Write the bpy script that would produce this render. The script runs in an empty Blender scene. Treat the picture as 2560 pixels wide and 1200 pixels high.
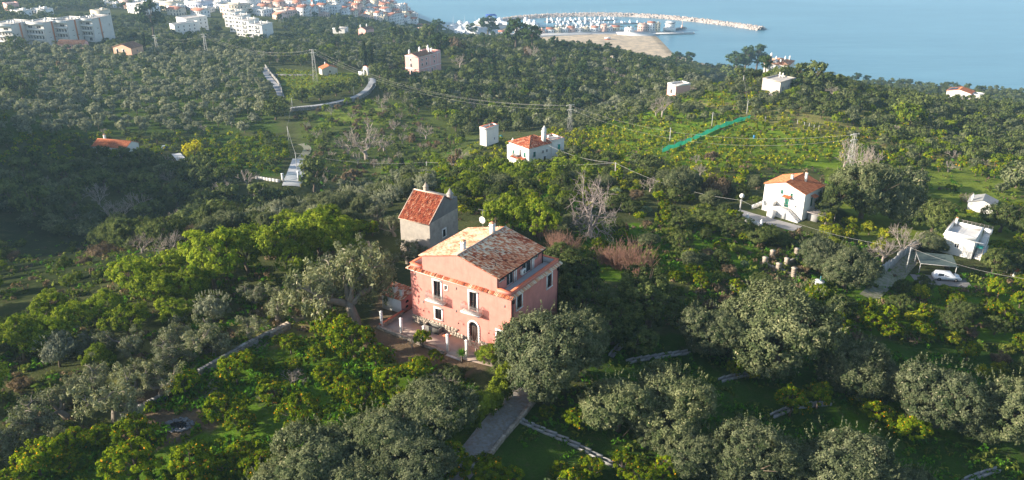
import bpy, math, random
import numpy as np
from mathutils import Vector, Matrix

# ------------------------------------------------------------------ camera, sky, sun, exposure
PITCH, FOC, CAMZ = math.radians(23.75), 2000.0, 165.0
SUN_AZ, SUN_EL = math.radians(188), math.radians(20)
scene = bpy.context.scene
COL = scene.collection
cam = bpy.data.objects.new('camera', bpy.data.cameras.new('camera'))
cam.data.sensor_width = 36.0
cam.data.lens = 36.0 * FOC / 2560.0
cam.data.clip_start = 0.5
cam.data.clip_end = 60000.0
cam.location = (0, 0, CAMZ)
cam.rotation_euler = (math.pi / 2 - PITCH, 0, 0)
COL.objects.link(cam)
scene.camera = cam
world = bpy.data.worlds.new('World')
scene.world = world
world.use_nodes = True
wn = world.node_tree
wn.nodes.clear()
sky = wn.nodes.new('ShaderNodeTexSky')
sky.sky_type = 'NISHITA'
sky.sun_disc = False
sky.sun_elevation = SUN_EL
sky.sun_rotation = math.pi / 2 - SUN_AZ
sky.air_density = 1.0
sky.dust_density = 1.0
bgn = wn.nodes.new('ShaderNodeBackground')
bgn.inputs['Strength'].default_value = 0.105
wout = wn.nodes.new('ShaderNodeOutputWorld')
wn.links.new(sky.outputs[0], bgn.inputs[0])
wn.links.new(bgn.outputs[0], wout.inputs[0])
sl = bpy.data.lights.new('sun', 'SUN')
sl.energy = 5.0
sl.angle = math.radians(0.55)
sl.color = (1.0, 0.90, 0.76)
sun = bpy.data.objects.new('sun', sl)
sun.rotation_euler = Vector((math.cos(SUN_EL) * math.cos(SUN_AZ), math.cos(SUN_EL) * math.sin(SUN_AZ), math.sin(SUN_EL))).to_track_quat('Z', 'Y').to_euler()
sun.location = (-200, 0, 300)
COL.objects.link(sun)
scene.view_settings.view_transform = 'Standard'
scene.view_settings.look = 'None'
scene.view_settings.exposure = 1.2
scene.view_settings.gamma = 1.0
scene.cycles.max_bounces = 5
scene.cycles.diffuse_bounces = 3
scene.cycles.transmission_bounces = 3
scene.cycles.volume_bounces = 1
scene.cycles.sample_clamp_indirect = 4.0

rng = np.random.default_rng(7)
random.seed(7)
SP, CP = math.sin(PITCH), math.cos(PITCH)

def ray(px, py):
    v = (600 - np.asarray(py, float)) / FOC
    u = (np.asarray(px, float) - 1280) / FOC
    return u, CP + v * SP, -SP + v * CP

def onz(px, py, h):
    x, y, z = ray(px, py)
    t = (h - CAMZ) / z
    return x * t, y * t

def proj(x, y, z):
    dz = z - CAMZ
    d = y * CP - dz * SP
    return 1280 + FOC * x / d, 600 - FOC * (y * SP + dz * CP) / d, d

def inpoly(x, y, poly):
    x = np.asarray(x, float); y = np.asarray(y, float)
    r = np.zeros(x.shape, bool)
    n = len(poly)
    for i in range(n):
        x0, y0 = poly[i]; x1, y1 = poly[(i + 1) % n]
        if y0 == y1:
            continue
        c = ((y0 > y) != (y1 > y)) & (x < (x1 - x0) * (y - y0) / (y1 - y0) + x0)
        r ^= c
    return r

def polydist(x, y, pts, closed=True):
    d = np.full(np.shape(x), 1e9)
    n = len(pts)
    for i in range(n if closed else n - 1):
        ax, ay = pts[i]; bx, by = pts[(i + 1) % n]
        dx, dy = bx - ax, by - ay
        t = np.clip(((x - ax) * dx + (y - ay) * dy) / (dx * dx + dy * dy + 1e-9), 0, 1)
        d = np.minimum(d, np.hypot(x - ax - t * dx, y - ay - t * dy))
    return d

def sm(a, b, x):
    t = np.clip((x - a) / (b - a), 0, 1)
    return t * t * (3 - 2 * t)

def vnoise(x, y, s, seed=0):
    """smooth value noise, -1..1"""
    r = np.random.default_rng(seed).random((256, 256)) * 2 - 1
    x = np.asarray(x) / s; y = np.asarray(y) / s
    xi = np.floor(x).astype(int); yi = np.floor(y).astype(int)
    fx = x - xi; fy = y - yi
    fx = fx * fx * (3 - 2 * fx); fy = fy * fy * (3 - 2 * fy)
    g = lambda i, j: r[j % 256, i % 256]
    return (g(xi, yi) * (1 - fx) + g(xi + 1, yi) * fx) * (1 - fy) + (g(xi, yi + 1) * (1 - fx) + g(xi + 1, yi + 1) * fx) * fy

# ------------------------------------------------------------------ terrain heights
CTRL = [
 (0,1190,112),(640,1190,113),(1250,1190,113),(1900,1190,109),(2500,1190,105.5),(1280,1500,113),(-500,1500,111),(3200,1500,104),(4500,900,100),(-1500,1000,108),
 (0,900,113),(250,960,113.2),(500,930,113.5),(700,840,113.8),(950,830,114),(1200,950,113.7),(1600,900,112),(2000,900,108),(2500,850,103),
 (0,790,112.5),(-300,900,112),(250,700,112),(500,640,111.5),(700,590,111),(850,555,110),(1075,630,111.5),(960,520,107.5),(1150,430,100.5),
 (1320,421,94),(1200,378,93.5),(1290,350,91),(1230,470,104),(1400,560,110),
 (100,640,90),(0,570,86.5),(300,605,88),(400,545,85),(560,560,87),(-300,640,90),(850,480,84),(750,525,86),(1000,400,82),(1150,342,79.5),(1100,300,79),(1350,305,74.5),(1500,275,71),(1620,245,68),(1750,200,58),
 (740,455,89),(740,390,87),(450,420,81.5),(290,385,80.5),(100,380,80),(0,470,83),(600,350,79.5),(300,250,78.5),(0,200,79),(100,130,79),(620,140,74),(850,190,76),(700,180,76),(740,270,79),
 (900,232,76.5),(940,205,74),(1055,192,69),(850,300,80),(1000,270,77),(1200,140,66),(1300,240,70),(1200,200,69),(1500,170,62),(1600,155,54),(1400,115,50),(1250,110,50),(900,105,61),(700,112,65),
 (450,95,65),(130,112,76.5),(300,60,66),(0,60,76),(0,15,70),(200,0,60),(500,30,58),(620,45,56),(800,45,48),(900,60,45),(1000,72,20),(1040,45,14),(950,20,26),(800,10,40),(600,0,46),(-400,60,80),(-400,300,82),(-500,0,80),
 (1120,100,30),(1250,98,22),
 (1400,395,96.5),(1450,450,101.5),(1600,480,104.5),(1700,560,106.5),(1960,560,104.2),(1850,420,99),(1750,360,94.5),(1600,345,91),(1470,318,86),(1580,275,82),(1690,245,84),(1800,212,84),(1955,243,88),(1950,195,87),
 (2050,300,90),(1900,290,90.5),(2200,330,87),(2150,450,96),(2400,420,92.5),(2540,500,95),(2420,645,101.8),(2300,700,103),(2540,700,101),(2100,620,104.5),(1800,700,109.5),(2400,300,78),(2410,260,67),(2220,240,70),(2060,215,75),
 (2560,300,72),(2560,380,85),(2900,600,96),(2900,320,70),(3600,500,80),
]
PADS = []   # x, y, yaw, half width, half depth, elevation, falloff
COASTPX = [(940,-60),(955,0),(990,22),(1030,42),(1050,58),(1110,64),(1150,62),(1200,57),(1243,52),(1262,60),(1275,84),(1300,86),(1450,82),(1560,79),(1625,82),(1652,98),(1680,130),(1735,152),(1800,170),(1900,180),(2100,203),(2300,216),(2560,232),(3000,250),(3700,280)]
cpx = [tuple(float(v) for v in onz(p, q, 0)) for p, q in COASTPX]
LAND = [(300.0-1500, 3400.0)] + [(-420.0, 2600.0), (-300.0, 1700.0)] + cpx + [(2600, 500), (6000, -400), (6000, -6000), (-9000, -6000), (-9000, 3400)]
BEACH = [tuple(float(v) for v in onz(p, q, 0)) for p, q in [(1300,86),(1450,82),(1600,80),(1650,98),(1680,130)]]

def tps_fit():
    c = np.array([[*onz(p, q, h), h] for p, q, h in CTRL], float)
    extra = [(-1500, -500, 112), (1500, -500, 100), (0, -600, 115), (-2500, 1500, 90), (-1500, 2600, 90), (-900, 1500, 60), (-450, 1250, 40), (-300, 1100, 40)]
    for q, a, b2 in ((1900, 45, 20), (2050, 45, 18), (2300, 38, 12), (2560, 34, 8), (2900, 36, 10), (3400, 40, 20)):
        extra += [((q - 1280) / 2000 * 480, 490, a), ((q - 1280) / 2000 * 600, 610, b2)]
    c = np.vstack([c, extra])
    xy = c[:, :2] / 100.0
    n = len(c)
    d = np.hypot(*(xy[:, None] - xy[None]).transpose(2, 0, 1))
    K = np.where(d > 0, d * d * np.log(d + 1e-12), 0) + np.eye(n) * 0.004
    Pm = np.c_[np.ones(n), xy]
    A = np.block([[K, Pm], [Pm.T, np.zeros((3, 3))]])
    w = np.linalg.solve(A, np.r_[c[:, 2], 0, 0, 0])
    return xy, w
TXY, TW = tps_fit()

def tps(x, y):
    x = x / 100.0; y = y / 100.0
    r = TW[-3] + TW[-2] * x + TW[-1] * y
    for (cx, cy), w in zip(TXY, TW[:-3]):
        d2 = (x - cx) ** 2 + (y - cy) ** 2
        r = r + w * 0.5 * d2 * np.log(d2 + 1e-12)
    return r

def axis(c0, c1, step, lo, hi, g):
    mid = list(np.arange(c0, c1 + 1e-6, step))
    a = []; s = step; v = c1
    while v < hi:
        s *= g; v += s; a.append(v)
    b = []; s = step; v = c0
    while v > lo:
        s *= g; v -= s; b.append(v)
    return np.array(b[::-1] + mid + a)
GX = axis(-62, 82, 0.9, -8000, 8000, 1.034)
GY = axis(58, 165, 0.9, -5000, 3300, 1.02)
MX, MY = np.meshgrid(GX, GY)

# local frame of the villa: origin at the near corner, u to the left along the front, v away from the camera
VA = np.array([math.cos(math.radians(147.1)), math.sin(math.radians(147.1))])
VB = np.array([-VA[1] * -1, VA[0] * -1])
VB = np.array([math.cos(math.radians(57.1)), math.sin(math.radians(57.1))])
VP0 = np.array([-0.10, 81.79])
VZ = 114.0
def vxy(u, v):
    q = VP0 + VA * u + VB * v
    return float(q[0]), float(q[1])

def build_heights():
    H = tps(MX, MY)
    far = np.hypot(MX, MY - 400)
    H = H * (1 - sm(1500, 3500, far)) + 60 * sm(1500, 3500, far)
    H += vnoise(MX, MY, 23, 1) * 0.5 * sm(120, 260, MY) + vnoise(MX, MY, 9, 2) * 0.16 + vnoise(MX, MY, 3.3, 3) * 0.05
    H += 58 * np.exp(-((MX + 240) / 44) ** 2 / 2 - ((MY - 185) / 62) ** 2 / 2)  # unseen hill added beyond the left edge to shade the ravine
    H = np.clip(H, 3, 150)
    for (x, y, yaw, hw, hd, z, fo) in PADS:
        m = (abs(MX - x) < hw + hd + fo + 5) & (abs(MY - y) < hw + hd + fo + 5)
        dx, dy = MX[m] - x, MY[m] - y
        c, s = math.cos(yaw), math.sin(yaw)
        lx, ly = abs(dx * c + dy * s) - hw, abs(-dx * s + dy * c) - hd
        d = np.hypot(np.maximum(lx, 0), np.maximum(ly, 0))
        k = 1 - sm(0, fo, d)
        H[m] = H[m] * (1 - k) + z * k
    inside = inpoly(MX, MY, LAND)
    dc = polydist(MX, MY, LAND)
    db = polydist(MX, MY, BEACH, closed=False)
    db2 = np.clip(db, 0, 400)
    slope = 0.02 + 0.55 * sm(60, 190, db2)
    cap = 0.35 + dc * slope + np.maximum(dc - 120, 0) * 0.5
    H = np.where(inside, np.minimum(H, cap), -0.25 - dc * 0.12)
    H = np.maximum(H, -25)
    return H

def height(x, y):
    x = np.asarray(x, float); y = np.asarray(y, float)
    i = np.clip(np.searchsorted(GX, x) - 1, 0, len(GX) - 2)
    j = np.clip(np.searchsorted(GY, y) - 1, 0, len(GY) - 2)
    fx = np.clip((x - GX[i]) / (GX[i + 1] - GX[i]), 0, 1)
    fy = np.clip((y - GY[j]) / (GY[j + 1] - GY[j]), 0, 1)
    return (HG[j, i] * (1 - fx) + HG[j, i + 1] * fx) * (1 - fy) + (HG[j + 1, i] * (1 - fx) + HG[j + 1, i + 1] * fx) * fy

TS = 40 * 1.006 ** np.arange(760)
def ground(px, py):
    """first point of the terrain seen through a photo pixel -> x, y, z arrays"""
    px = np.atleast_1d(np.asarray(px, float)); py = np.atleast_1d(np.asarray(py, float))
    rx, ry, rz = ray(px, py)
    rx = rx + 0 * ry
    hit = np.full(px.shape, TS[-1]); prev = np.full(px.shape, TS[0]); done = np.zeros(px.shape, bool)
    for k in range(0, len(TS)):
        t = TS[k]
        below = (CAMZ + rz * t) < np.maximum(height(rx * t, ry * t), 0)
        new = below & ~done
        hit[new] = t; prev[new] = TS[max(k - 1, 0)]
        done |= below
        if done.all():
            break
    lo, hi = prev, hit
    for _ in range(12):
        m = (lo + hi) / 2
        b = (CAMZ + rz * m) < np.maximum(height(rx * m, ry * m), 0)
        hi = np.where(b, m, hi); lo = np.where(b, lo, m)
    return rx * hi, ry * hi, CAMZ + rz * hi

def gpt(px, py):
    x, y, z = ground([px], [py])
    return float(x[0]), float(y[0]), float(z[0])
# ------------------------------------------------------------------ materials
MATS = {}
def _nt(name):
    m = bpy.data.materials.new(name)
    m.use_nodes = True
    nt = m.node_tree
    nt.nodes.clear()
    out = nt.nodes.new('ShaderNodeOutputMaterial')
    return m, nt, out
def N(nt, t, **kw):
    n = nt.nodes.new(t)
    for k, v in kw.items():
        if k.startswith('i_'):
            n.inputs[k[2:].replace('_', ' ')].default_value = v
        else:
            setattr(n, k, v)
    return n
def c4(c):
    return (c[0], c[1], c[2], 1.0)
def mixc(nt, fac, a, b, mode='MIX'):
    n = nt.nodes.new('ShaderNodeMix')
    n.data_type = 'RGBA'
    n.blend_type = mode
    for s, v in ((n.inputs[0], fac), (n.inputs[6], a), (n.inputs[7], b)):
        if isinstance(v, (int, float)):
            s.default_value = v
        elif isinstance(v, tuple):
            s.default_value = c4(v)
        else:
            nt.links.new(v, s)
    return n.outputs[2]
def ramp(nt, src, a, b):
    n = nt.nodes.new('ShaderNodeMapRange')
    n.inputs['From Min'].default_value = a
    n.inputs['From Max'].default_value = b
    nt.links.new(src, n.inputs['Value'])
    return n.outputs[0]
def noise(nt, vec, scale, detail=4, rough=0.6):
    n = N(nt, 'ShaderNodeTexNoise')
    n.inputs['Scale'].default_value = scale
    n.inputs['Detail'].default_value = detail
    n.inputs['Roughness'].default_value = rough
    if vec is not None:
        nt.links.new(vec, n.inputs['Vector'])
    return n.outputs['Fac']

def surf(name, col, rough=0.85, var=0.25, scale=1.2, stain=None, stain_amt=0.5, bump=0.3, bscale=14, tint=0.0, metal=0.0, col2=None, objvar=0.0, streak=False):
    """plaster, stone, tile, metal...: base colour broken by two noises, stains, a bump and a per-face tint"""
    if name in MATS:
        return MATS[name]
    m, nt, out = _nt(name)
    tc = N(nt, 'ShaderNodeTexCoord')
    vec = tc.outputs['Object']
    b = N(nt, 'ShaderNodeBsdfPrincipled', i_Roughness=rough, i_Metallic=metal)
    b.inputs['Specular IOR Level'].default_value = 0.25
    dark = tuple(c * (1 - var) for c in col); lite = tuple(min(1, c * (1 + var * 0.6)) for c in col)
    c = mixc(nt, ramp(nt, noise(nt, vec, scale, 6, 0.65), 0.3, 0.7), dark, lite)
    if col2:
        c = mixc(nt, ramp(nt, noise(nt, vec, scale * 2.3, 3), 0.45, 0.62), c, col2)
    if stain:
        v2 = vec
        if streak:
            mp = N(nt, 'ShaderNodeMapping')
            mp.inputs['Scale'].default_value = (2.2, 2.2, 0.35)
            nt.links.new(vec, mp.inputs['Vector'])
            v2 = mp.outputs[0]
        f = ramp(nt, noise(nt, v2, scale * 0.9, 8, 0.75), 0.5, 0.72)
        mm = N(nt, 'ShaderNodeMath', operation='MULTIPLY')
        mm.inputs[1].default_value = stain_amt
        nt.links.new(f, mm.inputs[0])
        c = mixc(nt, mm.outputs[0], c, stain)
    if tint:
        at = N(nt, 'ShaderNodeAttribute', attribute_name='tint')
        f = ramp(nt, at.outputs['Fac'], 0, 1)
        t = mixc(nt, f, tuple([1 - tint] * 3), tuple([1 + tint * 0.7] * 3))
        c = mixc(nt, 1.0, c, t, 'MULTIPLY')
    if objvar:
        oi = N(nt, 'ShaderNodeObjectInfo')
        t = mixc(nt, oi.outputs['Random'], tuple([1 - objvar] * 3), tuple([1 + objvar * 0.5] * 3))
        c = mixc(nt, 1.0, c, t, 'MULTIPLY')
    nt.links.new(c, b.inputs['Base Color'])
    if bump:
        bp = N(nt, 'ShaderNodeBump', i_Strength=bump, i_Distance=0.05)
        nt.links.new(noise(nt, vec, bscale, 5), bp.inputs['Height'])
        nt.links.new(bp.outputs[0], b.inputs['Normal'])
    nt.links.new(b.outputs[0], out.inputs[0])
    MATS[name] = m
    return m

def tilemat(name, cols, dirt=0.25):
    """clay roof tiles: each tile takes its colour from its tint"""
    if name in MATS:
        return MATS[name]
    m, nt, out = _nt(name)
    at = N(nt, 'ShaderNodeAttribute', attribute_name='tint')
    cr = N(nt, 'ShaderNodeValToRGB')
    e = cr.color_ramp
    e.interpolation = 'LINEAR'
    while len(e.elements) < len(cols):
        e.elements.new(0.5)
    for i, c in enumerate(cols):
        e.elements[i].position = i / (len(cols) - 1)
        e.elements[i].color = c4(c)
    nt.links.new(at.outputs['Fac'], cr.inputs[0])
    tc = N(nt, 'ShaderNodeTexCoord')
    c = mixc(nt, ramp(nt, noise(nt, tc.outputs['Object'], 1.1, 6), 0.42, 0.8), cr.outputs[0], (0.10, 0.075, 0.05))
    c = mixc(nt, dirt, cr.outputs[0], c)
    b = N(nt, 'ShaderNodeBsdfPrincipled', i_Roughness=0.85)
    b.inputs['Specular IOR Level'].default_value = 0.2
    nt.links.new(c, b.inputs['Base Color'])
    nt.links.new(b.outputs[0], out.inputs[0])
    MATS[name] = m
    return m

def leafmat(name, a, bcol, c=None, trans=0.28, var=0.28, gloss=0.0):
    """leaves: dark leaf -> pale leaf by per-leaf tint (leaf age, some painted light), third colour for the last few per cent (fruit, dead leaves)"""
    m, nt, out = _nt(name)
    at = N(nt, 'ShaderNodeAttribute', attribute_name='tint')
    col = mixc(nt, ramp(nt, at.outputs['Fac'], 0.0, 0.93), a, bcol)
    if c:
        col = mixc(nt, ramp(nt, at.outputs['Fac'], 0.955, 0.965), col, c)
    oi = N(nt, 'ShaderNodeObjectInfo')
    t = mixc(nt, oi.outputs['Random'], (1 - var, 1 - var, 1 - var * 0.7), (1 + var * 0.9, 1 + var * 0.7, 1 + var * 0.3))
    col = mixc(nt, 1.0, col, t, 'MULTIPLY')
    d = N(nt, 'ShaderNodeBsdfDiffuse')
    tr = N(nt, 'ShaderNodeBsdfTranslucent')
    tcol = mixc(nt, 1.0, col, (1.25, 1.3, 0.7), 'MULTIPLY')
    mx = N(nt, 'ShaderNodeMixShader')
    mx.inputs[0].default_value = trans
    nt.links.new(col, d.inputs[0]); nt.links.new(tcol, tr.inputs[0])
    nt.links.new(d.outputs[0], mx.inputs[1]); nt.links.new(tr.outputs[0], mx.inputs[2])
    last = mx
    if gloss:
        g = N(nt, 'ShaderNodeBsdfGlossy')
        g.inputs['Roughness'].default_value = 0.45
        g.inputs[0].default_value = (0.9, 0.95, 1, 1)
        m2 = N(nt, 'ShaderNodeMixShader')
        m2.inputs[0].default_value = gloss
        nt.links.new(mx.outputs[0], m2.inputs[1]); nt.links.new(g.outputs[0], m2.inputs[2])
        last = m2
    nt.links.new(last.outputs[0], out.inputs[0])
    MATS[name] = m
    return m

# ------------------------------------------------------------------ mesh builder
class MB:
    def __init__(s):
        s.v = []; s.f = []; s.m = []; s.t = []; s.n = 0
    def add(s, verts, faces, mat=0, tint=0.5):
        verts = np.asarray(verts, float).reshape(-1, 3)
        s.v.append(verts)
        for f in faces:
            s.f.append([i + s.n for i in f]); s.m.append(mat)
            s.t.append(tint)
        s.n += len(verts)
    def quad(s, a, b, c, d, mat=0, tint=0.5):
        s.add([a, b, c, d], [(0, 1, 2, 3)], mat, tint)
    def box(s, x0, y0, z0, x1, y1, z1, mat=0, tint=0.5):
        s.add([(x0, y0, z0), (x1, y0, z0), (x1, y1, z0), (x0, y1, z0), (x0, y0, z1), (x1, y0, z1), (x1, y1, z1), (x0, y1, z1)],
              [(0, 3, 2, 1), (4, 5, 6, 7), (0, 1, 5, 4), (1, 2, 6, 5), (2, 3, 7, 6), (3, 0, 4, 7)], mat, tint)
    def obox(s, c, size, yaw=0.0, pitch=0.0, roll=0.0, mat=0, tint=0.5, taper=1.0):
        h = np.array(size) / 2.0
        pts = np.array([[-1, -1, -1], [1, -1, -1], [1, 1, -1], [-1, 1, -1], [-1, -1, 1], [1, -1, 1], [1, 1, 1], [-1, 1, 1]], float) * h
        pts[4:, :2] *= taper
        R = np.array(Matrix.Rotation(yaw, 3, 'Z') @ Matrix.Rotation(pitch, 3, 'Y') @ Matrix.Rotation(roll, 3, 'X'))
        s.add(pts @ R.T + np.array(c), [(0, 3, 2, 1), (4, 5, 6, 7), (0, 1, 5, 4), (1, 2, 6, 5), (2, 3, 7, 6), (3, 0, 4, 7)], mat, tint)
    def tube(s, pts, radii, seg=6, mat=0, tint=0.5, cap=True):
        pts = np.asarray(pts, float)
        n = len(pts)
        if np.isscalar(radii):
            radii = [radii] * n
        tang = np.gradient(pts, axis=0) if n > 2 else np.repeat([pts[-1] - pts[0]], n, 0)
        tang = tang / (np.linalg.norm(tang, axis=1)[:, None] + 1e-9)
        up = np.array([0, 0, 1.0]) if abs(tang[0][2]) < 0.9 else np.array([1.0, 0, 0])
        vs = []
        for i in range(n):
            a = np.cross(tang[i], up); a /= np.linalg.norm(a) + 1e-9
            b = np.cross(tang[i], a)
            for k in range(seg):
                w = 2 * math.pi * k / seg
                vs.append(pts[i] + radii[i] * (math.cos(w) * a + math.sin(w) * b))
        fs = []
        for i in range(n - 1):
            for k in range(seg):
                k2 = (k + 1) % seg
                fs.append((i * seg + k, i * seg + k2, (i + 1) * seg + k2, (i + 1) * seg + k))
        if cap:
            fs.append(tuple(range(seg))[::-1]); fs.append(tuple((n - 1) * seg + k for k in range(seg)))
        s.add(vs, fs, mat, tint)
    def cyl(s, x, y, z0, z1, r0, r1=None, seg=12, mat=0, tint=0.5):
        s.tube([(x, y, z0), (x, y, z1)], [r0, r0 if r1 is None else r1], seg, mat, tint)
    def prism(s, poly, y0, y1, mat=0, tint=0.5):
        """polygon in x,z extruded along y"""
        n = len(poly)
        vs = [(p[0], y0, p[1]) for p in poly] + [(p[0], y1, p[1]) for p in poly]
        fs = [tuple(range(n)), tuple(range(2 * n - 1, n - 1, -1))] + [(i, i + n, (i + 1) % n + n, (i + 1) % n) for i in range(n)]
        s.add(vs, fs, mat, tint)
    def mesh(s, name, mats, smooth=False):
        v = np.concatenate(s.v) if s.v else np.zeros((0, 3))
        me = bpy.data.meshes.new(name)
        lens = np.fromiter((len(f) for f in s.f), int, len(s.f))
        idx = np.fromiter((i for f in s.f for i in f), int, int(lens.sum()))
        return raw_mesh(name, v, idx, lens, mats, np.array(s.m), np.array(s.t, float), smooth, me)

def raw_mesh(name, v, idx, lens, mats, mi=None, tint=None, smooth=False, me=None):
    me = me or bpy.data.meshes.new(name)
    me.vertices.add(len(v)); me.loops.add(len(idx)); me.polygons.add(len(lens))
    me.vertices.foreach_set('co', np.asarray(v, np.float32).ravel())
    me.loops.foreach_set('vertex_index', np.asarray(idx, np.int32))
    st = np.zeros(len(lens), np.int32); st[1:] = np.cumsum(lens)[:-1]
    me.polygons.foreach_set('loop_start', st)
    if not isinstance(mats, (list, tuple)):
        mats = [mats]
    for m in mats:
        me.materials.append(m)
    if mi is not None and len(mats) > 1:
        me.polygons.foreach_set('material_index', np.asarray(mi, np.int32))
    if tint is not None:
        at = me.attributes.new('tint', 'FLOAT', 'FACE')
        at.data.foreach_set('value', np.asarray(tint, np.float32))
    me.update(calc_edges=True)
    if smooth:
        me.polygons.foreach_set('use_smooth', np.ones(len(lens), bool))
    me.validate()
    return me

def ob(name, mesh, parent=None, loc=None, kind=None, label=None, cat=None, group=None, yaw=None):
    o = bpy.data.objects.new(name, mesh)
    COL.objects.link(o)
    if parent is not None:
        o.parent = parent
    if loc is not None:
        o.location = loc
    if yaw is not None:
        o.rotation_euler = (0, 0, yaw)
    if kind or cat: o['kind'] = kind or 'thing'
    if label: o['label'] = label
    if cat: o['category'] = cat
    if group: o['group'] = group
    return o

def thing(name, loc, yaw, label, cat, group=None):
    return ob(name, None, None, loc, None, label, cat, group, yaw)

def part(name, b, mats, parent, kind=None, label=None, smooth=False, loc=None):
    return ob(name, b.mesh(name, mats, smooth), parent, loc, kind, label)
# ------------------------------------------------------------------ foliage prototypes
def unit(n, r):
    v = r.normal(size=(n, 3)); return v / np.linalg.norm(v, axis=1)[:, None]

def leaves(centers, rad, count, size, r, outc=None, elong=1.0, up=0.0, flat=0.5, tint_c=None, tint_j=0.25, shell=0.55, squash=0.8):
    """quads spread through clumps; -> verts, idx, tint"""
    n = len(centers)
    ci = np.repeat(np.arange(n), count)
    d = unit(len(ci), r)
    rr = (shell + (1 - shell) * r.random(len(ci))) ** 1.0
    rd = rad[ci] if np.ndim(rad) else rad
    p = centers[ci] + d * (rr * rd)[:, None] * np.array([1, 1, squash])
    oc = outc if outc is not None else centers.mean(0)
    out = p - oc
    out /= np.linalg.norm(out, axis=1)[:, None] + 1e-9
    nrm = d * 0.7 + out * flat + unit(len(ci), r) * 0.7 + np.array([0, 0, 0.15])
    nrm /= np.linalg.norm(nrm, axis=1)[:, None]
    tg = unit(len(ci), r) + np.array([0, 0, up]) + out * up * 0.5
    tg -= nrm * (tg * nrm).sum(1)[:, None]
    tg /= np.linalg.norm(tg, axis=1)[:, None] + 1e-9
    bt = np.cross(nrm, tg)
    s = size * (0.6 + 0.8 * r.random(len(ci)))[:, None] * 0.5
    a = tg * s * elong; b = bt * s
    q = np.stack([p - a, p + b * 0.9 - a * 0.1, p + a, p - b * 0.9 + a * 0.1], 1)
    tc = (tint_c[ci] if tint_c is not None else 0.5)
    t = np.clip(tc + (r.random(len(ci)) - 0.5) * 2 * tint_j, 0, 0.93)
    return q.reshape(-1, 3), t

def crown_centers(R, Hh, base, n, r, kind='round', lobes=0, hollow=0.35):
    """clump centres spread over an uneven ellipsoid crown standing on z=base"""
    out = []
    lob = unit(7, r)
    if kind == 'lobed':
        m = 7
        a = np.arange(m) * 2.4 + r.random(m); q = np.sqrt((np.arange(m) + .4) / m) * 0.56
        sc = np.c_[np.cos(a) * q, np.sin(a) * q, r.uniform(-.28, .38, m) - q * .25]
        sr = r.uniform(.42, .60, m)
        while len(out) < n:
            j = r.integers(0, m); d = unit(1, r)[0]
            if d[2] < -0.6: continue
            p = sc[j] + d * sr[j] * (0.72 + 0.28 * r.random())
            if p[2] < -.95 or any(np.linalg.norm((p - sc[k]) / sr[k]) < .66 for k in range(m) if k != j): continue
            out.append(p * np.array([R, R, Hh / 2]) * 1.12 + np.array([0, 0, base + Hh / 2]))
        return np.array(out)
    while len(out) < n:
        d = unit(1, r)[0]
        if kind != 'ball' and d[2] < -0.55:
            continue
        k = hollow + (1 - hollow) * r.random() ** 0.45
        bump = 1.0 + 0.22 * np.max(lob @ d) - 0.16
        p = d * k * bump * np.array([R, R, Hh / 2])
        out.append(p + np.array([0, 0, base + Hh / 2]))
    return np.array(out)

def limbs(b, r, R, Hh, base, trunk_r, n=6, wig=0.25, mat=1, twigs=True):
    z1 = base + Hh * 0.12
    tp = np.array([[0, 0, -0.4], [wig * 0.4, 0, z1 * 0.4], [0, wig * 0.5, z1 * 0.8], [wig * .2, 0, z1]])
    b.tube(tp, [trunk_r * 1.35, trunk_r, trunk_r * 0.85, trunk_r * 0.75], 7, mat)
    for k in range(n):
        a = 2 * math.pi * (k + r.random() * 0.6) / n
        e = 0.5 + 0.8 * r.random()
        tip = np.array([math.cos(a) * R * 0.75 * math.cos(e), math.sin(a) * R * 0.75 * math.cos(e), base + Hh * (0.35 + 0.45 * math.sin(e))])
        mid = tp[-1] * 0.5 + tip * 0.5 + r.normal(size=3) * wig
        b.tube([tp[-1], mid, tip], [trunk_r * 0.55, trunk_r * 0.32, trunk_r * 0.08], 5, mat, cap=False)
        if twigs:
            for q in range(2):
                t2 = mid + (tip - mid) * 0.5 + r.normal(size=3) * R * 0.25
                b.tube([mid, t2], [trunk_r * 0.2, trunk_r * 0.05], 4, mat, cap=False)

def quads_mesh(name, v, t, mats, extra=None):
    n = len(v) // 4
    idx = np.arange(4 * n); lens = np.full(n, 4)
    mi = np.zeros(n, int)
    if extra is not None and extra.n:
        ev = np.concatenate(extra.v)
        el = np.array([len(f) for f in extra.f]); ei = np.array([i for f in extra.f for i in f]) + len(v)
        v = np.concatenate([v, ev]); idx = np.concatenate([idx, ei]); lens = np.concatenate([lens, el])
        mi = np.concatenate([mi, np.array(extra.m)]); t = np.concatenate([t, np.array(extra.t, float)])
    return raw_mesh(name, v, idx, lens, mats, mi, t)

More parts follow.
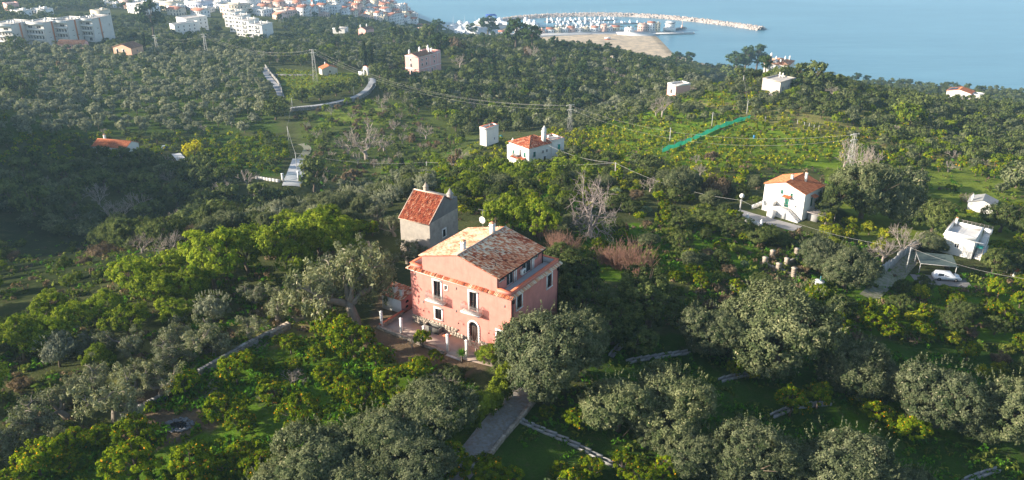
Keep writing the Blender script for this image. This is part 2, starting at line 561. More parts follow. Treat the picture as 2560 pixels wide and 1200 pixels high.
LM = {
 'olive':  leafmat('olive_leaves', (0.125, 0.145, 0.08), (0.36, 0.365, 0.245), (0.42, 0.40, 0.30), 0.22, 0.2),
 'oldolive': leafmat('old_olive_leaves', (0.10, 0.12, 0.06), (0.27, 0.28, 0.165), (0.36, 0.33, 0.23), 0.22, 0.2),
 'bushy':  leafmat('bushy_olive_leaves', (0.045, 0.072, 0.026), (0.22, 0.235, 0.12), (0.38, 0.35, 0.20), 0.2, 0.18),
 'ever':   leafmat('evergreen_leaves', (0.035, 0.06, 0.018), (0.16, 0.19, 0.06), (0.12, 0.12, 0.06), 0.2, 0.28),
 'citrus': leafmat('citrus_leaves', (0.03, 0.085, 0.006), (0.27, 0.33, 0.012), (0.75, 0.32, 0.02), 0.3, 0.28),  # yellow tips; sunlit gold and shaded green also put into the colours
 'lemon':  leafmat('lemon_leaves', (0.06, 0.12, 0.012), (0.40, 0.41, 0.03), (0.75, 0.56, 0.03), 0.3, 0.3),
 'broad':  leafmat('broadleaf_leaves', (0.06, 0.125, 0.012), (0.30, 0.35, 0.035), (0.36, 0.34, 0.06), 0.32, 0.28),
 'pine':   leafmat('pine_needles', (0.022, 0.046, 0.018), (0.075, 0.11, 0.032), None, 0.15, 0.2),
 'mimosa': leafmat('mimosa_blossom', (0.30, 0.30, 0.01), (0.75, 0.62, 0.02), None, 0.3, 0.1),
 'brush':  leafmat('dry_brush_leaves', (0.10, 0.075, 0.045), (0.26, 0.19, 0.12), (0.3, 0.2, 0.1), 0.2, 0.2),
 'shrub':  leafmat('shrub_leaves', (0.05, 0.10, 0.016), (0.23, 0.26, 0.05), (0.34, 0.29, 0.14), 0.25, 0.38),
 'weed':   leafmat('weed_leaves', (0.045, 0.14, 0.012), (0.16, 0.34, 0.03), (0.30, 0.30, 0.08), 0.3, 0.3),
 'cactus': leafmat('cactus_pads', (0.13, 0.20, 0.09), (0.36, 0.42, 0.22), None, 0.05, 0.1),
 'dark':   leafmat('cypress_leaves', (0.02, 0.035, 0.014), (0.055, 0.075, 0.026), None, 0.12, 0.15),
 'hedge':  leafmat('hedge_leaves', (0.05, 0.10, 0.014), (0.26, 0.31, 0.03), None, 0.3, 0.1),
}
BARK = surf('bark', (0.16, 0.12, 0.085), 0.95, 0.4, 6, bump=0.8, bscale=20)
BARKP = surf('pale_bark', (0.24, 0.20, 0.155), 0.95, 0.3, 4, bump=0.5, bscale=20)
BARKG = surf('grey_twigs', (0.33, 0.275, 0.23), 0.95, 0.25, 3, bump=0)
BARKR = surf('reddish_twigs', (0.30, 0.17, 0.12), 0.95, 0.25, 3, bump=0)

def make_tree(kind, seed, lod):
    """-> (crown mesh, trunk mesh, nominal radius, nominal height); lod 0 near, 1 far"""
    r = np.random.default_rng(seed)
    nb = MB()
    L = lod
    def T(n): return np.clip(0.35 + r.normal(size=n) * 0.22, 0.02, 0.85)
    K = dict(  # R, H, base, clumps, clump radius, leaves/clump, leaf size, elong, up
        olive =(2.6, 3.6, 1.0, (52, 26), (0.62, 0.8), (150, 26), (0.13, 0.36), 2.2, 0.8, 0.16),
        bushy =(4.0, 6.2, 0.4, (520, 76), (0.46, 0.9), (100, 22), (0.105, 0.38), 1.8, 0.6, 0.30),
        ever  =(3.4, 5.2, 0.6, (220, 36), (0.42, 0.85), (64, 24), (0.14, 0.44), 1.4, 0.3, 0.26),
        citrus=(1.9, 2.9, 0.5, (120, 20), (0.27, 0.55), (64, 24), (0.115, 0.30), 1.5, 0.3, 0.12),
        lemon =(1.6, 2.0, 0.5, (26, 9), (0.45, 0.62), (80, 24), (0.16, 0.36), 1.4, 0.3, 0.10),
        broad =(2.7, 4.2, 1.0, (190, 30), (0.36, 0.75), (52, 24), (0.13, 0.36), 1.6, 0.3, 0.15),
        mimosa=(1.9, 3.2, 0.8, (30, 18), (0.6, 0.7), (90, 34), (0.16, 0.34), 1.3, 0.2, 0.1),
        shrub =(1.4, 1.5, 0.0, (22, 9), (0.45, 0.55), (90, 26), (0.13, 0.32), 1.6, 0.5, 0.05),
        brush =(1.5, 1.8, 0.0, (24, 9), (0.5, 0.55), (70, 24), (0.11, 0.26), 3.0, 1.2, 0.05),
    )
    if kind in K:
        R, Hh, base, nc, cr, nl, ls, el, up, tr = K[kind]
        C = crown_centers(R - cr[L] * 0.5, Hh - cr[L] * 0.4, base, nc[L], r, 'lobed' if kind in ('bushy', 'ever', 'broad', 'citrus', 'olive') else 'round', hollow=0.45 if kind != 'olive' else 0.6)
        rad = cr[L] * (0.65 + 0.7 * r.random(nc[L]))
        tc = T(nc[L]) + (C[:, 2] - base) / Hh * 0.25 - 0.08  # younger, paler leaves and painted light towards the crown top
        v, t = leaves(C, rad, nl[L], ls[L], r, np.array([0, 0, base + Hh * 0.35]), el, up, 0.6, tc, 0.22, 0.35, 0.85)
        if kind in ('citrus', 'lemon'):
            f = r.random(len(t)) < (0.028 if kind == 'citrus' else 0.05)
            t[f] = 1.0
        elif kind in ('olive', 'bushy', 'broad', 'shrub', 'brush', 'ever'):
            t[r.random(len(t)) < 0.018] = 1.0
        if kind in ('bushy', 'olive') and L == 0:
            # long shoots standing out of the crown
            d = unit(60, r); d[:, 2] = abs(d[:, 2]) * 0.9
            P = d * np.array([R, R, Hh / 2]) * (0.92 + 0.12 * r.random((60, 1))) + np.array([0, 0, base + Hh / 2])
            dd = d * 0.6 + np.array([0, 0, 0.8]) + r.normal(size=(60, 3)) * 0.2
            pts = (P[:, None] + dd[:, None] * (np.arange(4) * 0.11)[None, :, None]).reshape(-1, 3)
            v2, t2 = leaves(pts, 0.08, 4, ls[0] * 0.7, r, np.array([0, 0, base]), 2.2, 1.6, 0.3, np.full(len(pts), 0.72), 0.2)
            v = np.concatenate([v, v2]); t = np.concatenate([t, t2])
        limbs(nb, r, R, Hh, base, tr, 5 if L else 7, 0.25, 0, twigs=(L == 0))
        if kind == 'shrub' or kind == 'brush':
            pass
        cm = (v, t); R0, H0 = R, base + Hh
        mats = [LM[kind]]
        bark = BARK
    elif kind == 'gnarled':   # old pruned olive, thick twisted trunk and thin silver crown
        R, Hh, base = 3.0, 4.6, 1.4
        bark = BARKP
        tips = []
        z = 1.0 + r.random() * 0.5
        tw = r.normal(size=2) * 0.35
        nb.tube([(0, 0, -0.5), (0.1, 0, 0.3), (tw[0] * 0.5, tw[1] * 0.5, z * 0.7), (tw[0], tw[1], z)], [0.62, 0.46, 0.36, 0.34], 9, 0)
        for k in range(4):
            a = 2 * math.pi * (k + r.random() * 0.7) / 4
            p0 = np.array([tw[0], tw[1], z * 0.9]); pts = [p0]; rad = [0.24]
            dirv = np.array([math.cos(a) * 0.8, math.sin(a) * 0.8, 0.75])
            for q in range(5):
                dirv = dirv + r.normal(size=3) * 0.42; dirv[2] = max(dirv[2], 0.1); dirv /= np.linalg.norm(dirv)
                pts.append(pts[-1] + dirv * (0.55 + 0.25 * r.random())); rad.append(0.24 - 0.035 * (q + 1))
                if q >= 1:
                    for _ in range(2):
                        d2 = dirv + r.normal(size=3) * 0.8; d2 /= np.linalg.norm(d2); d2[2] = abs(d2[2]) * 0.7
                        e = pts[-1] + d2 * (0.6 + 0.7 * r.random())
                        nb.tube([pts[-1], (pts[-1] + e) / 2 + r.normal(size=3) * 0.1, e], [0.07, 0.045, 0.02], 5, 0, cap=False)
                        tips.append(e)
            nb.tube(pts, rad, 7, 0)
        C = np.array(tips)[:, :]
        C = np.concatenate([C + r.normal(size=C.shape) * 0.45, C + r.normal(size=C.shape) * 0.5 - np.array([0, 0, 0.4])])
        nc = len(C)
        v, t = leaves(C, 0.55 * (0.6 + 0.8 * r.random(nc)), 75 if L == 0 else 18, 0.12 if L == 0 else 0.34, r, np.array([0, 0, 2.0]), 2.4, 0.2, 0.4, T(nc) + 0.1, 0.25, 0.2, 1.1)
        t[r.random(len(t)) < 0.05] = 1.0
        cm = (v, t); R0, H0 = 2.9, 4.6
        mats = [LM['oldolive']]
    elif kind == 'pine':
        R0, H0 = 3.6, 9.0
        C = crown_centers(3.0, 7.2, 1.8, (90, 34)[L], r, 'lobed', hollow=0.4)
        C[:, :2] *= (0.6 + 0.4 * np.clip((9.2 - C[:, 2:3]) / 4.0, 0, 1))
        v, t = leaves(C, 0.9 * (0.7 + 0.6 * r.random(len(C))), (120, 26)[L], (0.2, 0.5)[L], r, np.array([0, 0, 5]), 1.5, 0.4, 0.5, T(len(C)), 0.2, 0.4, 0.6)
        limbs(nb, r, 3.0, 5, 3.6, 0.25, 6, 0.3, 0, L == 0)
        cm = (v, t); mats = [LM['pine']]; bark = BARK
    elif kind == 'cypress':
        R0, H0 = 0.9, 10.0
        zz = np.linspace(0.6, 9.4, 60); a = r.random(60) * 6.28
        w = np.clip(np.minimum(zz / 1.5, (10.2 - zz) / 4.0), 0.1, 1) * 0.45
        C = np.c_[np.cos(a) * w, np.sin(a) * w, zz]
        v, t = leaves(C, 0.5 * (0.7 + 0.5 * r.random(60)), (90, 30)[L], (0.16, 0.36)[L], r, np.array([0, 0, 4]), 1.8, 2.0, 0.5, T(60), 0.2, 0.4, 1.3)
        nb.tube([(0, 0, -0.3), (0, 0, 8)], [0.2, 0.05], 6, 0)
        cm = (v, t); mats = [LM['dark']]; bark = BARK
    elif kind == 'palm':
        R0, H0 = 2.4, 6.0
        qs = []; 
        for k in range(26):
            a = 2 * math.pi * k / 26 + r.random() * 0.2; e = -0.3 + 1.3 * r.random()
            for s in range(7):
                f = (s + 0.5) / 7
                h = 4.6 + 2.2 * f * e - 1.8 * f * f
                c = np.array([math.cos(a) * 2.3 * f, math.sin(a) * 2.3 * f, h])
                for sd in (-1, 1):
                    n = np.array([-math.sin(a) * sd, math.cos(a) * sd, -0.45]); o = np.array([math.cos(a), math.sin(a), 0.1])
                    l = 0.55 * (1 - 0.6 * f)
                    qs.append([c, c + o * 0.3, c + n * l + o * 0.35, c + n * l + o * 0.1])
        v = np.array(qs).reshape(-1, 3); t = np.clip(0.4 + r.normal(size=len(v) // 4) * 0.2, 0, 0.9)
        nb.tube([(0, 0, -0.3), (0.1, 0, 2.5), (0, 0, 4.7)], [0.28, 0.2, 0.24], 8, 0)
        cm = (v, t); mats = [LM['ever']]; bark = BARK
    elif kind == 'cactus':
        R0, H0 = 1.4, 2.2
        qs = []
        def pad(c, d, k):
            w = np.cross(d, unit(1, r)[0]); w /= np.linalg.norm(w) + 1e-6
            L2 = .42; e = c + d * L2
            qs.append([c, (c + e) / 2 + w * .2, e, (c + e) / 2 - w * .2])
            if k < 4:
                for _ in range(2 if k else 4):
                    nd = d + r.normal(size=3) * .55; nd[2] = abs(nd[2]) + .2; pad(e, nd / np.linalg.norm(nd), k + 1)
        for q in range(6):
            pad(np.r_[r.normal(size=2) * .5, 0.1], np.array([0, 0, 1.]), 0)
        v = np.array(qs).reshape(-1, 3); t = r.random(len(qs)) * .9
        nb.tube([(0, 0, -0.3), (0, 0, .6)], [0.16, 0.12], 7, 0)
        cm = (v, t); mats = [LM['cactus']]; bark = BARKG
    elif kind == 'yucca':
        R0, H0 = 0.9, 2.0
        qs = []
        for k in range(90):
            d = unit(1, r)[0]; d[2] = abs(d[2]) * 0.9 + 0.05
            c = np.array([0, 0, 1.0]); w = np.cross(d, [0, 0, 1]); w = w / (np.linalg.norm(w) + 1e-6) * 0.05
            qs.append([c - w, c + w, c + d * 0.6 + w * 0.8, c + d * 0.95 - w * 0.1])
        v = np.array(qs).reshape(-1, 3); t = r.random(90) * 0.8
        nb.tube([(0, 0, -0.3), (0, 0, 1.0)], [0.14, 0.1], 7, 0)
        cm = (v, t); mats = [LM['weed']]; bark = BARK
    elif kind in ('bare', 'fig', 'canes'):
        R0, H0 = (2.6, 4.2) if kind != 'fig' else (3.4, 4.6)
        if kind == 'canes': R0, H0 = 1.6, 2.6
        bark = {'bare': BARKG, 'fig': surf('fig_bark', (0.33, 0.27, 0.24), 0.9, 0.25, 3, bump=0), 'canes': BARKR}[kind]
        tw = MB()
        depth = 5 if L == 0 else 4
        def grow(p, d, ln, rad, k):
            e = p + d * ln
            m = (p + e) / 2 + r.normal(size=3) * ln * 0.10
            (nb if k < 2 else tw).tube([p, m, e], [rad, rad * 0.82, rad * 0.62], 5 if k < 2 else 3, 0, cap=False)
            if k >= depth:
                return
            nbr = (3 if k < 3 else 3) if L == 0 else 3
            for q in range(nbr):
                nd = d * (0.75 if kind == 'fig' else 0.95) + r.normal(size=3) * (0.62 if kind == 'fig' else 0.48)
                nd[2] += 0.12
                nd /= np.linalg.norm(nd)
                grow(e if q else m, nd, ln * (0.72 + 0.14 * r.random()), max(rad * 0.56, 0.016 if L == 0 else 0.03), k + 1)
        if kind == 'canes':
            for _ in range(150 if L == 0 else 60):
                a = r.random() * 6.28; q = r.random() * 1.0
                p = np.array([math.cos(a) * q, math.sin(a) * q, -0.1]); d = np.array([math.cos(a) * q * 0.5, math.sin(a) * q * 0.5, 1.0]) + r.normal(size=3) * 0.13
                ln = 1.8 + r.random() * 1.0
                tw.tube([p, p + d * ln * 0.5 + r.normal(size=3) * 0.05, p + d * ln], [0.025, 0.02, 0.012], 3, 0, cap=False)
                for _ in range(3):
                    s = p + d * ln * (0.4 + 0.6 * r.random()); tw.tube([s, s + (d * 0.3 + r.normal(size=3) * 0.25)], [0.014, 0.008], 3, 0, cap=False)
            nb.tube([(0, 0, -0.2), (0, 0, 0.5)], [0.12, 0.08], 5, 0)
        else:
            nb.tube([(0, 0, -0.4), (0.05, 0, 0.5), (0, 0.04, 1.0)], [0.26 if kind == 'fig' else 0.18, 0.2, 0.17], 7, 0)
            for k in range(5 if kind == 'fig' else 4):
                a = 2 * math.pi * k / 4.5 + r.random()
                d = np.array([math.cos(a) * 0.75, math.sin(a) * 0.75, 0.8]); d /= np.linalg.norm(d)
                grow(np.array([0, 0, 0.75 + 0.3 * r.random()]), d, R0 * 0.42, 0.12 if kind == 'fig' else 0.08, 1)
        return tw.mesh(kind + '_twigs', [bark]), nb.mesh(kind + '_trunk', [bark]), R0, H0, (tw, nb, bark)
    v, t = cm
    crown = quads_mesh(kind + '_crown', v, t, mats)
    trunk = nb.mesh(kind + '_trunk', [bark])
    return crown, trunk, R0, H0, (v, t, mats[0], nb, bark)

PROTO = {}
def proto(kind, lod, i):
    key = (kind, lod, i)
    if key not in PROTO:
        c, t, R, Hh, raw = make_tree(kind, sum(map(ord, kind)) * 31 + lod * 7 + i * 101, lod)
        if lod == 1:
            if len(raw) == 3:
                tw, nb, bark = raw
                tw.v += nb.v; tw.f += [[q + tw.n for q in f] for f in nb.f]; tw.m += nb.m; tw.t += nb.t; tw.n += nb.n
                one = tw.mesh(kind + '_far', [bark])
            else:
                v, tt, lm, nb, bark = raw
                nb.m = [1] * len(nb.m)
                one = quads_mesh(kind + '_far', v, tt, [lm, bark], nb)
            PROTO[key] = (one, None, R, Hh)
        else:
            PROTO[key] = (c, t, R, Hh)
    return PROTO[key]
NVAR = {'bushy': 4, 'olive': 3, 'gnarled': 4, 'ever': 3, 'citrus': 4, 'lemon': 3, 'broad': 3, 'bare': 3, 'shrub': 3}
# ------------------------------------------------------------------ where the buildings stand (near corner as seen in the photograph, height of their ground)
SITES = {}
KEEP = []     # x, y, r kept clear of trees
def site(name, px, py, z, yaw, w, d, fo=6.0, pad=1.0, keep=1.0):
    x, y = onz(px, py, z)
    yw = math.radians(yaw)
    ox, oy = x - w * math.cos(yw), y - w * math.sin(yw)
    cx = ox + math.cos(yw) * w / 2 - math.sin(yw) * d / 2
    cy = oy + math.sin(yw) * w / 2 + math.cos(yw) * d / 2
    SITES[name] = (float(ox), float(oy), z, yw, w, d)
    PADS.append((cx, cy, yw, w / 2 + pad, d / 2 + pad, z, fo))
    n = int(max(w, d) / 3) + 1
    for i in range(n):
        for j in range(n):
            lx, ly = w * (i + .5) / n, d * (j + .5) / n
            KEEP.append((ox + math.cos(yw) * lx - math.sin(yw) * ly, oy + math.sin(yw) * lx + math.cos(yw) * ly, max(w, d) / n * 0.75 * keep + 0.6))
    return SITES[name]
# villa: local x to the right along the front, y away; near corner (15, 0)
VYAW = math.radians(147.1 - 180)
VO = vxy(15, 0)
SITES['villa'] = (VO[0], VO[1], VZ, VYAW, 15, 11)
def vw(x, y):
    return vxy(15 - x, y)
_c = vw(6.3, 3.2)
PADS.append((_c[0], _c[1], VYAW, 9.6, 7.6, VZ - 0.02, 3.5))
for i in range(10):
    for j in range(-2, 5):
        q = vw(i * 1.95 - 2.6, j * 2.5)
        KEEP.append((q[0], q[1], 1.7))
site('grey', 1078, 661, 109.8, -30, 5.8, 8.0)
site('hill', 1322, 423, 93.6, -50, 8.6, 9.6)
site('tower', 1216, 366, 93.5, -40, 2.6, 5.6)
site('right', 2003, 553, 104.0, -46, 8.8, 7.6, pad=3)
site('cube', 2427, 648, 101.8, -40, 5.2, 6.4, pad=2)
site('shed', 2482, 538, 96.5, -35, 5.4, 5.0)
site('field', 806, 190, 76, -62, 6.0, 8.2)
site('palazzo', 1048, 191, 69, -33, 9.6, 20, pad=3)
site('redroof', 318, 392, 80, -12, 13, 7)
site('hillbox', 1947, 243, 86.5, -50, 8.5, 11)
site('pinkbox', 1688, 244, 84, -60, 5.5, 8)
site('solar', 2422, 260, 67, -40, 11, 8)
site('crest', 1968, 186, 86, -30, 11, 13)
site('farm', 330, 137, 79, -20, 13, 9)
site('longroof', 212, 122, 78.5, 3, 15, 6)
site('apt1', 40, 121, 77, -16, 15, 17)
site('apt2', 120, 116, 77, -16, 14, 17)
site('apt3', 178, 111, 77, -16, 14, 17)
site('apt4', 240, 105, 77, -16, 13, 17)
site('wb1', 441, 96, 64, -38, 6.5, 20)
site('wb2', 470, 80, 64, -38, 14, 18)
site('sr1', 659, 104, 63, -20, 12, 13)
site('sr2', 626, 92, 63, -20, 12, 13)
site('sr3', 605, 80, 62.5, -20, 11, 13)
site('sr4', 592, 68, 61, -20, 11, 13)
site('pinkcot', 915, 90, 60, -35, 8, 9)
site('whitecot', 862, 82, 60, -10, 10, 8)
site('villal', 22, 30, 70, -40, 9, 9)
site('ruin', 1545, 165, 60, -30, 6, 5)
site('arch', 925, 190, 77, -30, 5.5, 1.0, fo=3)
PADS.append((*[float(v) for v in onz(2325, 705, 102.3)], math.radians(-14), 4.5, 3.5, 102.3, 4))
HG = build_heights()

# ------------------------------------------------------------------ ground sheet with its kinds of ground cover
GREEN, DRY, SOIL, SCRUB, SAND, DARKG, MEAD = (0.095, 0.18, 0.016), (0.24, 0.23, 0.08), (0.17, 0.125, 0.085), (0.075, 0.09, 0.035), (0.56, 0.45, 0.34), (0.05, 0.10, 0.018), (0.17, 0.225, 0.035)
AREAS = [  # photo polygon, colour, far limit
 ([(450,850),(900,850),(1180,960),(1250,1250),(0,1250),(0,1180),(300,1050)], GREEN),
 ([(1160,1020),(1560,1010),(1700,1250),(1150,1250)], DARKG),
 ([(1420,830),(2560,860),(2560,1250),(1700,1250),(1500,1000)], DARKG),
 ([(2060,980),(2350,1000),(2400,1100),(2100,1080)], GREEN),
 ([(300,830),(560,800),(760,770),(640,900),(500,950),(300,960)], DRY),
 ([(440,740),(560,720),(560,800),(400,800)], MEAD),
 ([(1990,690),(2250,690),(2560,700),(2560,860),(1990,820)], GREEN),
 ([(1450,560),(1900,560),(1900,700),(1450,700)], GREEN),
 ([(1450,290),(1800,215),(2000,290),(2200,350),(2150,420),(1800,420),(1500,400)], (0.15, 0.235, 0.022)),
 ([(2050,420),(2560,400),(2560,640),(2150,600)], MEAD),
 ([(1700,250),(2200,280),(2560,420),(2560,440),(2000,330)], DRY),
 ([(690,175),(925,185),(900,215),(720,255)], MEAD),
 ([(740,290),(960,240),(1200,300),(1180,440),(860,470),(760,400)], (0.085, 0.115, 0.03)),
 ([(860,262),(960,262),(980,310),(800,320),(790,285)], MEAD),
 ([(960,400),(1060,395),(1100,440),(960,450)], GREEN),
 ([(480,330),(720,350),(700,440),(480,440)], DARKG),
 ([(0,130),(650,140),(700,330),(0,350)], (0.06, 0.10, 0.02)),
 ([(0,560),(750,470),(880,500),(560,640),(0,760)], (0.035, 0.05, 0.02)),  # ravine meadow: dark grass, part of its shade put into the colour
 ([(960,700),(1240,860),(1200,930),(900,880)], SOIL),
 ([(950,845),(1170,930),(1150,960),(930,880)], SOIL),
 ([(330,980),(480,930),(560,1060),(420,1120),(280,1120)], SOIL),
 ([(1290,520),(1450,420),(1500,480),(1400,560)], GREEN),
 ([(640,750),(800,740),(940,830),(820,870),(640,870)], DRY),
]
def ground_colour(x, y, z):
    px, py, d = proj(x, y, z)
    col = np.tile(np.array(SCRUB), (len(x), 1))
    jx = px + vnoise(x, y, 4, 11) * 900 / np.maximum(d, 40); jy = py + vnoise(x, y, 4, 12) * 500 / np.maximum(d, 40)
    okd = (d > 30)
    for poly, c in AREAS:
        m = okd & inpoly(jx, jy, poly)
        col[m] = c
    db = polydist(x, y, BEACH, closed=False)
    m = (db < 170) & (z < 4.2)
    col[m] = SAND
    m2 = (z < 0.5) & (db < 250)
    col[m2] = (0.36, 0.29, 0.215)
    return col

def build_ground():
    ny, nx = HG.shape
    v = np.stack([MX, MY, HG], -1).reshape(-1, 3)
    i = np.arange((ny - 1) * (nx - 1)); r, c = i // (nx - 1), i % (nx - 1)
    a = r * nx + c
    idx = np.stack([a, a + 1, a + nx + 1, a + nx], 1).ravel()
    m, nt, out = _nt('ground_cover')
    at = N(nt, 'ShaderNodeAttribute', attribute_name='cover')
    tc = N(nt, 'ShaderNodeTexCoord')
    P = tc.outputs['Object']
    n1 = noise(nt, P, 0.09, 6, 0.7); n2 = noise(nt, P, 0.9, 5, 0.75); n3 = noise(nt, P, 5.0, 4, 0.8)
    c = mixc(nt, ramp(nt, n1, 0.38, 0.62), mixc(nt, 1.0, at.outputs['Color'], (0.72, 0.72, 0.72), 'MULTIPLY'), mixc(nt, 1.0, at.outputs['Color'], (1.25, 1.2, 1.1), 'MULTIPLY'))
    f = N(nt, 'ShaderNodeMath', operation='MULTIPLY'); f.inputs[1].default_value = 0.75
    nt.links.new(ramp(nt, n2, 0.52, 0.72), f.inputs[0])
    brown = mixc(nt, 0.3, (0.17, 0.13, 0.075), at.outputs['Color'])
    c = mixc(nt, f.outputs[0], c, brown)
    c = mixc(nt, ramp(nt, n3, 0.25, 0.75), mixc(nt, 1.0, c, (0.62, 0.62, 0.6), 'MULTIPLY'), mixc(nt, 1.0, c, (1.3, 1.3, 1.25), 'MULTIPLY'))
    b = N(nt, 'ShaderNodeBsdfDiffuse')
    nt.links.new(c, b.inputs[0])
    bp = N(nt, 'ShaderNodeBump', i_Strength=0.9, i_Distance=0.25)
    nt.links.new(n3, bp.inputs['Height']); nt.links.new(bp.outputs[0], b.inputs['Normal'])
    nt.links.new(b.outputs[0], out.inputs[0])
    me = raw_mesh('ground', v, idx, np.full(len(i), 4), m, smooth=True)
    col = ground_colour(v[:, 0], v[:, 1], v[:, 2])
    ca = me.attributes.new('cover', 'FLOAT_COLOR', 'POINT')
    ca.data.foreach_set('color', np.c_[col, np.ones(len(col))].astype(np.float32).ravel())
    ob('ground', me, kind='structure')
build_ground()

def build_sea():
    m, nt, out = _nt('sea_water')
    tc = N(nt, 'ShaderNodeTexCoord')
    mp = N(nt, 'ShaderNodeMapping'); mp.inputs['Scale'].default_value = (0.35, 1.0, 1.0); mp.inputs['Rotation'].default_value = (0, 0, 0.12)
    nt.links.new(tc.outputs['Object'], mp.inputs[0])
    mp.inputs['Scale'].default_value = (0.22, 1.0, 1.0)
    n1 = noise(nt, mp.outputs[0], 0.16, 7, 0.7); n3 = noise(nt, mp.outputs[0], 0.035, 5, 0.65); n2 = noise(nt, mp.outputs[0], 0.012, 4, 0.6)
    c = mixc(nt, ramp(nt, n2, 0.3, 0.7), (0.075, 0.195, 0.265), (0.115, 0.26, 0.33))
    c = mixc(nt, ramp(nt, n1, 0.35, 0.65), c, mixc(nt, 1.0, c, (1.18, 1.14, 1.1), 'MULTIPLY'))
    c = mixc(nt, ramp(nt, n3, 0.4, 0.62), mixc(nt, 1.0, c, (0.86, 0.9, 0.93), 'MULTIPLY'), c)
    b = N(nt, 'ShaderNodeBsdfPrincipled', i_Roughness=0.28, i_IOR=1.33)
    nt.links.new(c, b.inputs['Base Color'])
    bp = N(nt, 'ShaderNodeBump', i_Strength=0.55, i_Distance=0.6)
    nt.links.new(n1, bp.inputs['Height']); nt.links.new(bp.outputs[0], b.inputs['Normal'])
    nt.links.new(b.outputs[0], out.inputs[0])
    b2 = MB(); S = 20000
    b2.quad((-S, -S, 0), (S, -S, 0), (S, S, 0), (-S, S, 0))
    ob('sea', b2.mesh('sea', m), kind='structure')
build_sea()

def build_haze():
    m, nt, out = _nt('air_haze')
    v = N(nt, 'ShaderNodeVolumePrincipled')
    v.inputs['Color'].default_value = (0.50, 0.76, 1.0, 1)
    v.inputs['Density'].default_value = 0.00016
    v.inputs['Anisotropy'].default_value = 0.2
    nt.links.new(v.outputs[0], out.inputs['Volume'])
    b = MB(); S = 21000
    b.box(-S, -S, -28, S, S, 173)
    ob('haze', b.mesh('haze', m), kind='stuff')
build_haze()
# ------------------------------------------------------------------ building materials
PINKW = surf('terracotta_pink_plaster', (0.64, 0.25, 0.20), 0.9, 0.16, 0.8, stain=(0.50, 0.175, 0.135), stain_amt=0.75, bump=0.12, bscale=8, streak=True)
COPING = surf('orange_red_coping', (0.66, 0.17, 0.085), 0.85, 0.15, 1.5, bump=0.1)
WHITEW = surf('white_plaster', (0.80, 0.77, 0.72), 0.9, 0.06, 0.5, stain=(0.55, 0.50, 0.43), stain_amt=0.35, bump=0.1, bscale=8, streak=True, objvar=0.06)
TRIMW = surf('white_stone_trim', (0.82, 0.80, 0.75), 0.8, 0.08, 3, bump=0.1)
GREYW = surf('grey_render', (0.43, 0.38, 0.32), 0.95, 0.22, 0.7, stain=(0.17, 0.155, 0.14), stain_amt=0.6, bump=0.4, bscale=6, col2=(0.38, 0.34, 0.29))
PALEST = surf('pale_rubble_stone', (0.40, 0.33, 0.26), 0.95, 0.25, 2.5, bump=0.6, bscale=6, tint=0.3)
GREYST = surf('grey_weathered_stone', (0.33, 0.31, 0.28), 0.95, 0.3, 2.0, bump=0.6, bscale=6, tint=0.35)
CONCR = surf('weathered_concrete', (0.34, 0.33, 0.31), 0.95, 0.2, 0.8, stain=(0.16, 0.15, 0.14), stain_amt=0.6, bump=0.3, streak=True)
CONCL = surf('pale_concrete', (0.50, 0.48, 0.45), 0.95, 0.15, 1.0, stain=(0.28, 0.26, 0.23), stain_amt=0.5, bump=0.2)
GRAVEL = surf('gravel', (0.36, 0.335, 0.31), 0.95, 0.2, 1.2, bump=0.8, bscale=30, col2=(0.30, 0.25, 0.20))
DIRTR = surf('dirt_track', (0.27, 0.24, 0.18), 0.95, 0.3, 0.8, bump=0.6, bscale=10, col2=(0.14, 0.17, 0.06))
PAVE = surf('terrace_paving', (0.48, 0.36, 0.29), 0.85, 0.12, 0.8, stain=(0.33, 0.24, 0.19), stain_amt=0.5, bump=0.2, bscale=20)
DARKM = surf('dark_metal', (0.02, 0.018, 0.018), 0.5, 0.2, 3, bump=0, metal=0.3)
IRON = surf('grey_iron', (0.20, 0.19, 0.18), 0.6, 0.2, 5, bump=0, metal=0.3)
RAILW = surf('pale_iron', (0.36, 0.31, 0.28), 0.6, 0.1, 5, bump=0)
DOORB = surf('dark_brown_wood', (0.055, 0.03, 0.022), 0.6, 0.3, 8, bump=0.2)
GREENSH = surf('green_shutter', (0.03, 0.16, 0.11), 0.7, 0.2, 5, bump=0.1)
GREENLT = surf('bright_green_shutter', (0.06, 0.42, 0.30), 0.7, 0.1, 5, bump=0.1)
PINKF = surf('far_pink_plaster', (0.76, 0.42, 0.37), 0.9, 0.08, 0.3, bump=0, stain=(0.6, 0.36, 0.3), stain_amt=0.3)
CREAM = surf('cream_plaster', (0.72, 0.62, 0.46), 0.9, 0.08, 0.3, bump=0, objvar=0.12)
FARWH = surf('far_white_plaster', (0.78, 0.76, 0.72), 0.9, 0.08, 0.2, bump=0, objvar=0.14)
FARPK = surf('far_rose_plaster', (0.70, 0.47, 0.38), 0.9, 0.08, 0.2, bump=0, objvar=0.18)
BLUEB = surf('light_blue_plaster', (0.36, 0.62, 0.72), 0.9, 0.05, 0.2, bump=0)
ORSTR = surf('orange_panel', (0.55, 0.19, 0.08), 0.9, 0.1, 0.5, bump=0)
FLATR = surf('flat_roof_screed', (0.50, 0.45, 0.40), 0.95, 0.15, 0.3, bump=0.1, stain=(0.3, 0.26, 0.23), objvar=0.15)
FLOORW = surf('pale_terrace_floor', (0.58, 0.56, 0.53), 0.8, 0.1, 0.8, bump=0.1, stain=(0.4, 0.38, 0.36), stain_amt=0.4)
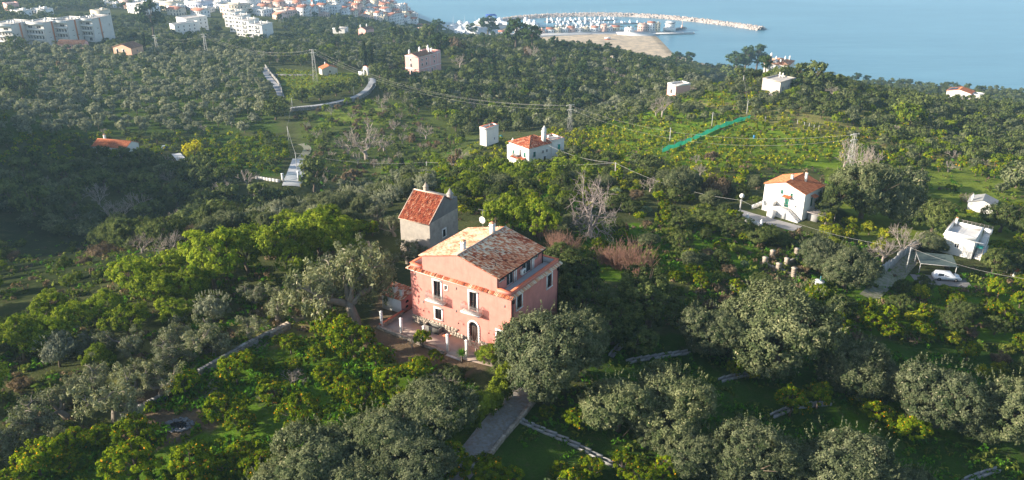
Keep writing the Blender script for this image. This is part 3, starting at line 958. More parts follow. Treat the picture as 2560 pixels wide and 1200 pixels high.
TILEV = tilemat('villa_roof_tiles', [(0.18, 0.05, 0.028), (0.46, 0.12, 0.055), (0.60, 0.21, 0.10), (0.70, 0.36, 0.20), (0.78, 0.60, 0.42), (0.78, 0.70, 0.54)])
TILEP = tilemat('pale_roof_tiles', [(0.34, 0.12, 0.06), (0.44, 0.19, 0.11), (0.50, 0.26, 0.165), (0.53, 0.33, 0.225), (0.55, 0.38, 0.275)], 0.15)
TILER = tilemat('old_red_roof_tiles', [(0.14, 0.035, 0.02), (0.33, 0.07, 0.035), (0.42, 0.11, 0.05), (0.50, 0.17, 0.08), (0.62, 0.36, 0.24)])
TILEO = tilemat('orange_roof_tiles', [(0.42, 0.12, 0.05), (0.55, 0.18, 0.075), (0.62, 0.24, 0.11)], 0.1)
TILEB = tilemat('brown_roof_tiles', [(0.20, 0.10, 0.06), (0.28, 0.15, 0.10), (0.36, 0.22, 0.16)], 0.2)
NETG = surf('green_shade_net', (0.075, 0.10, 0.09), 0.9, 0.2, 1.5, bump=0.2)
def glassmat():
    m, nt, out = _nt('window_glass')
    b = N(nt, 'ShaderNodeBsdfPrincipled', i_Roughness=0.08)
    b.inputs['Base Color'].default_value = (0.02, 0.022, 0.026, 1)
    b.inputs['Specular IOR Level'].default_value = 0.6
    nt.links.new(b.outputs[0], out.inputs[0])
    MATS['window_glass'] = m
    return m
GLASS = glassmat()
DARKI = surf('dark_interior', (0.012, 0.012, 0.014), 0.9, 0.1, 1, bump=0)

# ------------------------------------------------------------------ walls with openings
FACE = {'F': lambda w, d: ((0, 0), (1, 0), (0, -1)), 'R': lambda w, d: ((w, 0), (0, 1), (1, 0)), 'B': lambda w, d: ((w, d), (-1, 0), (0, 1)), 'L': lambda w, d: ((0, d), (0, -1), (-1, 0))}
def wall_face(b, o, e, n, L, z0, z1, holes, rev=0.22, mat=0):
    """a wall from o along e, outside along n; holes = (centre, sill z, width, height)"""
    hs = [(c - w / 2, z, c + w / 2, z + h) for c, z, w, h in holes]
    xs = sorted({0, L, *[v for q in hs for v in (q[0], q[2])]}); zs = sorted({z0, z1, *[v for q in hs for v in (q[1], q[3])]})
    P = lambda s, z, k=0.0: (o[0] + e[0] * s - n[0] * k, o[1] + e[1] * s - n[1] * k, z)
    for i in range(len(xs) - 1):
        for j in range(len(zs) - 1):
            cx, cz = (xs[i] + xs[i + 1]) / 2, (zs[j] + zs[j + 1]) / 2
            if any(q[0] < cx < q[2] and q[1] < cz < q[3] for q in hs):
                continue
            b.quad(P(xs[i], zs[j]), P(xs[i + 1], zs[j]), P(xs[i + 1], zs[j + 1]), P(xs[i], zs[j + 1]), mat)
    for a, z, c, t in hs:
        b.quad(P(a, z), P(a, z, rev), P(a, t, rev), P(a, t), mat)
        b.quad(P(c, z, rev), P(c, z), P(c, t), P(c, t, rev), mat)
        b.quad(P(a, z), P(c, z), P(c, z, rev), P(a, z, rev), mat)
        b.quad(P(a, t, rev), P(c, t, rev), P(c, t), P(a, t), mat)

WCACHE = {}
def window_meshes(w, h, style):
    """meshes in local coordinates: x along the wall, y outwards negative -> frame, pane"""
    key = (round(w, 2), round(h, 2), style)
    if key in WCACHE:
        return WCACHE[key]
    f = MB(); s = 0.23 if style in ('trim', 'trimgrille', 'trimdoor', 'shut_trim') else 0.0
    if s:
        f.box(-w / 2 - s, -0.05, 0, -w / 2, 0.0, h, 0); f.box(w / 2, -0.05, 0, w / 2 + s, 0.0, h, 0)
        f.box(-w / 2 - s - 0.03, -0.055, h, w / 2 + s + 0.03, 0.0, h + s, 0)
        if style != 'trimdoor':
            f.box(-w / 2 - s - 0.03, -0.09, -0.11, w / 2 + s + 0.03, 0.0, 0, 0)
    m = 1
    t = 0.07
    f.box(-w / 2, 0.10, 0, -w / 2 + t, 0.16, h, m); f.box(w / 2 - t, 0.10, 0, w / 2, 0.16, h, m)
    f.box(-w / 2 + t, 0.10, h - t, w / 2 - t, 0.16, h, m); f.box(-w / 2 + t, 0.10, 0, w / 2 - t, 0.16, t, m)
    if w > 0.6 and style != 'plain1':
        f.box(-0.04, 0.10, t, 0.04, 0.16, h - t, m)
    if style in ('trim', 'trimdoor') and h > 1.2:
        f.box(-w / 2 + t, 0.12, h * 0.45, w / 2 - t, 0.15, h * 0.45 + 0.05, m)
    g = MB()
    if style in ('trimgrille',):
        for k in range(7):
            x = -w / 2 + w * (k + .5) / 7
            g.box(x - 0.015, 0.03, 0, x + 0.015, 0.05, h)
        for k in range(8):
            z = h * (k + .5) / 8
            g.box(-w / 2, 0.015, z - 0.012, w / 2, 0.028, z + 0.012)
    p = MB()
    p.quad((-w / 2, 0.17, 0), (w / 2, 0.17, 0), (w / 2, 0.17, h), (-w / 2, 0.17, h))
    sh = MB()
    if style.startswith('shut'):
        for sx in (-1, 1):
            sh.box(min(0.01 * sx, w / 2 * sx), 0.02, 0.02, max(0.01 * sx, w / 2 * sx), 0.06, h - 0.02)
            for k in range(int(h / 0.14)):
                sh.box(min(0.06 * sx, (w / 2 - .06) * sx), 0.0, 0.06 + k * 0.14, max(0.06 * sx, (w / 2 - .06) * sx), 0.02, 0.13 + k * 0.14)
    fm = DOORB if style in ('trim', 'trimdoor', 'trimgrille') else TRIMW
    WCACHE[key] = (f.mesh('window_frame', [TRIMW, fm]), p.mesh('pane', GLASS), g.mesh('grille', DARKM) if g.n else None, sh if sh.n else None)
    return WCACHE[key]

def put_windows(root, w, d, face, items, z0=0.0, shutter=None, o=None, name='window'):
    for it in items:
        c, z, ww, hh, style = it[:5]
        oo, e, n = o or FACE[face](w, d)
        fr, pn, gr, sh = window_meshes(ww, hh, style)
        x, y = oo[0] + e[0] * c, oo[1] + e[1] * c
        q = ob('door' if hh > 1.9 and style in ('trimdoor', 'door') else name, fr, root, (x, y, z + z0), yaw=math.atan2(e[1], e[0]))
        ob('pane', pn, q)
        if gr: ob('grille', gr, q)
        if sh:
            k = ('sh', round(ww, 2), round(hh, 2), (shutter or GREENSH).name)
            if k not in WCACHE:
                WCACHE[k] = sh.mesh('shutter', shutter or GREENSH)
            ob('shutter', WCACHE[k], q)

def tiles(b, A, e, L, s, S, tw=0.2, tl=0.36, seed=1, mat=0, patch=0.0, lift=0.03, tmap=None):
    """barrel tiles over a slope: A eave corner, e along the eave, s up the slope; every tile is its own half round"""
    A, e, s = np.array(A, float), np.array(e, float), np.array(s, float)
    n = np.cross(e, s); n /= np.linalg.norm(n)
    if n[2] < 0: n = -n
    nx, ny = max(1, int(round(L / tw))), max(1, int(round(S / tl)))
    tw, tl = L / nx, S / ny
    r = np.random.default_rng(seed)
    b.quad(A - n * 0.02, A + e * L - n * 0.02, A + e * L + s * S - n * 0.02, A + s * S - n * 0.02, mat, 0.1)
    ang = np.array([math.pi, math.pi * 0.66, math.pi * 0.33, 0.0])
    V, F, T = [], [], []
    base = 0
    for j in range(ny):
        for i in range(nx):
            u = (i + 0.5) * tw + r.normal() * tw * 0.05; v = j * tl + r.normal() * tl * 0.05
            yw = r.normal() * 0.03
            w0, w1 = tw * 0.46, tw * 0.36
            for (vv, ww, up) in ((v - 0.03, w0, lift + 0.02 + r.random() * 0.012), (v + tl * 1.05, w1, 0.005)):
                for a in ang:
                    V.append(A + e * (u + math.cos(a) * ww + (vv - v) * yw) + s * vv + n * (up + math.sin(a) * ww * 0.75))
            for k in range(3):
                F.append((base + k, base + k + 1, base + 5 + k, base + 4 + k))
            F.append((base, base + 3, base + 2, base + 1))
            t = tmap(u / L, v / S, r) if tmap else r.random()
            T += [t] * 4
            base += 8
    V = np.array(V)
    b.v.append(V)
    for f, t in zip(F, T):
        b.f.append([q + b.n for q in f]); b.m.append(mat); b.t.append(t)
    b.n += len(V)

def gable_roof(root, w, d, zw, rise, axis_, over, mat, tw=0.25, tl=0.42, seed=3, hip=False, name='roof', zoff=0.0, x0=0.0, y0=0.0):
    """tiled slopes over a w x d box with walls to zw"""
    b = MB(); k = over
    if hip:
        hx = min(w, d) / 2
        def tri(A, B, C):   # eave A-B, apex C (triangular slope made of shrinking rows)
            A, B, C = map(lambda q: np.array(q, float), (A, B, C))
            n = max(3, int(np.linalg.norm((A + B) / 2 - C) / tl))
            b.add([A - [0, 0, .03], B - [0, 0, .03], C - [0, 0, .03]], [(0, 1, 2)], 0, 0.2)
            for i in range(n):
                a, c = A + (C - A) * i / n, B + (C - B) * i / n
                a2, c2 = A + (C - A) * (i + 1) / n, B + (C - B) * (i + 1) / n
                ins = np.linalg.norm(a2 - a)
                e = (c - a); Ls = np.linalg.norm(e)
                if Ls < tw: continue
                e /= Ls
                mid = (A + B) / 2; s = (C - mid); SS = np.linalg.norm(s); s = s / SS
                sh = Ls / 2 / (n - i) * 0.5
                tiles(b, a + e * sh, e, max(tw, Ls - 2 * sh), s, SS / n, tw, tl, seed + i)
        if w >= d:
            hx = d / 2; P1, P2 = (hx, d / 2, zw + rise), (w - hx, d / 2, zw + rise)
        else:
            hx = w / 2; P1, P2 = (w / 2, hx, zw + rise), (w / 2, d - hx, zw + rise)
        c = [(-k, -k, zw), (w + k, -k, zw), (w + k, d + k, zw), (-k, d + k, zw)]
        def trap(A, B, P, Q):
            A, B, P, Q = map(lambda q: np.array(q, float), (A, B, P, Q))
            n = max(3, int(np.linalg.norm((A + B) / 2 - (P + Q) / 2) / tl))
            b.add([A - [0, 0, .03], B - [0, 0, .03], Q - [0, 0, .03], P - [0, 0, .03]], [(0, 1, 2, 3)], 0, 0.2)
            e = (B - A) / np.linalg.norm(B - A)
            nn = (P + Q) / 2 - (A + B) / 2; nn -= e * (nn @ e); SS = np.linalg.norm(nn); s = nn / SS
            for i in range(n):
                a, c_ = A + (P - A) * (i + .25) / n, B + (Q - B) * (i + .25) / n
                a0 = A + (P - A) * i / n
                Ls = np.linalg.norm(c_ - a)
                if Ls < tw: continue
                tiles(b, a0 + e * ((a - a0) @ e), e, Ls, s, SS / n, tw, tl, seed + 50 + i)
        if w >= d:
            trap(c[0], c[1], P1, P2); trap(c[2], c[3], P2, P1); tri(c[1], c[2], P2); tri(c[3], c[0], P1)
        else:
            trap(c[1], c[2], P1, P2); trap(c[3], c[0], P2, P1); tri(c[0], c[1], P1); tri(c[2], c[3], P2)
        for q, p in ((c[0], P1), (c[1], P1 if w < d else P2), (c[2], P2), (c[3], P2 if w < d else P1), (P1, P2)):
            b.tube([np.array(q) + [0, 0, .04], np.array(p) + [0, 0, .05]], 0.11, 6, 0, 0.75)
    else:
        if axis_ == 'x':
            half = d / 2; sl = math.hypot(half + k, rise * (half + k) / half); dz = rise * k / half
            for sd in (0, 1):
                A = (-k, -k, zw - dz) if sd == 0 else (w + k, d + k, zw - dz)
                e = (1, 0, 0) if sd == 0 else (-1, 0, 0)
                s = np.array([0, half + k, rise + dz]) if sd == 0 else np.array([0, -(half + k), rise + dz])
                tiles(b, A, e, w + 2 * k, s / np.linalg.norm(s), sl, tw, tl, seed + sd)
            b.tube([(-k, d / 2, zw + rise + .05), (w + k, d / 2, zw + rise + .05)], 0.13, 6, 0, 0.6)
        else:
            half = w / 2; sl = math.hypot(half + k, rise * (half + k) / half); dz = rise * k / half
            for sd in (0, 1):
                A = (-k, d + k, zw - dz) if sd == 0 else (w + k, -k, zw - dz)
                e = (0, -1, 0) if sd == 0 else (0, 1, 0)
                s = np.array([half + k, 0, rise + dz]) if sd == 0 else np.array([-(half + k), 0, rise + dz])
                tiles(b, A, e, d + 2 * k, s / np.linalg.norm(s), sl, tw, tl, seed + sd)
            b.tube([(w / 2, -k, zw + rise + .05), (w / 2, d + k, zw + rise + .05)], 0.13, 6, 0, 0.6)
    o = part(name, b, [mat], root, 'stuff', loc=(x0, y0, zoff + 0.03))
    return o

def box_walls(b, w, d, z0, z1, holes, gable=None, rise=0, mat=0, top=True):
    for fc in 'FRBL':
        o, e, n = FACE[fc](w, d)
        L = w if fc in 'FB' else d
        wall_face(b, o, e, n, L, z0, z1, [h[:4] for h in holes.get(fc, [])], mat=mat)
    if gable == 'x':
        for x, fl in ((0, 0), (w, 1)):
            b.add([(x, 0, z1), (x, d, z1), (x, d / 2, z1 + rise)], [(0, 2, 1) if not fl else (0, 1, 2)], mat)
    elif gable == 'y':
        for y in (0, d):
            b.add([(0, y, z1), (w, y, z1), (w / 2, y, z1 + rise)], [(0, 1, 2)], mat)

def chimney(root, x, y, z0, z1, s=0.5, mat=None, cap='flat', name='chimney'):
    b = MB()
    b.box(x - s / 2, y - s / 2, z0, x + s / 2, y + s / 2, z1)
    b.box(x - s * .62, y - s * .62, z1, x + s * .62, y + s * .62, z1 + 0.09)
    if cap == 'flat':
        for sx in (-1, 1):
            for sy in (-1, 1):
                b.box(x + sx * s * .4 - .06, y + sy * s * .4 - .06, z1 + .09, x + sx * s * .4 + .06, y + sy * s * .4 + .06, z1 + .35)
        b.box(x - s * .55, y - s * .55, z1 + 0.35, x + s * .55, y + s * .55, z1 + 0.42, 1)
    else:
        b.add([(x - s * .5, y - s * .5, z1 + .09), (x + s * .5, y - s * .5, z1 + .09), (x + s * .5, y + s * .5, z1 + .09), (x - s * .5, y + s * .5, z1 + .09), (x, y, z1 + .09 + s * 1.3)], [(0, 1, 4), (1, 2, 4), (2, 3, 4), (3, 0, 4)])
    return part(name, b, [mat or WHITEW, TILEV], root)

def parapet(b, w, d, z0, z1, t=0.25, mat=0, over=0.0, x0=0, y0=0):
    b.box(x0 - over, y0 - over, z0, x0 + w + over, y0 + t, z1, mat); b.box(x0 - over, y0 + d - t, z0, x0 + w + over, y0 + d + over, z1, mat)
    b.box(x0 - over, y0 + t, z0, x0 + t, y0 + d - t, z1, mat); b.box(x0 + w - t, y0 + t, z0, x0 + w + over, y0 + d - t, z1, mat)

def start(sname, oname, label, cat='house', group=None):
    x, y, z, yaw, w, d = SITES[sname]
    return thing(oname, (x, y, z), yaw, label, cat, group), w, d
# ------------------------------------------------------------------ the pink villa
def build_villa():
    t, W, D = start('villa', 'pink_villa', 'large terracotta pink villa with tiled roof, two balconies and white window surrounds', 'villa')
    H = 7.9
    front = [(4.17, 4.42, 1.05, 2.5, 'trimdoor'), (9.6, 4.42, 1.05, 2.5, 'trimdoor'), (5.52, 6.05, 0.42, 0.62, 'plain1'), (4.22, 1.6, 0.95, 1.45, 'trimgrille'), (13.5, 1.2, 0.95, 1.6, 'trimgrille')]
    arch = (9.6, 0.0, 1.3, 2.85)
    side = [(1.75, 5.55, 1.05, 1.75, 'trim'), (8.75, 5.35, 1.05, 1.75, 'trim')]
    b = MB()
    box_walls(b, W, D, -0.6, H, {'F': front + [arch], 'R': side})
    part('lower_wall', b, [PINKW], t)
    put_windows(t, W, D, 'F', front); put_windows(t, W, D, 'R', side)
    # small window surround
    b = MB(); x, z = 5.52, 6.05
    b.box(x - .31, -.04, z - .1, x - .21, 0, z + .72); b.box(x + .21, -.04, z - .1, x + .31, 0, z + .72); b.box(x - .21, -.04, z + .62, x + .21, 0, z + .72); b.box(x - .21, -.04, z - .1, x + .21, 0, z)
    part('window_surround', b, [TRIMW], t)
    # terrace floor round the upper storey, white inner faces of the parapet, coping
    b = MB(); b.quad((0.3, 0.3, 7.58), (14.7, 0.3, 7.58), (14.7, 10.7, 7.58), (0.3, 10.7, 7.58)); part('terrace_floor', b, [FLOORW], t)
    b = MB()
    for x0, y0, x1, y1 in ((0.02, 0.02, 1.9, 0.3), (13.0, 0.02, 14.98, 0.3), (0.02, 10.7, 14.98, 10.98), (0.02, 0.3, 0.3, 10.7), (14.7, 0.3, 14.98, 10.7)):
        b.box(x0, y0, 7.9, x1, y1, 8.33)
    part('parapet', b, [PINKW], t)
    b = MB()
    for x0, y0, x1, y1 in ((-.03, -.03, 1.898, 0.34), (13.002, -.03, 15.03, 0.34), (-.03, 10.66, 15.03, 11.03), (-.03, 0.34, 0.34, 10.66), (14.66, 0.34, 15.03, 10.66)):
        b.box(x0, y0, 8.33, x1, y1, 8.40)
    part('coping', b, [COPING], t)
    b = MB()
    b.box(0.3, 10.66, 7.6, 14.7, 10.695, 8.32); b.box(14.66, 0.34, 7.6, 14.695, 10.6, 8.32); b.box(0.305, 0.34, 7.6, 0.34, 10.6, 8.32)
    part('inner_parapet_face', b, [FLOORW], t)
    # cornice: white band and a row of tiles sloping out along front, right side and left side
    b = MB(); b.box(-.22, -.22, 7.50, 15.22, 0, 7.62); b.box(15.0, 0.0, 7.50, 15.22, 11.1, 7.62); b.box(-.22, 0.0, 7.5, 0, 11.1, 7.62); b.box(-.12, -.12, 7.40, 15.12, -0.003, 7.5); b.box(15.003, -.12, 7.40, 15.12, 11.05, 7.497)
    part('cornice', b, [TRIMW], t)
    b = MB(); k = 0.36; sl = np.array([0, k, 0.24]); S = np.linalg.norm(sl)
    tm = lambda u, v, r: float(np.clip(0.36 + 0.1 * math.sin(u * 31) + r.normal() * 0.22, 0, 1))
    tiles(b, (-.4, -k, 7.64), (1, 0, 0), 15.8, sl / S, S * 1.02, 0.20, 0.5, 3, 0, tmap=tm)
    sl2 = np.array([-k, 0, 0.24])
    tiles(b, (15 + k, -.4, 7.64), (0, 1, 0), 11.8, sl2 / S, S * 1.02, 0.22, 0.5, 5, 0, tmap=lambda u, v, r: 0.55 + 0.4 * r.random())
    sl3 = np.array([k, 0, 0.24])
    tiles(b, (-k, 11.4, 7.64), (0, -1, 0), 11.8, sl3 / S, S * 1.02, 0.22, 0.5, 6, 0)
    part('cornice_tiles', b, [TILEV], t, 'stuff')
    # upper storey, gables front and back
    x0, x1, y0, y1, ze, zr, xr = 1.9, 13.0, 0.06, 10.3, 9.75, 11.15, 7.45
    b = MB()
    wall_face(b, (x0, y0), (1, 0), (0, -1), x1 - x0, 7.58, ze, [])
    b.add([(x0, y0, ze), (x1, y0, ze), (xr, y0, zr)], [(0, 1, 2)])
    wall_face(b, (x1, y1), (-1, 0), (0, 1), x1 - x0, 7.58, ze, [])
    b.add([(x0, y1, ze), (x1, y1, ze), (xr, y1, zr)], [(0, 2, 1)])
    wall_face(b, (x0, y1), (0, -1), (-1, 0), y1 - y0, 7.58, ze, [])
    up = [(1.15, 8.75, 1.4, 0.85, 'plain'), (2.85, 7.6, 1.6, 2.05, 'door'), (6.55, 7.6, 2.2, 2.05, 'door'), (8.75, 8.7, 1.2, 0.9, 'plain')]
    wall_face(b, (x1, y0), (0, 1), (1, 0), y1 - y0, 7.58, ze, [u[:4] for u in up])
    part('upper_wall', b, [PINKW], t)
    put_windows(t, W, D, None, up, o=((x1, y0), (0, 1), (1, 0)))
    b = MB()
    for y in (3.72, 4.1, 7.75, 8.1):
        b = MB()
        b.box(x1, y0 + y - .1, 7.6, x1 + .07, y0 + y + .1, 9.7)
        part('white_pilaster', b, [TRIMW], t)
    b = MB()
    b.box(x1 + 0.02, y0 + .2, 9.52, x1 + .30, y0 + 3.9, 9.64); b.box(x1 + 0.02, y0 + 5.2, 9.52, x1 + .30, y0 + 8.0, 9.64)
    part('rolled_awning', b, [TRIMW], t)
    # two slopes
    for nm, A, e, s, S, mat, tm, sd in (
        ('right_roof_slope', (13.42, y0 - .12, 9.66), (0, 1, 0), (xr - 13.42, 0, zr - 9.66 + .06), None, TILEV, lambda u, v, r: float(np.clip(r.beta(1.3, 1.0) * (0.72 + 0.4 * v) + 0.1 * math.sin(u * 9 + v * 5), 0, 1)), 11),
        ('left_roof_slope', (1.5, y1 + .12, 9.68), (0, -1, 0), (xr - 1.5, 0, zr - 9.68 + .06), None, TILEP, lambda u, v, r: float(np.clip(r.beta(2.0, 1.3) + .45 * float(vnoise(u * 10, v * 6, 1.1, 5)), 0, 1)), 12)):
        b = MB(); s = np.array(s, float); S = np.linalg.norm(s)
        tiles(b, A, e, y1 - y0 + .24, s / S, S, 0.19, 0.33, sd, 0, tmap=tm)
        part(nm, b, [mat], t, 'stuff')
    b = MB(); b.tube([(xr, y0 - .14, zr + .11), (xr, y1 + .14, zr + .11)], 0.14, 7, 0, 0.9)
    part('ridge', b, [surf('ridge_mortar', (0.42, 0.33, 0.27), 0.9, 0.2, 2)], t)
    b = MB(); b.box(13.42, y0 - .14, 9.55, 13.54, y1 + .14, 9.68); b.box(13.06, y0 - .1, 9.58, 13.42, y1 + .1, 9.62)
    part('gutter', b, [DARKM], t)
    for x, y, za, zb in ((13.1, y0 + .08, 7.6, 9.6), (13.1, y1 - .1, 7.6, 9.6), (15.1, .25, -.5, 7.35), (15.1, 10.75, 1.0, 7.35)):
        b = MB(); b.cyl(x, y, za, zb, .055)
        if x > 15:
            b.box(x - .14, y - .14, zb - .45, x + .16, y + .14, zb)
        part('downpipe', b, [DARKM], t)
    # stone plinth of irregular blocks
    b = MB(); r = random.Random(4)
    for z0, z1 in ((-.05, .28), (.28, .6), (.6, .9), (.9, 1.15)):
        x = 0.0
        while x < 15:
            l = .25 + r.random() * .35; xe = min(15.02, x + l)
            hz = 1.15 if x < 7 else 0.75
            gap = any(abs((x + xe) / 2 - c) < hw for c, hw in ((9.6, .85), (13.5, .68 if z1 > 1.0 else 0)))
            if z1 <= hz + .01 and not gap:
                b.box(x + .01, -.07 - r.random() * .05, z0 + .01, xe - .01, 0.0, z1 - .01, 0, r.random())
            x = xe
    part('stone_plinth', b, [PALEST], t, 'stuff')
    # arched doorway: ring of voussoirs, door leaves below and lunette above
    R, cx, zc = 0.65, 9.6, 2.2
    b = MB()
    for sx in (-1, 1):
        for k in range(6):
            b.box(min(cx + sx * R, cx + sx * (R + .26)), -.08, k * .366, max(cx + sx * R, cx + sx * (R + .26)), 0, k * .366 + .355)
    vs = MB()
    for k in range(11):
        a0, a1 = math.pi * k / 11 + .012, math.pi * (k + 1) / 11 - .012
        q = [(cx + math.cos(a) * rr, zc + math.sin(a) * rr) for a, rr in ((a0, R), (a0, R + .26), (a1, R + .26), (a1, R))]
        b.prism(q, -.08, 0.0)
    part('arch_surround', b, [TRIMW], t)
    b = MB()
    for sx in (-1, 1):   # wall filling the corners outside the arch
        pts = [(cx + sx * R, zc), (cx + sx * R, 2.85)] + [(cx + sx * R * math.sin(a), zc + R * math.cos(a)) for a in np.linspace(0, math.pi / 2, 7)]
        b.prism(pts, 0.002, 0.2)
    part('arch_spandrel', b, [PINKW], t)
    b = MB(); b.box(cx - R, .15, 0.02, cx + R, .2, 2.2)
    for k in range(5): b.box(cx - R + .04 + k * .25, .12, .1, cx - R + .22 + k * .25, .15, 2.1)
    d_ = part('arched_door', b, [DOORB], t)
    b = MB(); b.quad((cx - R, .19, 2.2), (cx + R, .19, 2.2), (cx + R, .19, 2.85), (cx - R, .19, 2.85)); part('pane', b, [GLASS], d_)
    # balconies
    for cx in (4.17, 9.6):
        b = MB(); w = 1.38
        b.box(cx - w, -.82, 4.22, cx + w, 0, 4.36); b.box(cx - w + .1, -.7, 4.12, cx + w - .1, 0, 4.22)
        bal = part('balcony', b, [TRIMW], t)
        b = MB()
        for z in (4.46, 4.62, 5.22, 5.36):
            b.box(cx - w + .03, -.79, z - .014, cx + w - .03, -.765, z + .014)
            for sx in (-1, 1):
                xx = cx + sx * (w - .04); b.box(xx - .012, -.77, z - .014, xx + .012, 0, z + .014)
        n = 24
        for k in range(n + 1):
            x = cx - w + .04 + (2 * w - .08) * k / n
            b.box(x - .009, -.785, 4.36, x + .009, -.767, 5.36)
            if k < n:
                xm = x + (2 * w - .08) / n / 2; z = 4.92
                b.obox((xm, -.776, z), (.012, .012, .5), 0, 0.24 * (-1) ** k, 0)
        for sx in (-1, 1):
            for k in range(7):
                y = -.74 + .72 * k / 7
                b.box(cx + sx * (w - .04) - .009, y - .009, 4.36, cx + sx * (w - .04) + .009, y + .009, 5.36)
                b.obox((cx + sx * (w - .04), y + .05, 4.92), (.012, .012, .5), 0, 0, 0.24 * (-1) ** k)
        part('railing', b, [RAILW], bal)
    # vents and wall lamps
    for x, z in ((0.75, 7.0), (7.1, 6.75), (14.1, 6.35), (1.9, 3.4), (7.0, 3.6), (14.2, 3.1), (14.6, 2.6)):
        b = MB(); b.box(x - .09, -.03, z - .17, x + .09, 0.0, z + .17)
        for k in range(4): b.box(x - .07, -.04, z - .13 + k * .08, x + .07, -.03, z - .1 + k * .08)
        part('vent', b, [IRON], t)
    for x, z in ((2.2, 2.45), (7.6, 2.3), (12.1, 2.35)):
        b = MB(); b.tube([(x, 0, z + .1), (x, -.25, z + .25), (x, -.42, z + .1)], .015, 5); b.cyl(x, -.42, z - .1, z + .1, .1, .03, 8)
        part('wall_lamp', b, [DARKM], t)
    # chimneys on the roof
    chimney(t, 6.95, 1.85, 10.7, 11.95, .46, WHITEW, 'flat'); chimney(t, 6.96, 8.05, 10.7, 12.1, .55, TRIMW, 'flat')
    b = MB(); b.cyl(11.6, 1.9, 10.0, 10.55, .05); part('roof_vent_pipe', b, [DARKM], t)
    # things on and by the villa
    ac = ob('air_conditioner', None, None, (*vw(13.35, 5.15), VZ + 8.25), None, 'white air conditioning unit mounted on the upper terrace wall of the pink villa', 'air conditioner', None, VYAW)
    b = MB(); b.box(-.16, -.42, 0, .16, .42, .62); part('casing', b, [TRIMW], ac)
    b = MB(); b.tube([(.165, .1, .31), (.18, .1, .31)], .24, 14); part('fan_grille', b, [IRON], ac)
    b = MB(); b.box(-.35, -.3, .05, -.16, -.26, .09); b.box(-.35, .26, .05, -.16, .3, .09); part('bracket', b, [IRON], ac)
    x, y = vw(3.3, 11.2)
    z0 = float(height(x, y))
    ds = thing('satellite_dish', (x, y, z0), VYAW, 'white satellite dish and aerial on a tall mast behind the pink villa roof', 'satellite dish')
    top = 126.4 - z0
    b = MB(); b.cyl(0, 0, 0, top, .035); part('mast', b, [IRON], ds)
    b = MB()
    for k in range(6):
        a0, a1 = .08 * k, .08 * (k + 1)
        for j in range(14):
            f0, f1 = 2 * math.pi * j / 14, 2 * math.pi * (j + 1) / 14
            P = lambda a, f: (math.cos(f) * a, -.15 - .25 * (1 - a * a / .23) * .3, top - 1.4 + math.sin(f) * a)
            b.add([P(a0, f0), P(a1, f0), P(a1, f1), P(a0, f1)], [(0, 1, 2, 3)])
    b.cyl(0, -.55, top - 1.62, top - 1.5, .05)
    part('dish', b, [TRIMW], ds)
    b = MB(); b.tube([(-.7, 0, top - .05), (.6, 0, top - .05)], .02, 5)
    for k in range(6): b.box(-.6 + k * .22, -.22, top - .06, -.58 + k * .22, .22, top - .04)
    part('aerial', b, [IRON], ds)

def rubble(b, p0, p1, z0f, h, th, r, sz=0.35, mat=0, jit=0.25):
    """a stretch of stacked stones from p0 to p1 (x, y), foot following z0f"""
    L = math.hypot(p1[0] - p0[0], p1[1] - p0[1]); yaw = math.atan2(p1[1] - p0[1], p1[0] - p0[0])
    rows = max(1, int(round(h / (sz * .62))))
    for j in range(rows):
        s = -r.random() * sz * .5
        while s < L:
            l = sz * (.7 + .7 * r.random()); m = min(max(s + l / 2, 0), L) / max(L, 1e-6)
            x, y = p0[0] + (p1[0] - p0[0]) * m, p0[1] + (p1[1] - p0[1]) * m
            z = z0f(x, y) + h * (j + .5) / rows
            b.obox((x, y, z), (l * .97, th * (1 - .12 * j / rows + .12 * r.random()), h / rows * (.96 + .1 * r.random())), yaw + r.gauss(0, .04), 0, 0, mat, r.random(), .96)
            s += l

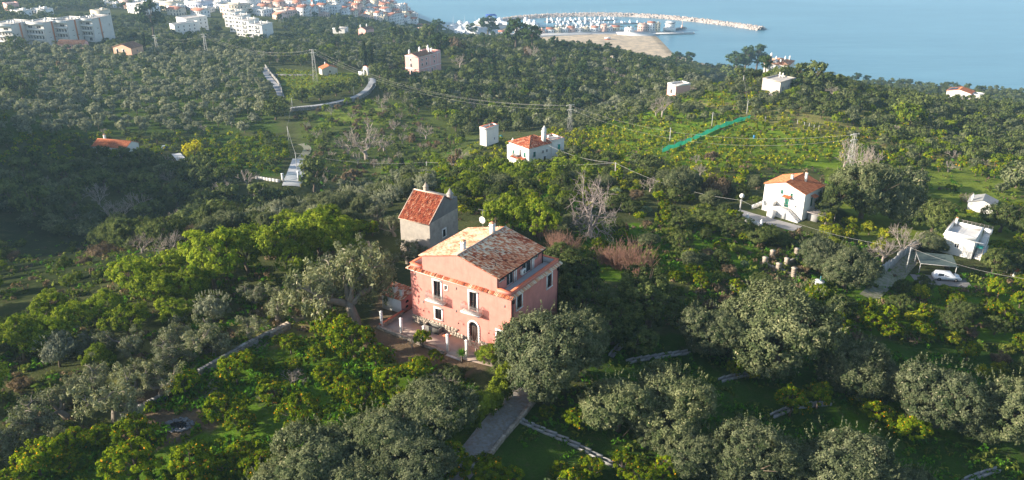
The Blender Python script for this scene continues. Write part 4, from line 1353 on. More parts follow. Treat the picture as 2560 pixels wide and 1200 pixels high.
def build_terrace():
    LZ = lambda q, z: (*q, z)
    # paving
    b = MB()
    pts = [(-2.3, -3.5), (4.0, -3.7), (10.2, -3.9), (15.2, -3.2), (16.5, -.3), (15.5, 0.0), (0.0, 0.0), (0.0, 2.8), (-2.3, 2.8)]
    vs = [(*vw(*p), VZ + .03) for p in pts]
    b.add(vs + [(v[0], v[1], VZ - .6) for v in vs], [tuple(range(len(pts)))] + [(i, i + len(pts), (i + 1) % len(pts) + len(pts), (i + 1) % len(pts)) for i in range(len(pts))])
    ob('terrace_pavement', b.mesh('terrace_pavement', PAVE), kind='structure')
    b = MB(); q = [(*vw(*p), VZ + .036) for p in ((5.37, -.9), (6.37, -.85), (6.3, .0), (5.34, .0))]
    b.add(q + [(v[0], v[1], VZ + .03) for v in q], [(0, 1, 2, 3), (0, 4, 5, 1), (1, 5, 6, 2), (2, 6, 7, 3), (3, 7, 4, 0)])
    ob('doormat', b.mesh('doormat', COPING), label='square brick red mat on the terrace beside the stone trough', cat='mat')
    # stone trough
    t = thing('stone_trough', (*vw(3.7, -.5), VZ + .03), VYAW, 'long grey stone trough standing against the front wall on the terrace', 'trough')
    b = MB(); b.box(-1.2, -.5, 0, 1.2, -.38, .75); b.box(-1.2, .33, 0, 1.2, .45, .75); b.box(-1.2, -.38, 0, -1.08, .33, .75); b.box(1.08, -.38, 0, 1.2, .33, .75); b.box(-1.08, -.38, 0, 1.08, .33, .12)
    part('basin', b, [surf('dark_grey_stone', (0.16, 0.15, 0.13), 0.9, 0.25, 3)], t)
    b = MB(); b.quad((-1.08, -.38, .45), (1.08, -.38, .45), (1.08, .33, .45), (-1.08, .33, .45)); part('water', b, [GLASS], t)
    # white pergola posts
    for i, x in enumerate((-2.35, .9, 4.5, 8.1, 10.8)):
        b = MB(); b.box(-.13, -.13, -.4, .13, .13, 2.25); b.box(-.16, -.16, 2.25, .16, .16, 2.32)
        lab = ['leftmost white post at the terrace corner by the oven wall', 'second white post from the left on the terrace edge', 'third white post from the left behind the yellow citrus tree', 'tall white post beside the terrace steps', 'rightmost white terrace post near the spiky yucca'][i]
        ob('terrace_post', b.mesh('terrace_post', TRIMW), None, (*vw(x, -3.35 if i < 4 else -3.2), VZ), None, lab, 'post', 'white posts along the terrace', VYAW)
    r = random.Random(8)
    def lowwall(name, label, pts, z0, h, th, mat=PALEST, sz=.3, cap=None, cat='wall'):
        b = MB()
        for p, q in zip(pts[:-1], pts[1:]):
            rubble(b, vw(*p), vw(*q), (lambda x, y: z0) if not callable(z0) else z0, h, th, r, sz)
        o = thing(name, (*vw(*pts[0]), VZ), 0, label, cat)
        me = b.mesh('stones', [mat]); me.transform(Matrix.Translation(-o.location))
        ob('stones', me, o, kind='stuff')
        if cap:
            b = MB()
            for p, q in zip(pts[:-1], pts[1:]):
                A, B = vw(*p), vw(*q); L = math.hypot(B[0] - A[0], B[1] - A[1])
                b.obox(((A[0] + B[0]) / 2, (A[1] + B[1]) / 2, z0 + h + .03), (L + th, th + .06, .06), math.atan2(B[1] - A[1], B[0] - A[0]))
            me = b.mesh('coping', [cap]); me.transform(Matrix.Translation(-o.location)); ob('coping', me, o)
        return o
    lowwall('terrace_wall', 'low pale stone wall along the front edge of the terrace', [(-2.6, -3.75), (2.0, -3.85), (5.5, -4.0), (8.0, -4.0)], VZ - .7, 1.05, .4)
    lowwall('oven_wall', 'low red brick topped wall running from the oven to the terrace corner', [(-2.45, -3.5), (-2.3, .6)], VZ, .5, .3, PALEST, .3, COPING)
    lowwall('planter_wall', 'long pale stone retaining wall of the flower bed below the terrace', [(-3.6, -5.3), (1.0, -4.95), (4.6, -4.75), (8.5, -4.6), (8.4, -3.9)], VZ - 1.3, 1.05, .34)
    lowwall('garden_wall', 'lowest weathered stone wall below the terrace flower bed', [(-1.5, -7.0), (2.2, -6.8), (7.4, -6.5), (11.5, -5.8)], VZ - 1.3, .8, .35, GREYST, .28)
    b = MB()
    for k in range(4):
        p = vw(9.5, -4.05 - k * .38)
        b.obox((*p, VZ - .08 - k * .17 - .2), (2.2, .42, .55), VYAW)
    o = ob('stone_steps', b.mesh('stone_steps', [CONCL]), label='short flight of pale steps down from the terrace to the garden', cat='steps')
    # oven outbuilding left of the villa
    x, y = vw(-5.9, .8)
    t = thing('oven_house', (x, y, VZ), VYAW, 'small white and pink outbuilding with two oven mouths, left of the villa', 'outbuilding')
    W, D, Hh = 3.3, 2.5, 2.0
    b = MB(); b.box(0, 0, -.3, W, D, Hh)
    part('wall', b, [WHITEW], t)
    b = MB(); b.box(W, 0.002, -.3, W + .04, D - .002, Hh)
    part('pink_end_wall', b, [PINKW], t)
    for yy, z, s in ((1.15, 1.15, .3), (1.05, .45, .26)):
        b = MB(); P = [(yy - s, z)] + [(yy - s * math.cos(a), z + s * .7 + s * .5 * math.sin(a)) for a in np.linspace(0, math.pi, 7)] + [(yy + s, z)]
        b.add([(W + .045, p[0], p[1]) for p in P] + [(W + .06, p[0], p[1]) for p in P], [tuple(range(len(P))), tuple(range(len(P), 2 * len(P)))])
        part('oven_mouth', b, [DARKI], t)
    b = MB(); s = np.array([0, D + .4, .55]); S = np.linalg.norm(s)
    tiles(b, (-.2, -.2, Hh), (1, 0, 0), W + .5, s / S, S, .22, .36, 21, tmap=lambda u, v, r: float(np.clip(r.beta(1.5, 1) * .8 + .1, 0, 1)))
    part('roof', b, [TILEV], t, 'stuff')
    b = MB(); b.prism([(0, Hh), (D, Hh), (D, Hh + .5)], 0, .1); 
    chimney(t, 1.5, 1.0, 2.0, 2.75, .5, WHITEW); chimney(t, 2.9, .7, 2.0, 2.85, .42, WHITEW)
build_villa()
build_terrace()
# ------------------------------------------------------------------ the other houses
def simple_house(sname, oname, label, h, wallm, roof, roofm=None, rise=1.5, holes=None, cat='house', group=None, over=.25, tw=.25, tl=.42, shutter=None, joined=False, ph=.6, floorm=None, copm=None, base=.8):
    t, w, d = start(sname, oname, label, cat, group)
    holes = holes or {}
    b = MB()
    g = {'gx': 'x', 'gy': 'y'}.get(roof)
    box_walls(b, w, d, -base, h, holes if not joined else {}, g, rise)
    part('wall', b, [wallm], t)
    if joined:
        b = MB()
        for fc, its in holes.items():
            o, e, n = FACE[fc](w, d)
            for it in its:
                c, z, ww, hh = it[:4]
                cx, cy = o[0] + e[0] * c + n[0] * .02, o[1] + e[1] * c + n[1] * .02
                yw = math.atan2(e[1], e[0])
                b.obox((cx, cy, z + hh / 2), (ww + .3, .06, hh + .3), yw, mat=0); b.obox((cx + n[0] * .03, cy + n[1] * .03, z + hh / 2), (ww, .06, hh), yw, mat=1)
        if b.n: part('windows', b, [TRIMW, GLASS], t, 'stuff')
    else:
        for fc, its in holes.items():
            put_windows(t, w, d, fc, its, shutter=shutter)
    if roof in ('gx', 'gy'):
        gable_roof(t, w, d, h, rise, g, over, roofm, tw, tl, seed=len(sname) * 7)
    elif roof == 'hip':
        gable_roof(t, w, d, h, rise, 'x', over, roofm, tw, tl, seed=9, hip=True)
    else:
        b = MB(); b.quad((.2, .2, h - .02), (w - .2, .2, h - .02), (w - .2, d - .2, h - .02), (.2, d - .2, h - .02)); part('roof', b, [floorm or FLATR], t)
        b = MB(); parapet(b, w, d, h, h + ph, .22, over=.04); part('parapet', b, [copm or wallm], t)
    return t, w, d

def build_houses():
    # grey stone house
    t, w, d = simple_house('grey', 'stone_house', 'old grey rendered house with steep red tiled roof behind the pink villa', 7.0, GREYW, 'none_', holes={'R': [(3.9, 3.4, .75, 1.25, 'trimgrille')]})
    for c in list(t.children):
        if c.name.startswith(('roof', 'parapet')): bpy.data.objects.remove(c)
    b = MB(); za, zr, yr = 6.9, 10.3, 4.3
    for x, fl in ((0, 0), (w, 1)):
        b.add([(x, 0, 7.0), (x, d, 7.0), (x, d, 9.0), (x, 6.2, 9.0), (x, yr, zr - .15)], [(0, 1, 2, 3, 4)])
    b.quad((0, d, 7), (w, d, 7), (w, d, 9), (0, d, 9)); b.quad((0, 6.2, 9), (w, 6.2, 9), (w, d, 9), (0, d, 9))
    part('gable_wall', b, [surf('dark_grey_render', (0.20, 0.195, 0.185), 0.95, 0.25, 0.8, stain=(0.10, 0.10, 0.10), bump=0.3)], t)
    b = MB(); s = np.array([0, yr + .15, zr - za]); S = np.linalg.norm(s)
    tiles(b, (-.12, -.15, za), (1, 0, 0), w + .24, s / S, S, .21, .36, 31, tmap=lambda u, v, r: float(np.clip(r.beta(1.6, 2.2) + .1 * math.sin(u * 40), 0, 1)))
    s2 = np.array([0, -(6.2 - yr), zr - 9.0]); S2 = np.linalg.norm(s2)
    tiles(b, (w + .12, 6.2, 9.0), (-1, 0, 0), w + .24, s2 / S2, S2, .21, .36, 32)
    part('roof', b, [TILER], t, 'stuff')
    b = MB(); b.tube([(-.15, yr, zr + .06), (w + .15, yr, zr + .06)], .13, 7, 0, .9)
    for x in (-.12, w + .02):
        b.tube([(x, -.1, za + .08), (x, yr, zr + .08)], .09, 5, 0, .9)
    b.obox((w / 2, -.1, 6.86), (w + .3, .18, .16)); part('mortar_trim', b, [surf('pale_mortar', (0.55, 0.42, 0.33), .9, .15, 2)], t)
    chimney(t, 1.8, 4.9, 9.2, 10.95, .6, PALEST, 'none')
    chimney(t, w - .5, 6.6, 8.6, 9.8, .75, surf('grey_chimney', (0.36, 0.33, 0.30), .95, .2, 2), 'pyr')
    b = MB(); r = random.Random(2)
    for k in range(9):
        for j in range(22):
            b.obox((w * (j + .5) / 22 + r.gauss(0, .03), -.08 - r.random() * .08, -.7 + k * .3), (.27, .3, .28), mat=0, tint=r.random())
    b.box(-.1, -.12, 1.95, w + .1, .0, 2.05, 0, .9)
    part('stone_base', b, [PALEST], t, 'stuff')

    # white house on the hill spur
    H = {'F': [(6.9, 3.0, .8, 1.4, 'shut_trim'), (2.0, 2.6, .8, 1.3, 'shut_trim')], 'R': [(2.0, 3.1, .9, 1.5, 'shut_trim'), (5.2, 3.6, .5, .8, 'trim'), (6.7, 3.6, .5, .8, 'trim'), (5.9, .6, .9, 1.9, 'trim')]}
    t, w, d = simple_house('hill', 'hill_house', 'tall white house with red hip roof and slender chimneys on the hill spur', 5.9, WHITEW, 'hip', TILER, 1.9, H, over=.2)
    b = MB(); box_walls(b, 5.2, 4.6, 0, 6.9, {'R': [(2.6, 4.1, 1.0, 1.6, 's')]})
    me = b.mesh('tower_wall', [WHITEW]); ob('rear_block_wall', me, t, (w - 4.9, d - 1.2, -.6))
    put_windows(t, 0, 0, None, [(2.6, 3.5, 1.0, 1.6, 'shut_trim')], o=((w + .3, d - 1.2), (0, 1), (1, 0)), shutter=GREENLT)
    b = MB(); b.quad((0, 0, 0), (5.2, 0, 0), (5.2, 4.6, 0), (0, 4.6, 0)); part('rear_flat_roof', b, [FLATR], t, loc=(w - 4.9, d - 1.2, 6.28))
    b = MB(); parapet(b, 5.2, 4.6, 6.3, 6.75, .2, over=.03, x0=w - 4.9, y0=d - 1.2); part('parapet', b, [WHITEW], t)
    b = MB(); parapet(b, 5.2, 4.6, 6.752, 6.80, .24, over=.06, x0=w - 4.9, y0=d - 1.2); part('red_coping', b, [COPING], t)
    b = MB(); b.box(-2.0, 1.0, -1.5, 0, 5.6, 4.0); b.box(-2.05, .95, 4.0, .0, 5.65, 4.35); part('side_wing', b, [WHITEW], t)
    chimney(t, w - 1.3, 6.6, 5.8, 9.3, .95, WHITEW, 'pyr'); chimney(t, w - 3.8, 9.0, 6.0, 9.0, .8, WHITEW, 'none'); chimney(t, .3, 1.2, 4.3, 6.1, .6, WHITEW, 'pyr')
    b = MB(); b.box(2.2, -1.6, 2.3, 7.4, 0, 2.45); b.box(2.3, -1.55, -1.2, 2.55, -1.3, 2.3); b.box(7.05, -1.55, -1.2, 7.3, -1.3, 2.3); part('porch', b, [WHITEW], t)
    b = MB(); s = np.array([0, 1.6, .35]); S = np.linalg.norm(s); tiles(b, (2.1, -1.7, 2.48), (1, 0, 0), 5.4, s / S, S, .22, .4, 8); part('porch_roof', b, [TILER], t, 'stuff')
    b = MB(); b.tube([(w - 1.6, 8.6, 7.4), (w - 1.6, 8.5, 7.44)], .38, 12); part('satellite_dish', b, [TRIMW], t)
    b = MB(); b.obox((5.0, -.02, 3.9), (.9, .06, 1.9)); b.obox((4.0, -.9, 3.0), (2.2, .05, .9)); part('balcony_shade', b, [IRON], t)
    # small white tower annex
    t, w, d = simple_house('tower', 'white_tower', 'small white flat-roofed block with red coping left of the hill house', 5.0, WHITEW, 'flat', ph=.7, holes={'R': [(3.8, 1.2, .5, .8, 'plain1')]}, cat='outbuilding', base=1.5)
    b = MB(); parapet(b, w, d, 5.702, 5.76, .26, over=.07); part('red_coping', b, [COPING], t)
    b = MB(); b.cyl(1.0, 3.6, 5.0, 5.9, .4); part('water_tank', b, [IRON], t)
    x, y, z = gpt(1253, 352)
    b = MB(); b.cyl(0, 0, 0, 1.7, .55, .55, 14); b.cyl(0, 0, 1.7, 2.0, .55, .15, 14)
    ob('green_tank', b.mesh('green_tank', surf('teal_plastic', (0.02, 0.16, 0.18), .5, .05, 1, bump=0)), None, (x, y, z), None, 'teal plastic water tank between the white tower and the hill house', 'water tank')

    # white house with orange roof on the right
    H = {'F': [(3.9, 4.5, .55, .85, 'shut'), (6.0, 4.3, .55, .85, 'shut'), (5.2, 2.0, .9, 2.1, 'shut_trim'), (7.2, 2.4, .35, .45, 'plain1')], 'R': [(3.2, 2.3, .9, 2.0, 'shut_trim'), (6.6, 4.2, .5, .7, 'shut')]}
    t, w, d = simple_house('right', 'orange_roofed_house', 'white two-storey house with orange tiled gable roof and outside stairs', 5.7, WHITEW, 'gy', TILEO, 1.45, H, over=.22, tw=.3, tl=.45)
    chimney(t, 4.5, 2.3, 6.9, 7.9, .42, WHITEW); chimney(t, 6.3, 4.6, 6.6, 8.2, .4, WHITEW)
    b = MB()
    b.box(2.9, -1.5, -1, 6.2, 0, 1.95); b.box(2.95, -1.5, 1.95, 3.1, 0, 2.8)
    for k in range(9): b.box(6.2 + k * .28, -1.45, -1, 6.48 + k * .28, -.25, 1.85 - k * .21)
    b.box(2.9, -3.2, -1, 4.1, -1.5, 1.4)
    part('outside_stairs', b, [WHITEW], t)
    b = MB(); s = np.array([0, 1.0, .3]); S = np.linalg.norm(s); tiles(b, (4.4, -1.0, 4.25), (1, 0, 0), 1.7, s / S, S, .22, .4, 4); part('door_canopy', b, [TILEO], t, 'stuff')
    b = MB(); tiles(b, (w + 1.0, 2.4, 4.5), (0, 1, 0), 1.7, np.array([-1, 0, .3]) / 1.044, 1.04, .22, .4, 4); part('side_door_canopy', b, [TILEO], t, 'stuff')
    b = MB()
    for x in (3.0, 5.8, 8.6): b.tube([(x, -2.6, -1), (x, -2.6, 3.6), (x, 0, 4.1)], .03, 5)
    b.tube([(3.0, -2.6, 3.6), (8.6, -2.6, 3.6)], .03, 5); part('pergola_frame', b, [RAILW], t)
    b = MB(); b.box(w + .5, 1.6, -.8, w + 2.4, 4.2, 1.3); part('lean_to', b, [CONCR], t)
    b = MB()
    for k in range(9): b.box(w + .3, .8 + k * .5, 1.98, w + 4.2, .86 + k * .5, 2.03)
    for y in (.7, 5.0): b.box(w + .3, y, 1.9, w + 4.6, y + .1, 1.98)
    for xx in (w + 4.4,):
        for yy in (.8, 5.0): b.box(xx, yy, -1, xx + .1, yy + .1, 1.9)
    part('slatted_pergola', b, [RAILW], t)
    # cube house
    H = {'F': [(2.4, 1.5, .8, .85, 'plain')], 'R': [(1.0, .2, .9, 1.9, 'plain')]}
    t, w, d = simple_house('cube', 'cube_house', 'small white cube house with railed roof terrace and outside stair', 3.6, WHITEW, 'flat', holes=H, ph=.75, floorm=FLOORW)
    b = MB(); b.box(-.25, -.25, 3.45, w + 1.5, 0, 3.62); b.box(-.25, 0, 3.45, 0, d + .2, 3.62); part('roof_ledge', b, [WHITEW], t)
    b = MB()
    for k in range(12): b.box(w + .25, .6 + k * .42, -.8, w + 1.35, 1.02 + k * .42, .3 + k * .29)
    b.box(w + 1.35, .3, -.8, w + 1.5, d, 1.0); part('stair', b, [WHITEW], t)
    b = MB(); b.box(w + .24, d - .9, 3.5, w + 1.5, d + .1, 4.35); part('stair_head', b, [WHITEW], t)
    b = MB()
    for (ax, ay, bx, by) in ((0.1, d - .1, w + 1.4, d - .1), (.1, .1, .1, d - .1), (w + 1.42, .6, w + 1.42, d)):
        n = 9
        for k in range(n + 1):
            xx, yy = ax + (bx - ax) * k / n, ay + (by - ay) * k / n
            zz = 4.35 if ax != w + 1.42 else .9 + 3.4 * k / n
            b.box(xx - .02, yy - .02, zz - .1, xx + .02, yy + .02, zz + .55)
        z0, z1 = (4.9, 4.9) if ax != w + 1.42 else (1.45, 4.85)
        b.tube([(ax, ay, z0), (bx, by, z1)], .025, 5); b.tube([(ax, ay, z0 - .25), (bx, by, z1 - .25)], .015, 4)
    part('railing', b, [RAILW], t); chimney(t, .5, d - .5, 3.6, 4.9, .35, WHITEW, 'flat')
    b = MB(); b.box(w + .2, .8, 2.2, w + 1.3, 2.2, 2.26); part('door_awning', b, [GREENLT], t)
    # shed with grey roof
    t, w, d = start('shed', 'grey_roofed_shed', 'low white shed with weathered grey sheet roof at the right edge', 'shed')
    b = MB(); box_walls(b, w, d, -.8, 2.1, {}, 'y', .9); part('wall', b, [WHITEW], t)
    b = MB(); 
    for sx in (0, 1):
        A, B = (-.25, w / 2) if sx == 0 else (w + .25, w / 2)
        b.quad((A, -.25, 2.03), (A, d + .25, 2.03), (B, d + .25, 3.08), (B, -.25, 3.08), 0)
    part('roof', b, [CONCR], t); chimney(t, .6, .8, 2.0, 3.4, .45, WHITEW, 'none')
    # red-roofed cottage on the left
    H = {'F': [(1.6, .9, .9, 1.2, 'plain'), (4.2, .2, 1.0, 2.0, 'plain'), (6.6, .9, .9, 1.2, 'plain'), (9.2, .9, .9, 1.2, 'plain'), (11.6, .9, .8, 1.1, 'plain')]}
    t, w, d = simple_house('redroof', 'red_roofed_cottage', 'long low white cottage with bright red roof half hidden by dark trees', 3.1, WHITEW, 'gx', TILEO, 1.5, H, over=.3, tw=.3)
    chimney(t, 1.5, 5.0, 3.8, 5.4, .6, WHITEW)
    # field cottage
    H = {'R': [(4.2, 1.2, .8, 1.3, 'plain1')]}
    t, w, d = simple_house('field', 'field_cottage', 'small weathered stone cottage with bright orange roof in the green field', 3.4, surf('patchy_plaster', (0.58, 0.52, 0.44), .95, .2, .5, stain=(0.30, 0.28, 0.25), stain_amt=.9), 'gx', TILEO, 1.5, H, over=.12, tw=.35, tl=.5)
    chimney(t, .6, 3.4, 4.5, 5.6, .5, WHITEW, 'none')
    # pink palazzo
    R = []
    for y, zs in ((3.2, (8.1, 5.3)), (7.0, (8.1, 5.3)), (14.0, (8.1, 5.3))):
        for z in zs: R.append((y, z, .8 if z > 6 else .9, 1.1 if z > 6 else 1.4, 'trim'))
    R += [(5.0, .5, .7, 1.5, 'trim'), (8.0, .4, .8, 2.0, 'trim'), (11.8, .6, .9, 2.2, 'trim'), (14.6, 2.3, .7, .8, 'trim')]
    H = {'R': R, 'F': [(4.0, 8.0, .8, 1.2, 'trim'), (4.2, 4.6, 1.1, 2.0, 'trim'), (4.2, .5, 1.2, 2.2, 'trim')]}
    t, w, d = simple_house('palazzo', 'pink_palazzo', 'tall three-storey rose pink palazzo with white string courses and chimneys', 10.6, PINKF, 'none_', holes=H, cat='villa')
    for c in list(t.children):
        if c.name.startswith(('roof', 'parapet')): bpy.data.objects.remove(c)
    b = MB()
    for z in (10.3, 3.7): b.box(-.12, -.12, z, w + .12, 0, z + .25); b.box(w, 0, z, w + .12, d, z + .25)
    for y in (10.0, 17.0, 19.7): b.box(w, y, 3.95, w + .08, y + .25, 10.3)
    part('string_courses', b, [TRIMW], t)
    b = MB(); b.add([(0, 0, 10.6), (w, 0, 10.6), (w / 2, 0, 12.1)], [(0, 1, 2)]); b.box(0, -.05, 10.55, w, .0, 10.7); part('pediment', b, [PINKF], t)
    o = gable_roof(t, w, 13.0, 10.6, 1.5, 'y', .15, TILEB, .35, .5, 3)
    b = MB(); b.quad((.2, 13, 10.7), (w - .2, 13, 10.7), (w - .2, d - .2, 10.7), (.2, d - .2, 10.7)); part('roof_terrace', b, [COPING], t)
    b = MB(); parapet(b, w, d - 13, 10.6, 11.5, .25, over=.03, y0=13); part('parapet', b, [PINKF], t)
    for x, y, z in ((1.2, 2.5, 12.8), (2.0, 10.5, 13.2), (7.6, 12.0, 13.0), (7.4, 14.5, 12.6), (4.0, 15.5, 13.6)):
        chimney(t, x, y, 10.8, z, .8, TRIMW, 'pyr')
    # boxy house on the crest
    t, w, d = simple_house('hillbox', 'square_crest_house', 'plain pale two-storey box of a house on the lemon tree crest', 6.0, surf('pale_rough_plaster', (0.56, 0.49, 0.42), .95, .12, .5, stain=(0.42, 0.38, 0.33), bump=.2), 'flat', holes={'R': [(2.2, 2.6, .8, 1.4, 'plain1'), (6.2, 3.3, .9, 1.0, 'plain')]}, ph=.5, base=1.5)
    chimney(t, 2.4, 8.5, 6.0, 7.8, .4, WHITEW, 'none'); chimney(t, 3.4, 9.3, 6.0, 7.5, .4, WHITEW, 'none')
    t, w, d = simple_house('pinkbox', 'flat_pink_house', 'small pink flat-roofed house at the foot of the crest with white parapet', 4.6, PINKF, 'flat', holes={'F': [(2.7, 1.4, 1.0, 1.6, 'trim')]}, ph=.7, copm=WHITEW, base=2)
    b = MB(); b.obox((3.5, 5, 5.6), (1.8, 1.6, .08), 0, -.5); part('solar_panel', b, [GLASS], t)
    # house with solar panels
    t, w, d = simple_house('solar', 'solar_panel_house', 'white house with dark solar panels on its red roof near the right edge', 5.0, WHITEW, 'gy', TILEO, 1.3, {'F': [(3.0, 1.2, .9, 1.3, 'trim'), (8.0, 3.0, .8, 1.1, 'plain')], 'R': [(3.0, 3.0, .8, 1.2, 'plain')]}, over=.2, tw=.4, tl=.6)
    b = MB()
    for i in range(4):
        for j in range(2):
            A = np.array([-.05 + .1 + j * 2.2, .6 + i * 1.5, 5.0 + .2 + j * 2.2 * 1.3 / 5.5]); e = np.array([0, 1.4, 0]); s = np.array([2.1, 0, 2.1 * 1.3 / 5.5])
            b.add([A, A + e, A + e + s, A + s, A + [0, 0, .08], A + e + [0, 0, .08], A + e + s + [0, 0, .08], A + s + [0, 0, .08]], [(4, 5, 6, 7), (0, 1, 5, 4), (1, 2, 6, 5), (2, 3, 7, 6), (3, 0, 4, 7)])
    part('solar_panels', b, [surf('solar_cells', (0.012, 0.02, 0.05), .3, .1, 2, bump=0)], t)
    b = MB(); b.box(w, 2, -.5, w + 5, 7.5, 4.2); parapet(b, 5, 5.5, 4.2, 4.8, .2, x0=w, y0=2); part('rear_wing', b, [WHITEW], t)
    b = MB(); b.box(w + .5, -1.5, 1.8, w + 4, 2, 1.95); part('porch', b, [COPING], t)
    # villa on the crest among pines
    t, w, d = simple_house('crest', 'crest_villa', 'pale villa with many white chimneys and tiled roofs among the pines on the crest', 4.0, WHITEW, 'hip', TILEP, 1.7, {'F': [(5.5, 1.5, 1.0, 1.4, 'plain')], 'R': [(4, 1.5, 1.0, 1.4, 'plain')]}, cat='villa', tw=.4, tl=.6)
    for x, y, z in ((2.6, .8, 8.0), (4.2, 4.5, 6.4), (8.0, 6.0, 6.6), (9.4, 9.0, 6.4), (7.0, 1.5, 5.8)):
        chimney(t, x, y, 5, z, 1.0 if z > 7 else .6, WHITEW, 'pyr')
    b = MB(); b.box(3.6, 1.0, 4.0, 5.4, 3.4, 5.3); b.prism([(3.5, 5.3), (5.5, 5.3), (4.5, 6.0)], .9, 3.5); part('dormer', b, [WHITEW], t)
    # farmhouses below the apartments
    t, w, d = simple_house('farm', 'orange_farmhouse', 'orange pink farmhouse with brown tiled gable roof beyond the olive grove', 3.6, surf('peach_plaster', (0.72, 0.42, 0.28), .9, .1, .4, bump=0), 'gy', TILEB, 2.0, {'F': [(3.0, .2, 1.4, 2.4, 'trim'), (7.5, .2, 1.4, 2.4, 'trim')], 'R': [(4.5, 1.0, .9, 1.2, 'plain')]}, over=.4, tw=.4, tl=.6)
    t, w, d = simple_house('longroof', 'long_roofed_house', 'long low house with purple brown roof in front of the slab apartments', 3.0, PINKF, 'gx', TILEB, 1.6, {'F': [(8.5, .9, 1.0, 1.3, 'plain'), (11, .9, 1.0, 1.3, 'plain'), (13.2, .3, 1.0, 2.0, 'plain')]}, over=.3, tw=.4, tl=.6)
    t, w, d = simple_house('pinkcot', 'pink_arched_cottage', 'little pale pink house with dark arched doorway and two chimneys above the marina', 4.6, PINKF, 'gy', TILEB, 1.5, {'F': [(4, .1, 1.8, 2.2, 'plain')]}, over=.1, tw=.4, tl=.6)
    chimney(t, 1.2, 1.5, 5, 7.2, .7, TRIMW, 'pyr'); chimney(t, 4, 5.5, 5.5, 7.6, .6, TRIMW, 'pyr')
    simple_house('whitecot', 'low_white_cottage', 'low flat white cottage left of the pink arched one', 2.8, WHITEW, 'flat', holes={'F': [(3, .8, 1, 1.2, 'plain'), (7, .8, 1, 1.2, 'plain')]})
    simple_house('villal', 'pink_tower_house', 'pink square house on the wooded slope at the top left corner', 6.5, PINKF, 'flat', holes={'R': [(4.5, 3.2, .8, 1.2, 'plain1')]}, ph=.5)
    # slab apartments
    labs = ['leftmost block of the grey slab apartments', 'second block of the grey slab apartments, beside the orange stripe', 'third block of the grey slab apartments', 'rightmost block of the grey slab apartments, beside the dark fir']
    for k, sn in enumerate(('apt1', 'apt2', 'apt3', 'apt4')):
        x, y, z, yaw, w, d = SITES[sn]
        F = []
        for fl in range(3):
            zz = 4.2 + fl * 3.1
            n = 6 if fl < 2 else 2
            for i in range(n):
                ww = (w - 1.2) / n
                F.append((.6 + ww * (i + .5), zz + .1, ww * (.72 if n == 6 else .5), 1.6 if n == 6 else 1.3, 'plain1' if n == 6 else 'plain'))
        F.append((w * .3, .3, 2.6, 2.6, 'plain')); F.append((w * .75, .6, 2.0, 2.0, 'plain'))
        R = [(4, 4.5, 1.2, .5, 'plain1'), (8, 4.5, 1.2, .5, 'plain1'), (4, 7.6, 1.2, .5, 'plain1')]
        t, w, d = simple_house(sn, 'slab_apartments', labs[k], 13.6, surf('grey_white_slab', (0.66, 0.63, 0.58), .9, .1, .3, bump=0, stain=(.45, .42, .38), stain_amt=.4, streak=True), 'flat', holes={'F': F, 'R': R}, cat='apartment block', group='blocks of the slab apartments', ph=.6)
        b = MB()
        for fl, ex in ((1, .5), (2, .8), (3, 1.1)):
            zz = 3.1 + fl * 3.1 - 2.0
            b.box(-.02, -ex, 2.9 + (fl - 1) * 3.1 + .25, w * (1.0 if fl == 3 else .92), -.001, 2.9 + (fl - 1) * 3.1 + 1.15)
        b.box(-.02, -1.1, 12.5, w, -.001, 13.7)
        part('balcony_bands', b, [surf('white_band', (0.80, 0.77, 0.70), .9, .08, .4, bump=0)], t)
        b = MB()
        for i in range(7):
            b.box(.3 + i * (w - .8) / 6, -.75, 4.2, .55 + i * (w - .8) / 6, -.45, 10.2)
        part('balcony_piers', b, [WHITEW], t)
        b = MB(); b.box(w + .01, 6.0, -.5, w + .12, 7.2, 13.9)
        part('orange_stripe', b, [ORSTR], t)
        b = MB()
        rr = random.Random(k)
        for q in range(5):
            xx, yy = 2 + rr.random() * (w - 4), 3 + rr.random() * (d - 6); b.box(xx, yy, 13.6, xx + .7, yy + .7, 14.9)
        part('roof_vents', b, [WHITEW], t, 'stuff')
    # white stepped blocks
    for k, sn in enumerate(('sr1', 'sr2', 'sr3', 'sr4')):
        F = [(x, z, .9 if i % 2 else 2.0, 1.3, 'plain1' if i % 2 else 'plain') for z in (.6, 3.6, 6.6, 9.4) for i, x in enumerate((1.6, 4.0, 6.6, 9.4))]
        F = [(x, z, min(w_, 1.9), h_, s_) for x, z, w_, h_, s_ in F]
        t, w, d = simple_house(sn, 'white_stepped_block', ['nearest white block of the stepped row, with blue shaded end wall', 'second white block from the near end of the stepped row', 'third white block from the near end of the stepped row', 'farthest white block of the stepped row'][k], 11.4, WHITEW, 'flat', holes={'F': F, 'R': [(4.5, 4, .7, 1.2, 'plain1'), (4.5, 7, .7, 1.2, 'plain1')]}, cat='apartment block', group='white stepped apartment row')
        for q in range(4): chimney(t, 2 + q * 2.6, 6 + (q % 2) * 4, 11.4, 12.9, .6, WHITEW, 'pyr')
        b = MB()
        for z in (3.5, 6.5, 9.3): b.box(5.3, -.9, z - .15, 8.2, -.002, z - .02); b.box(5.3, -.9, z - .02, 8.2, -.82, z + .8)
        part('balconies', b, [WHITEW], t)
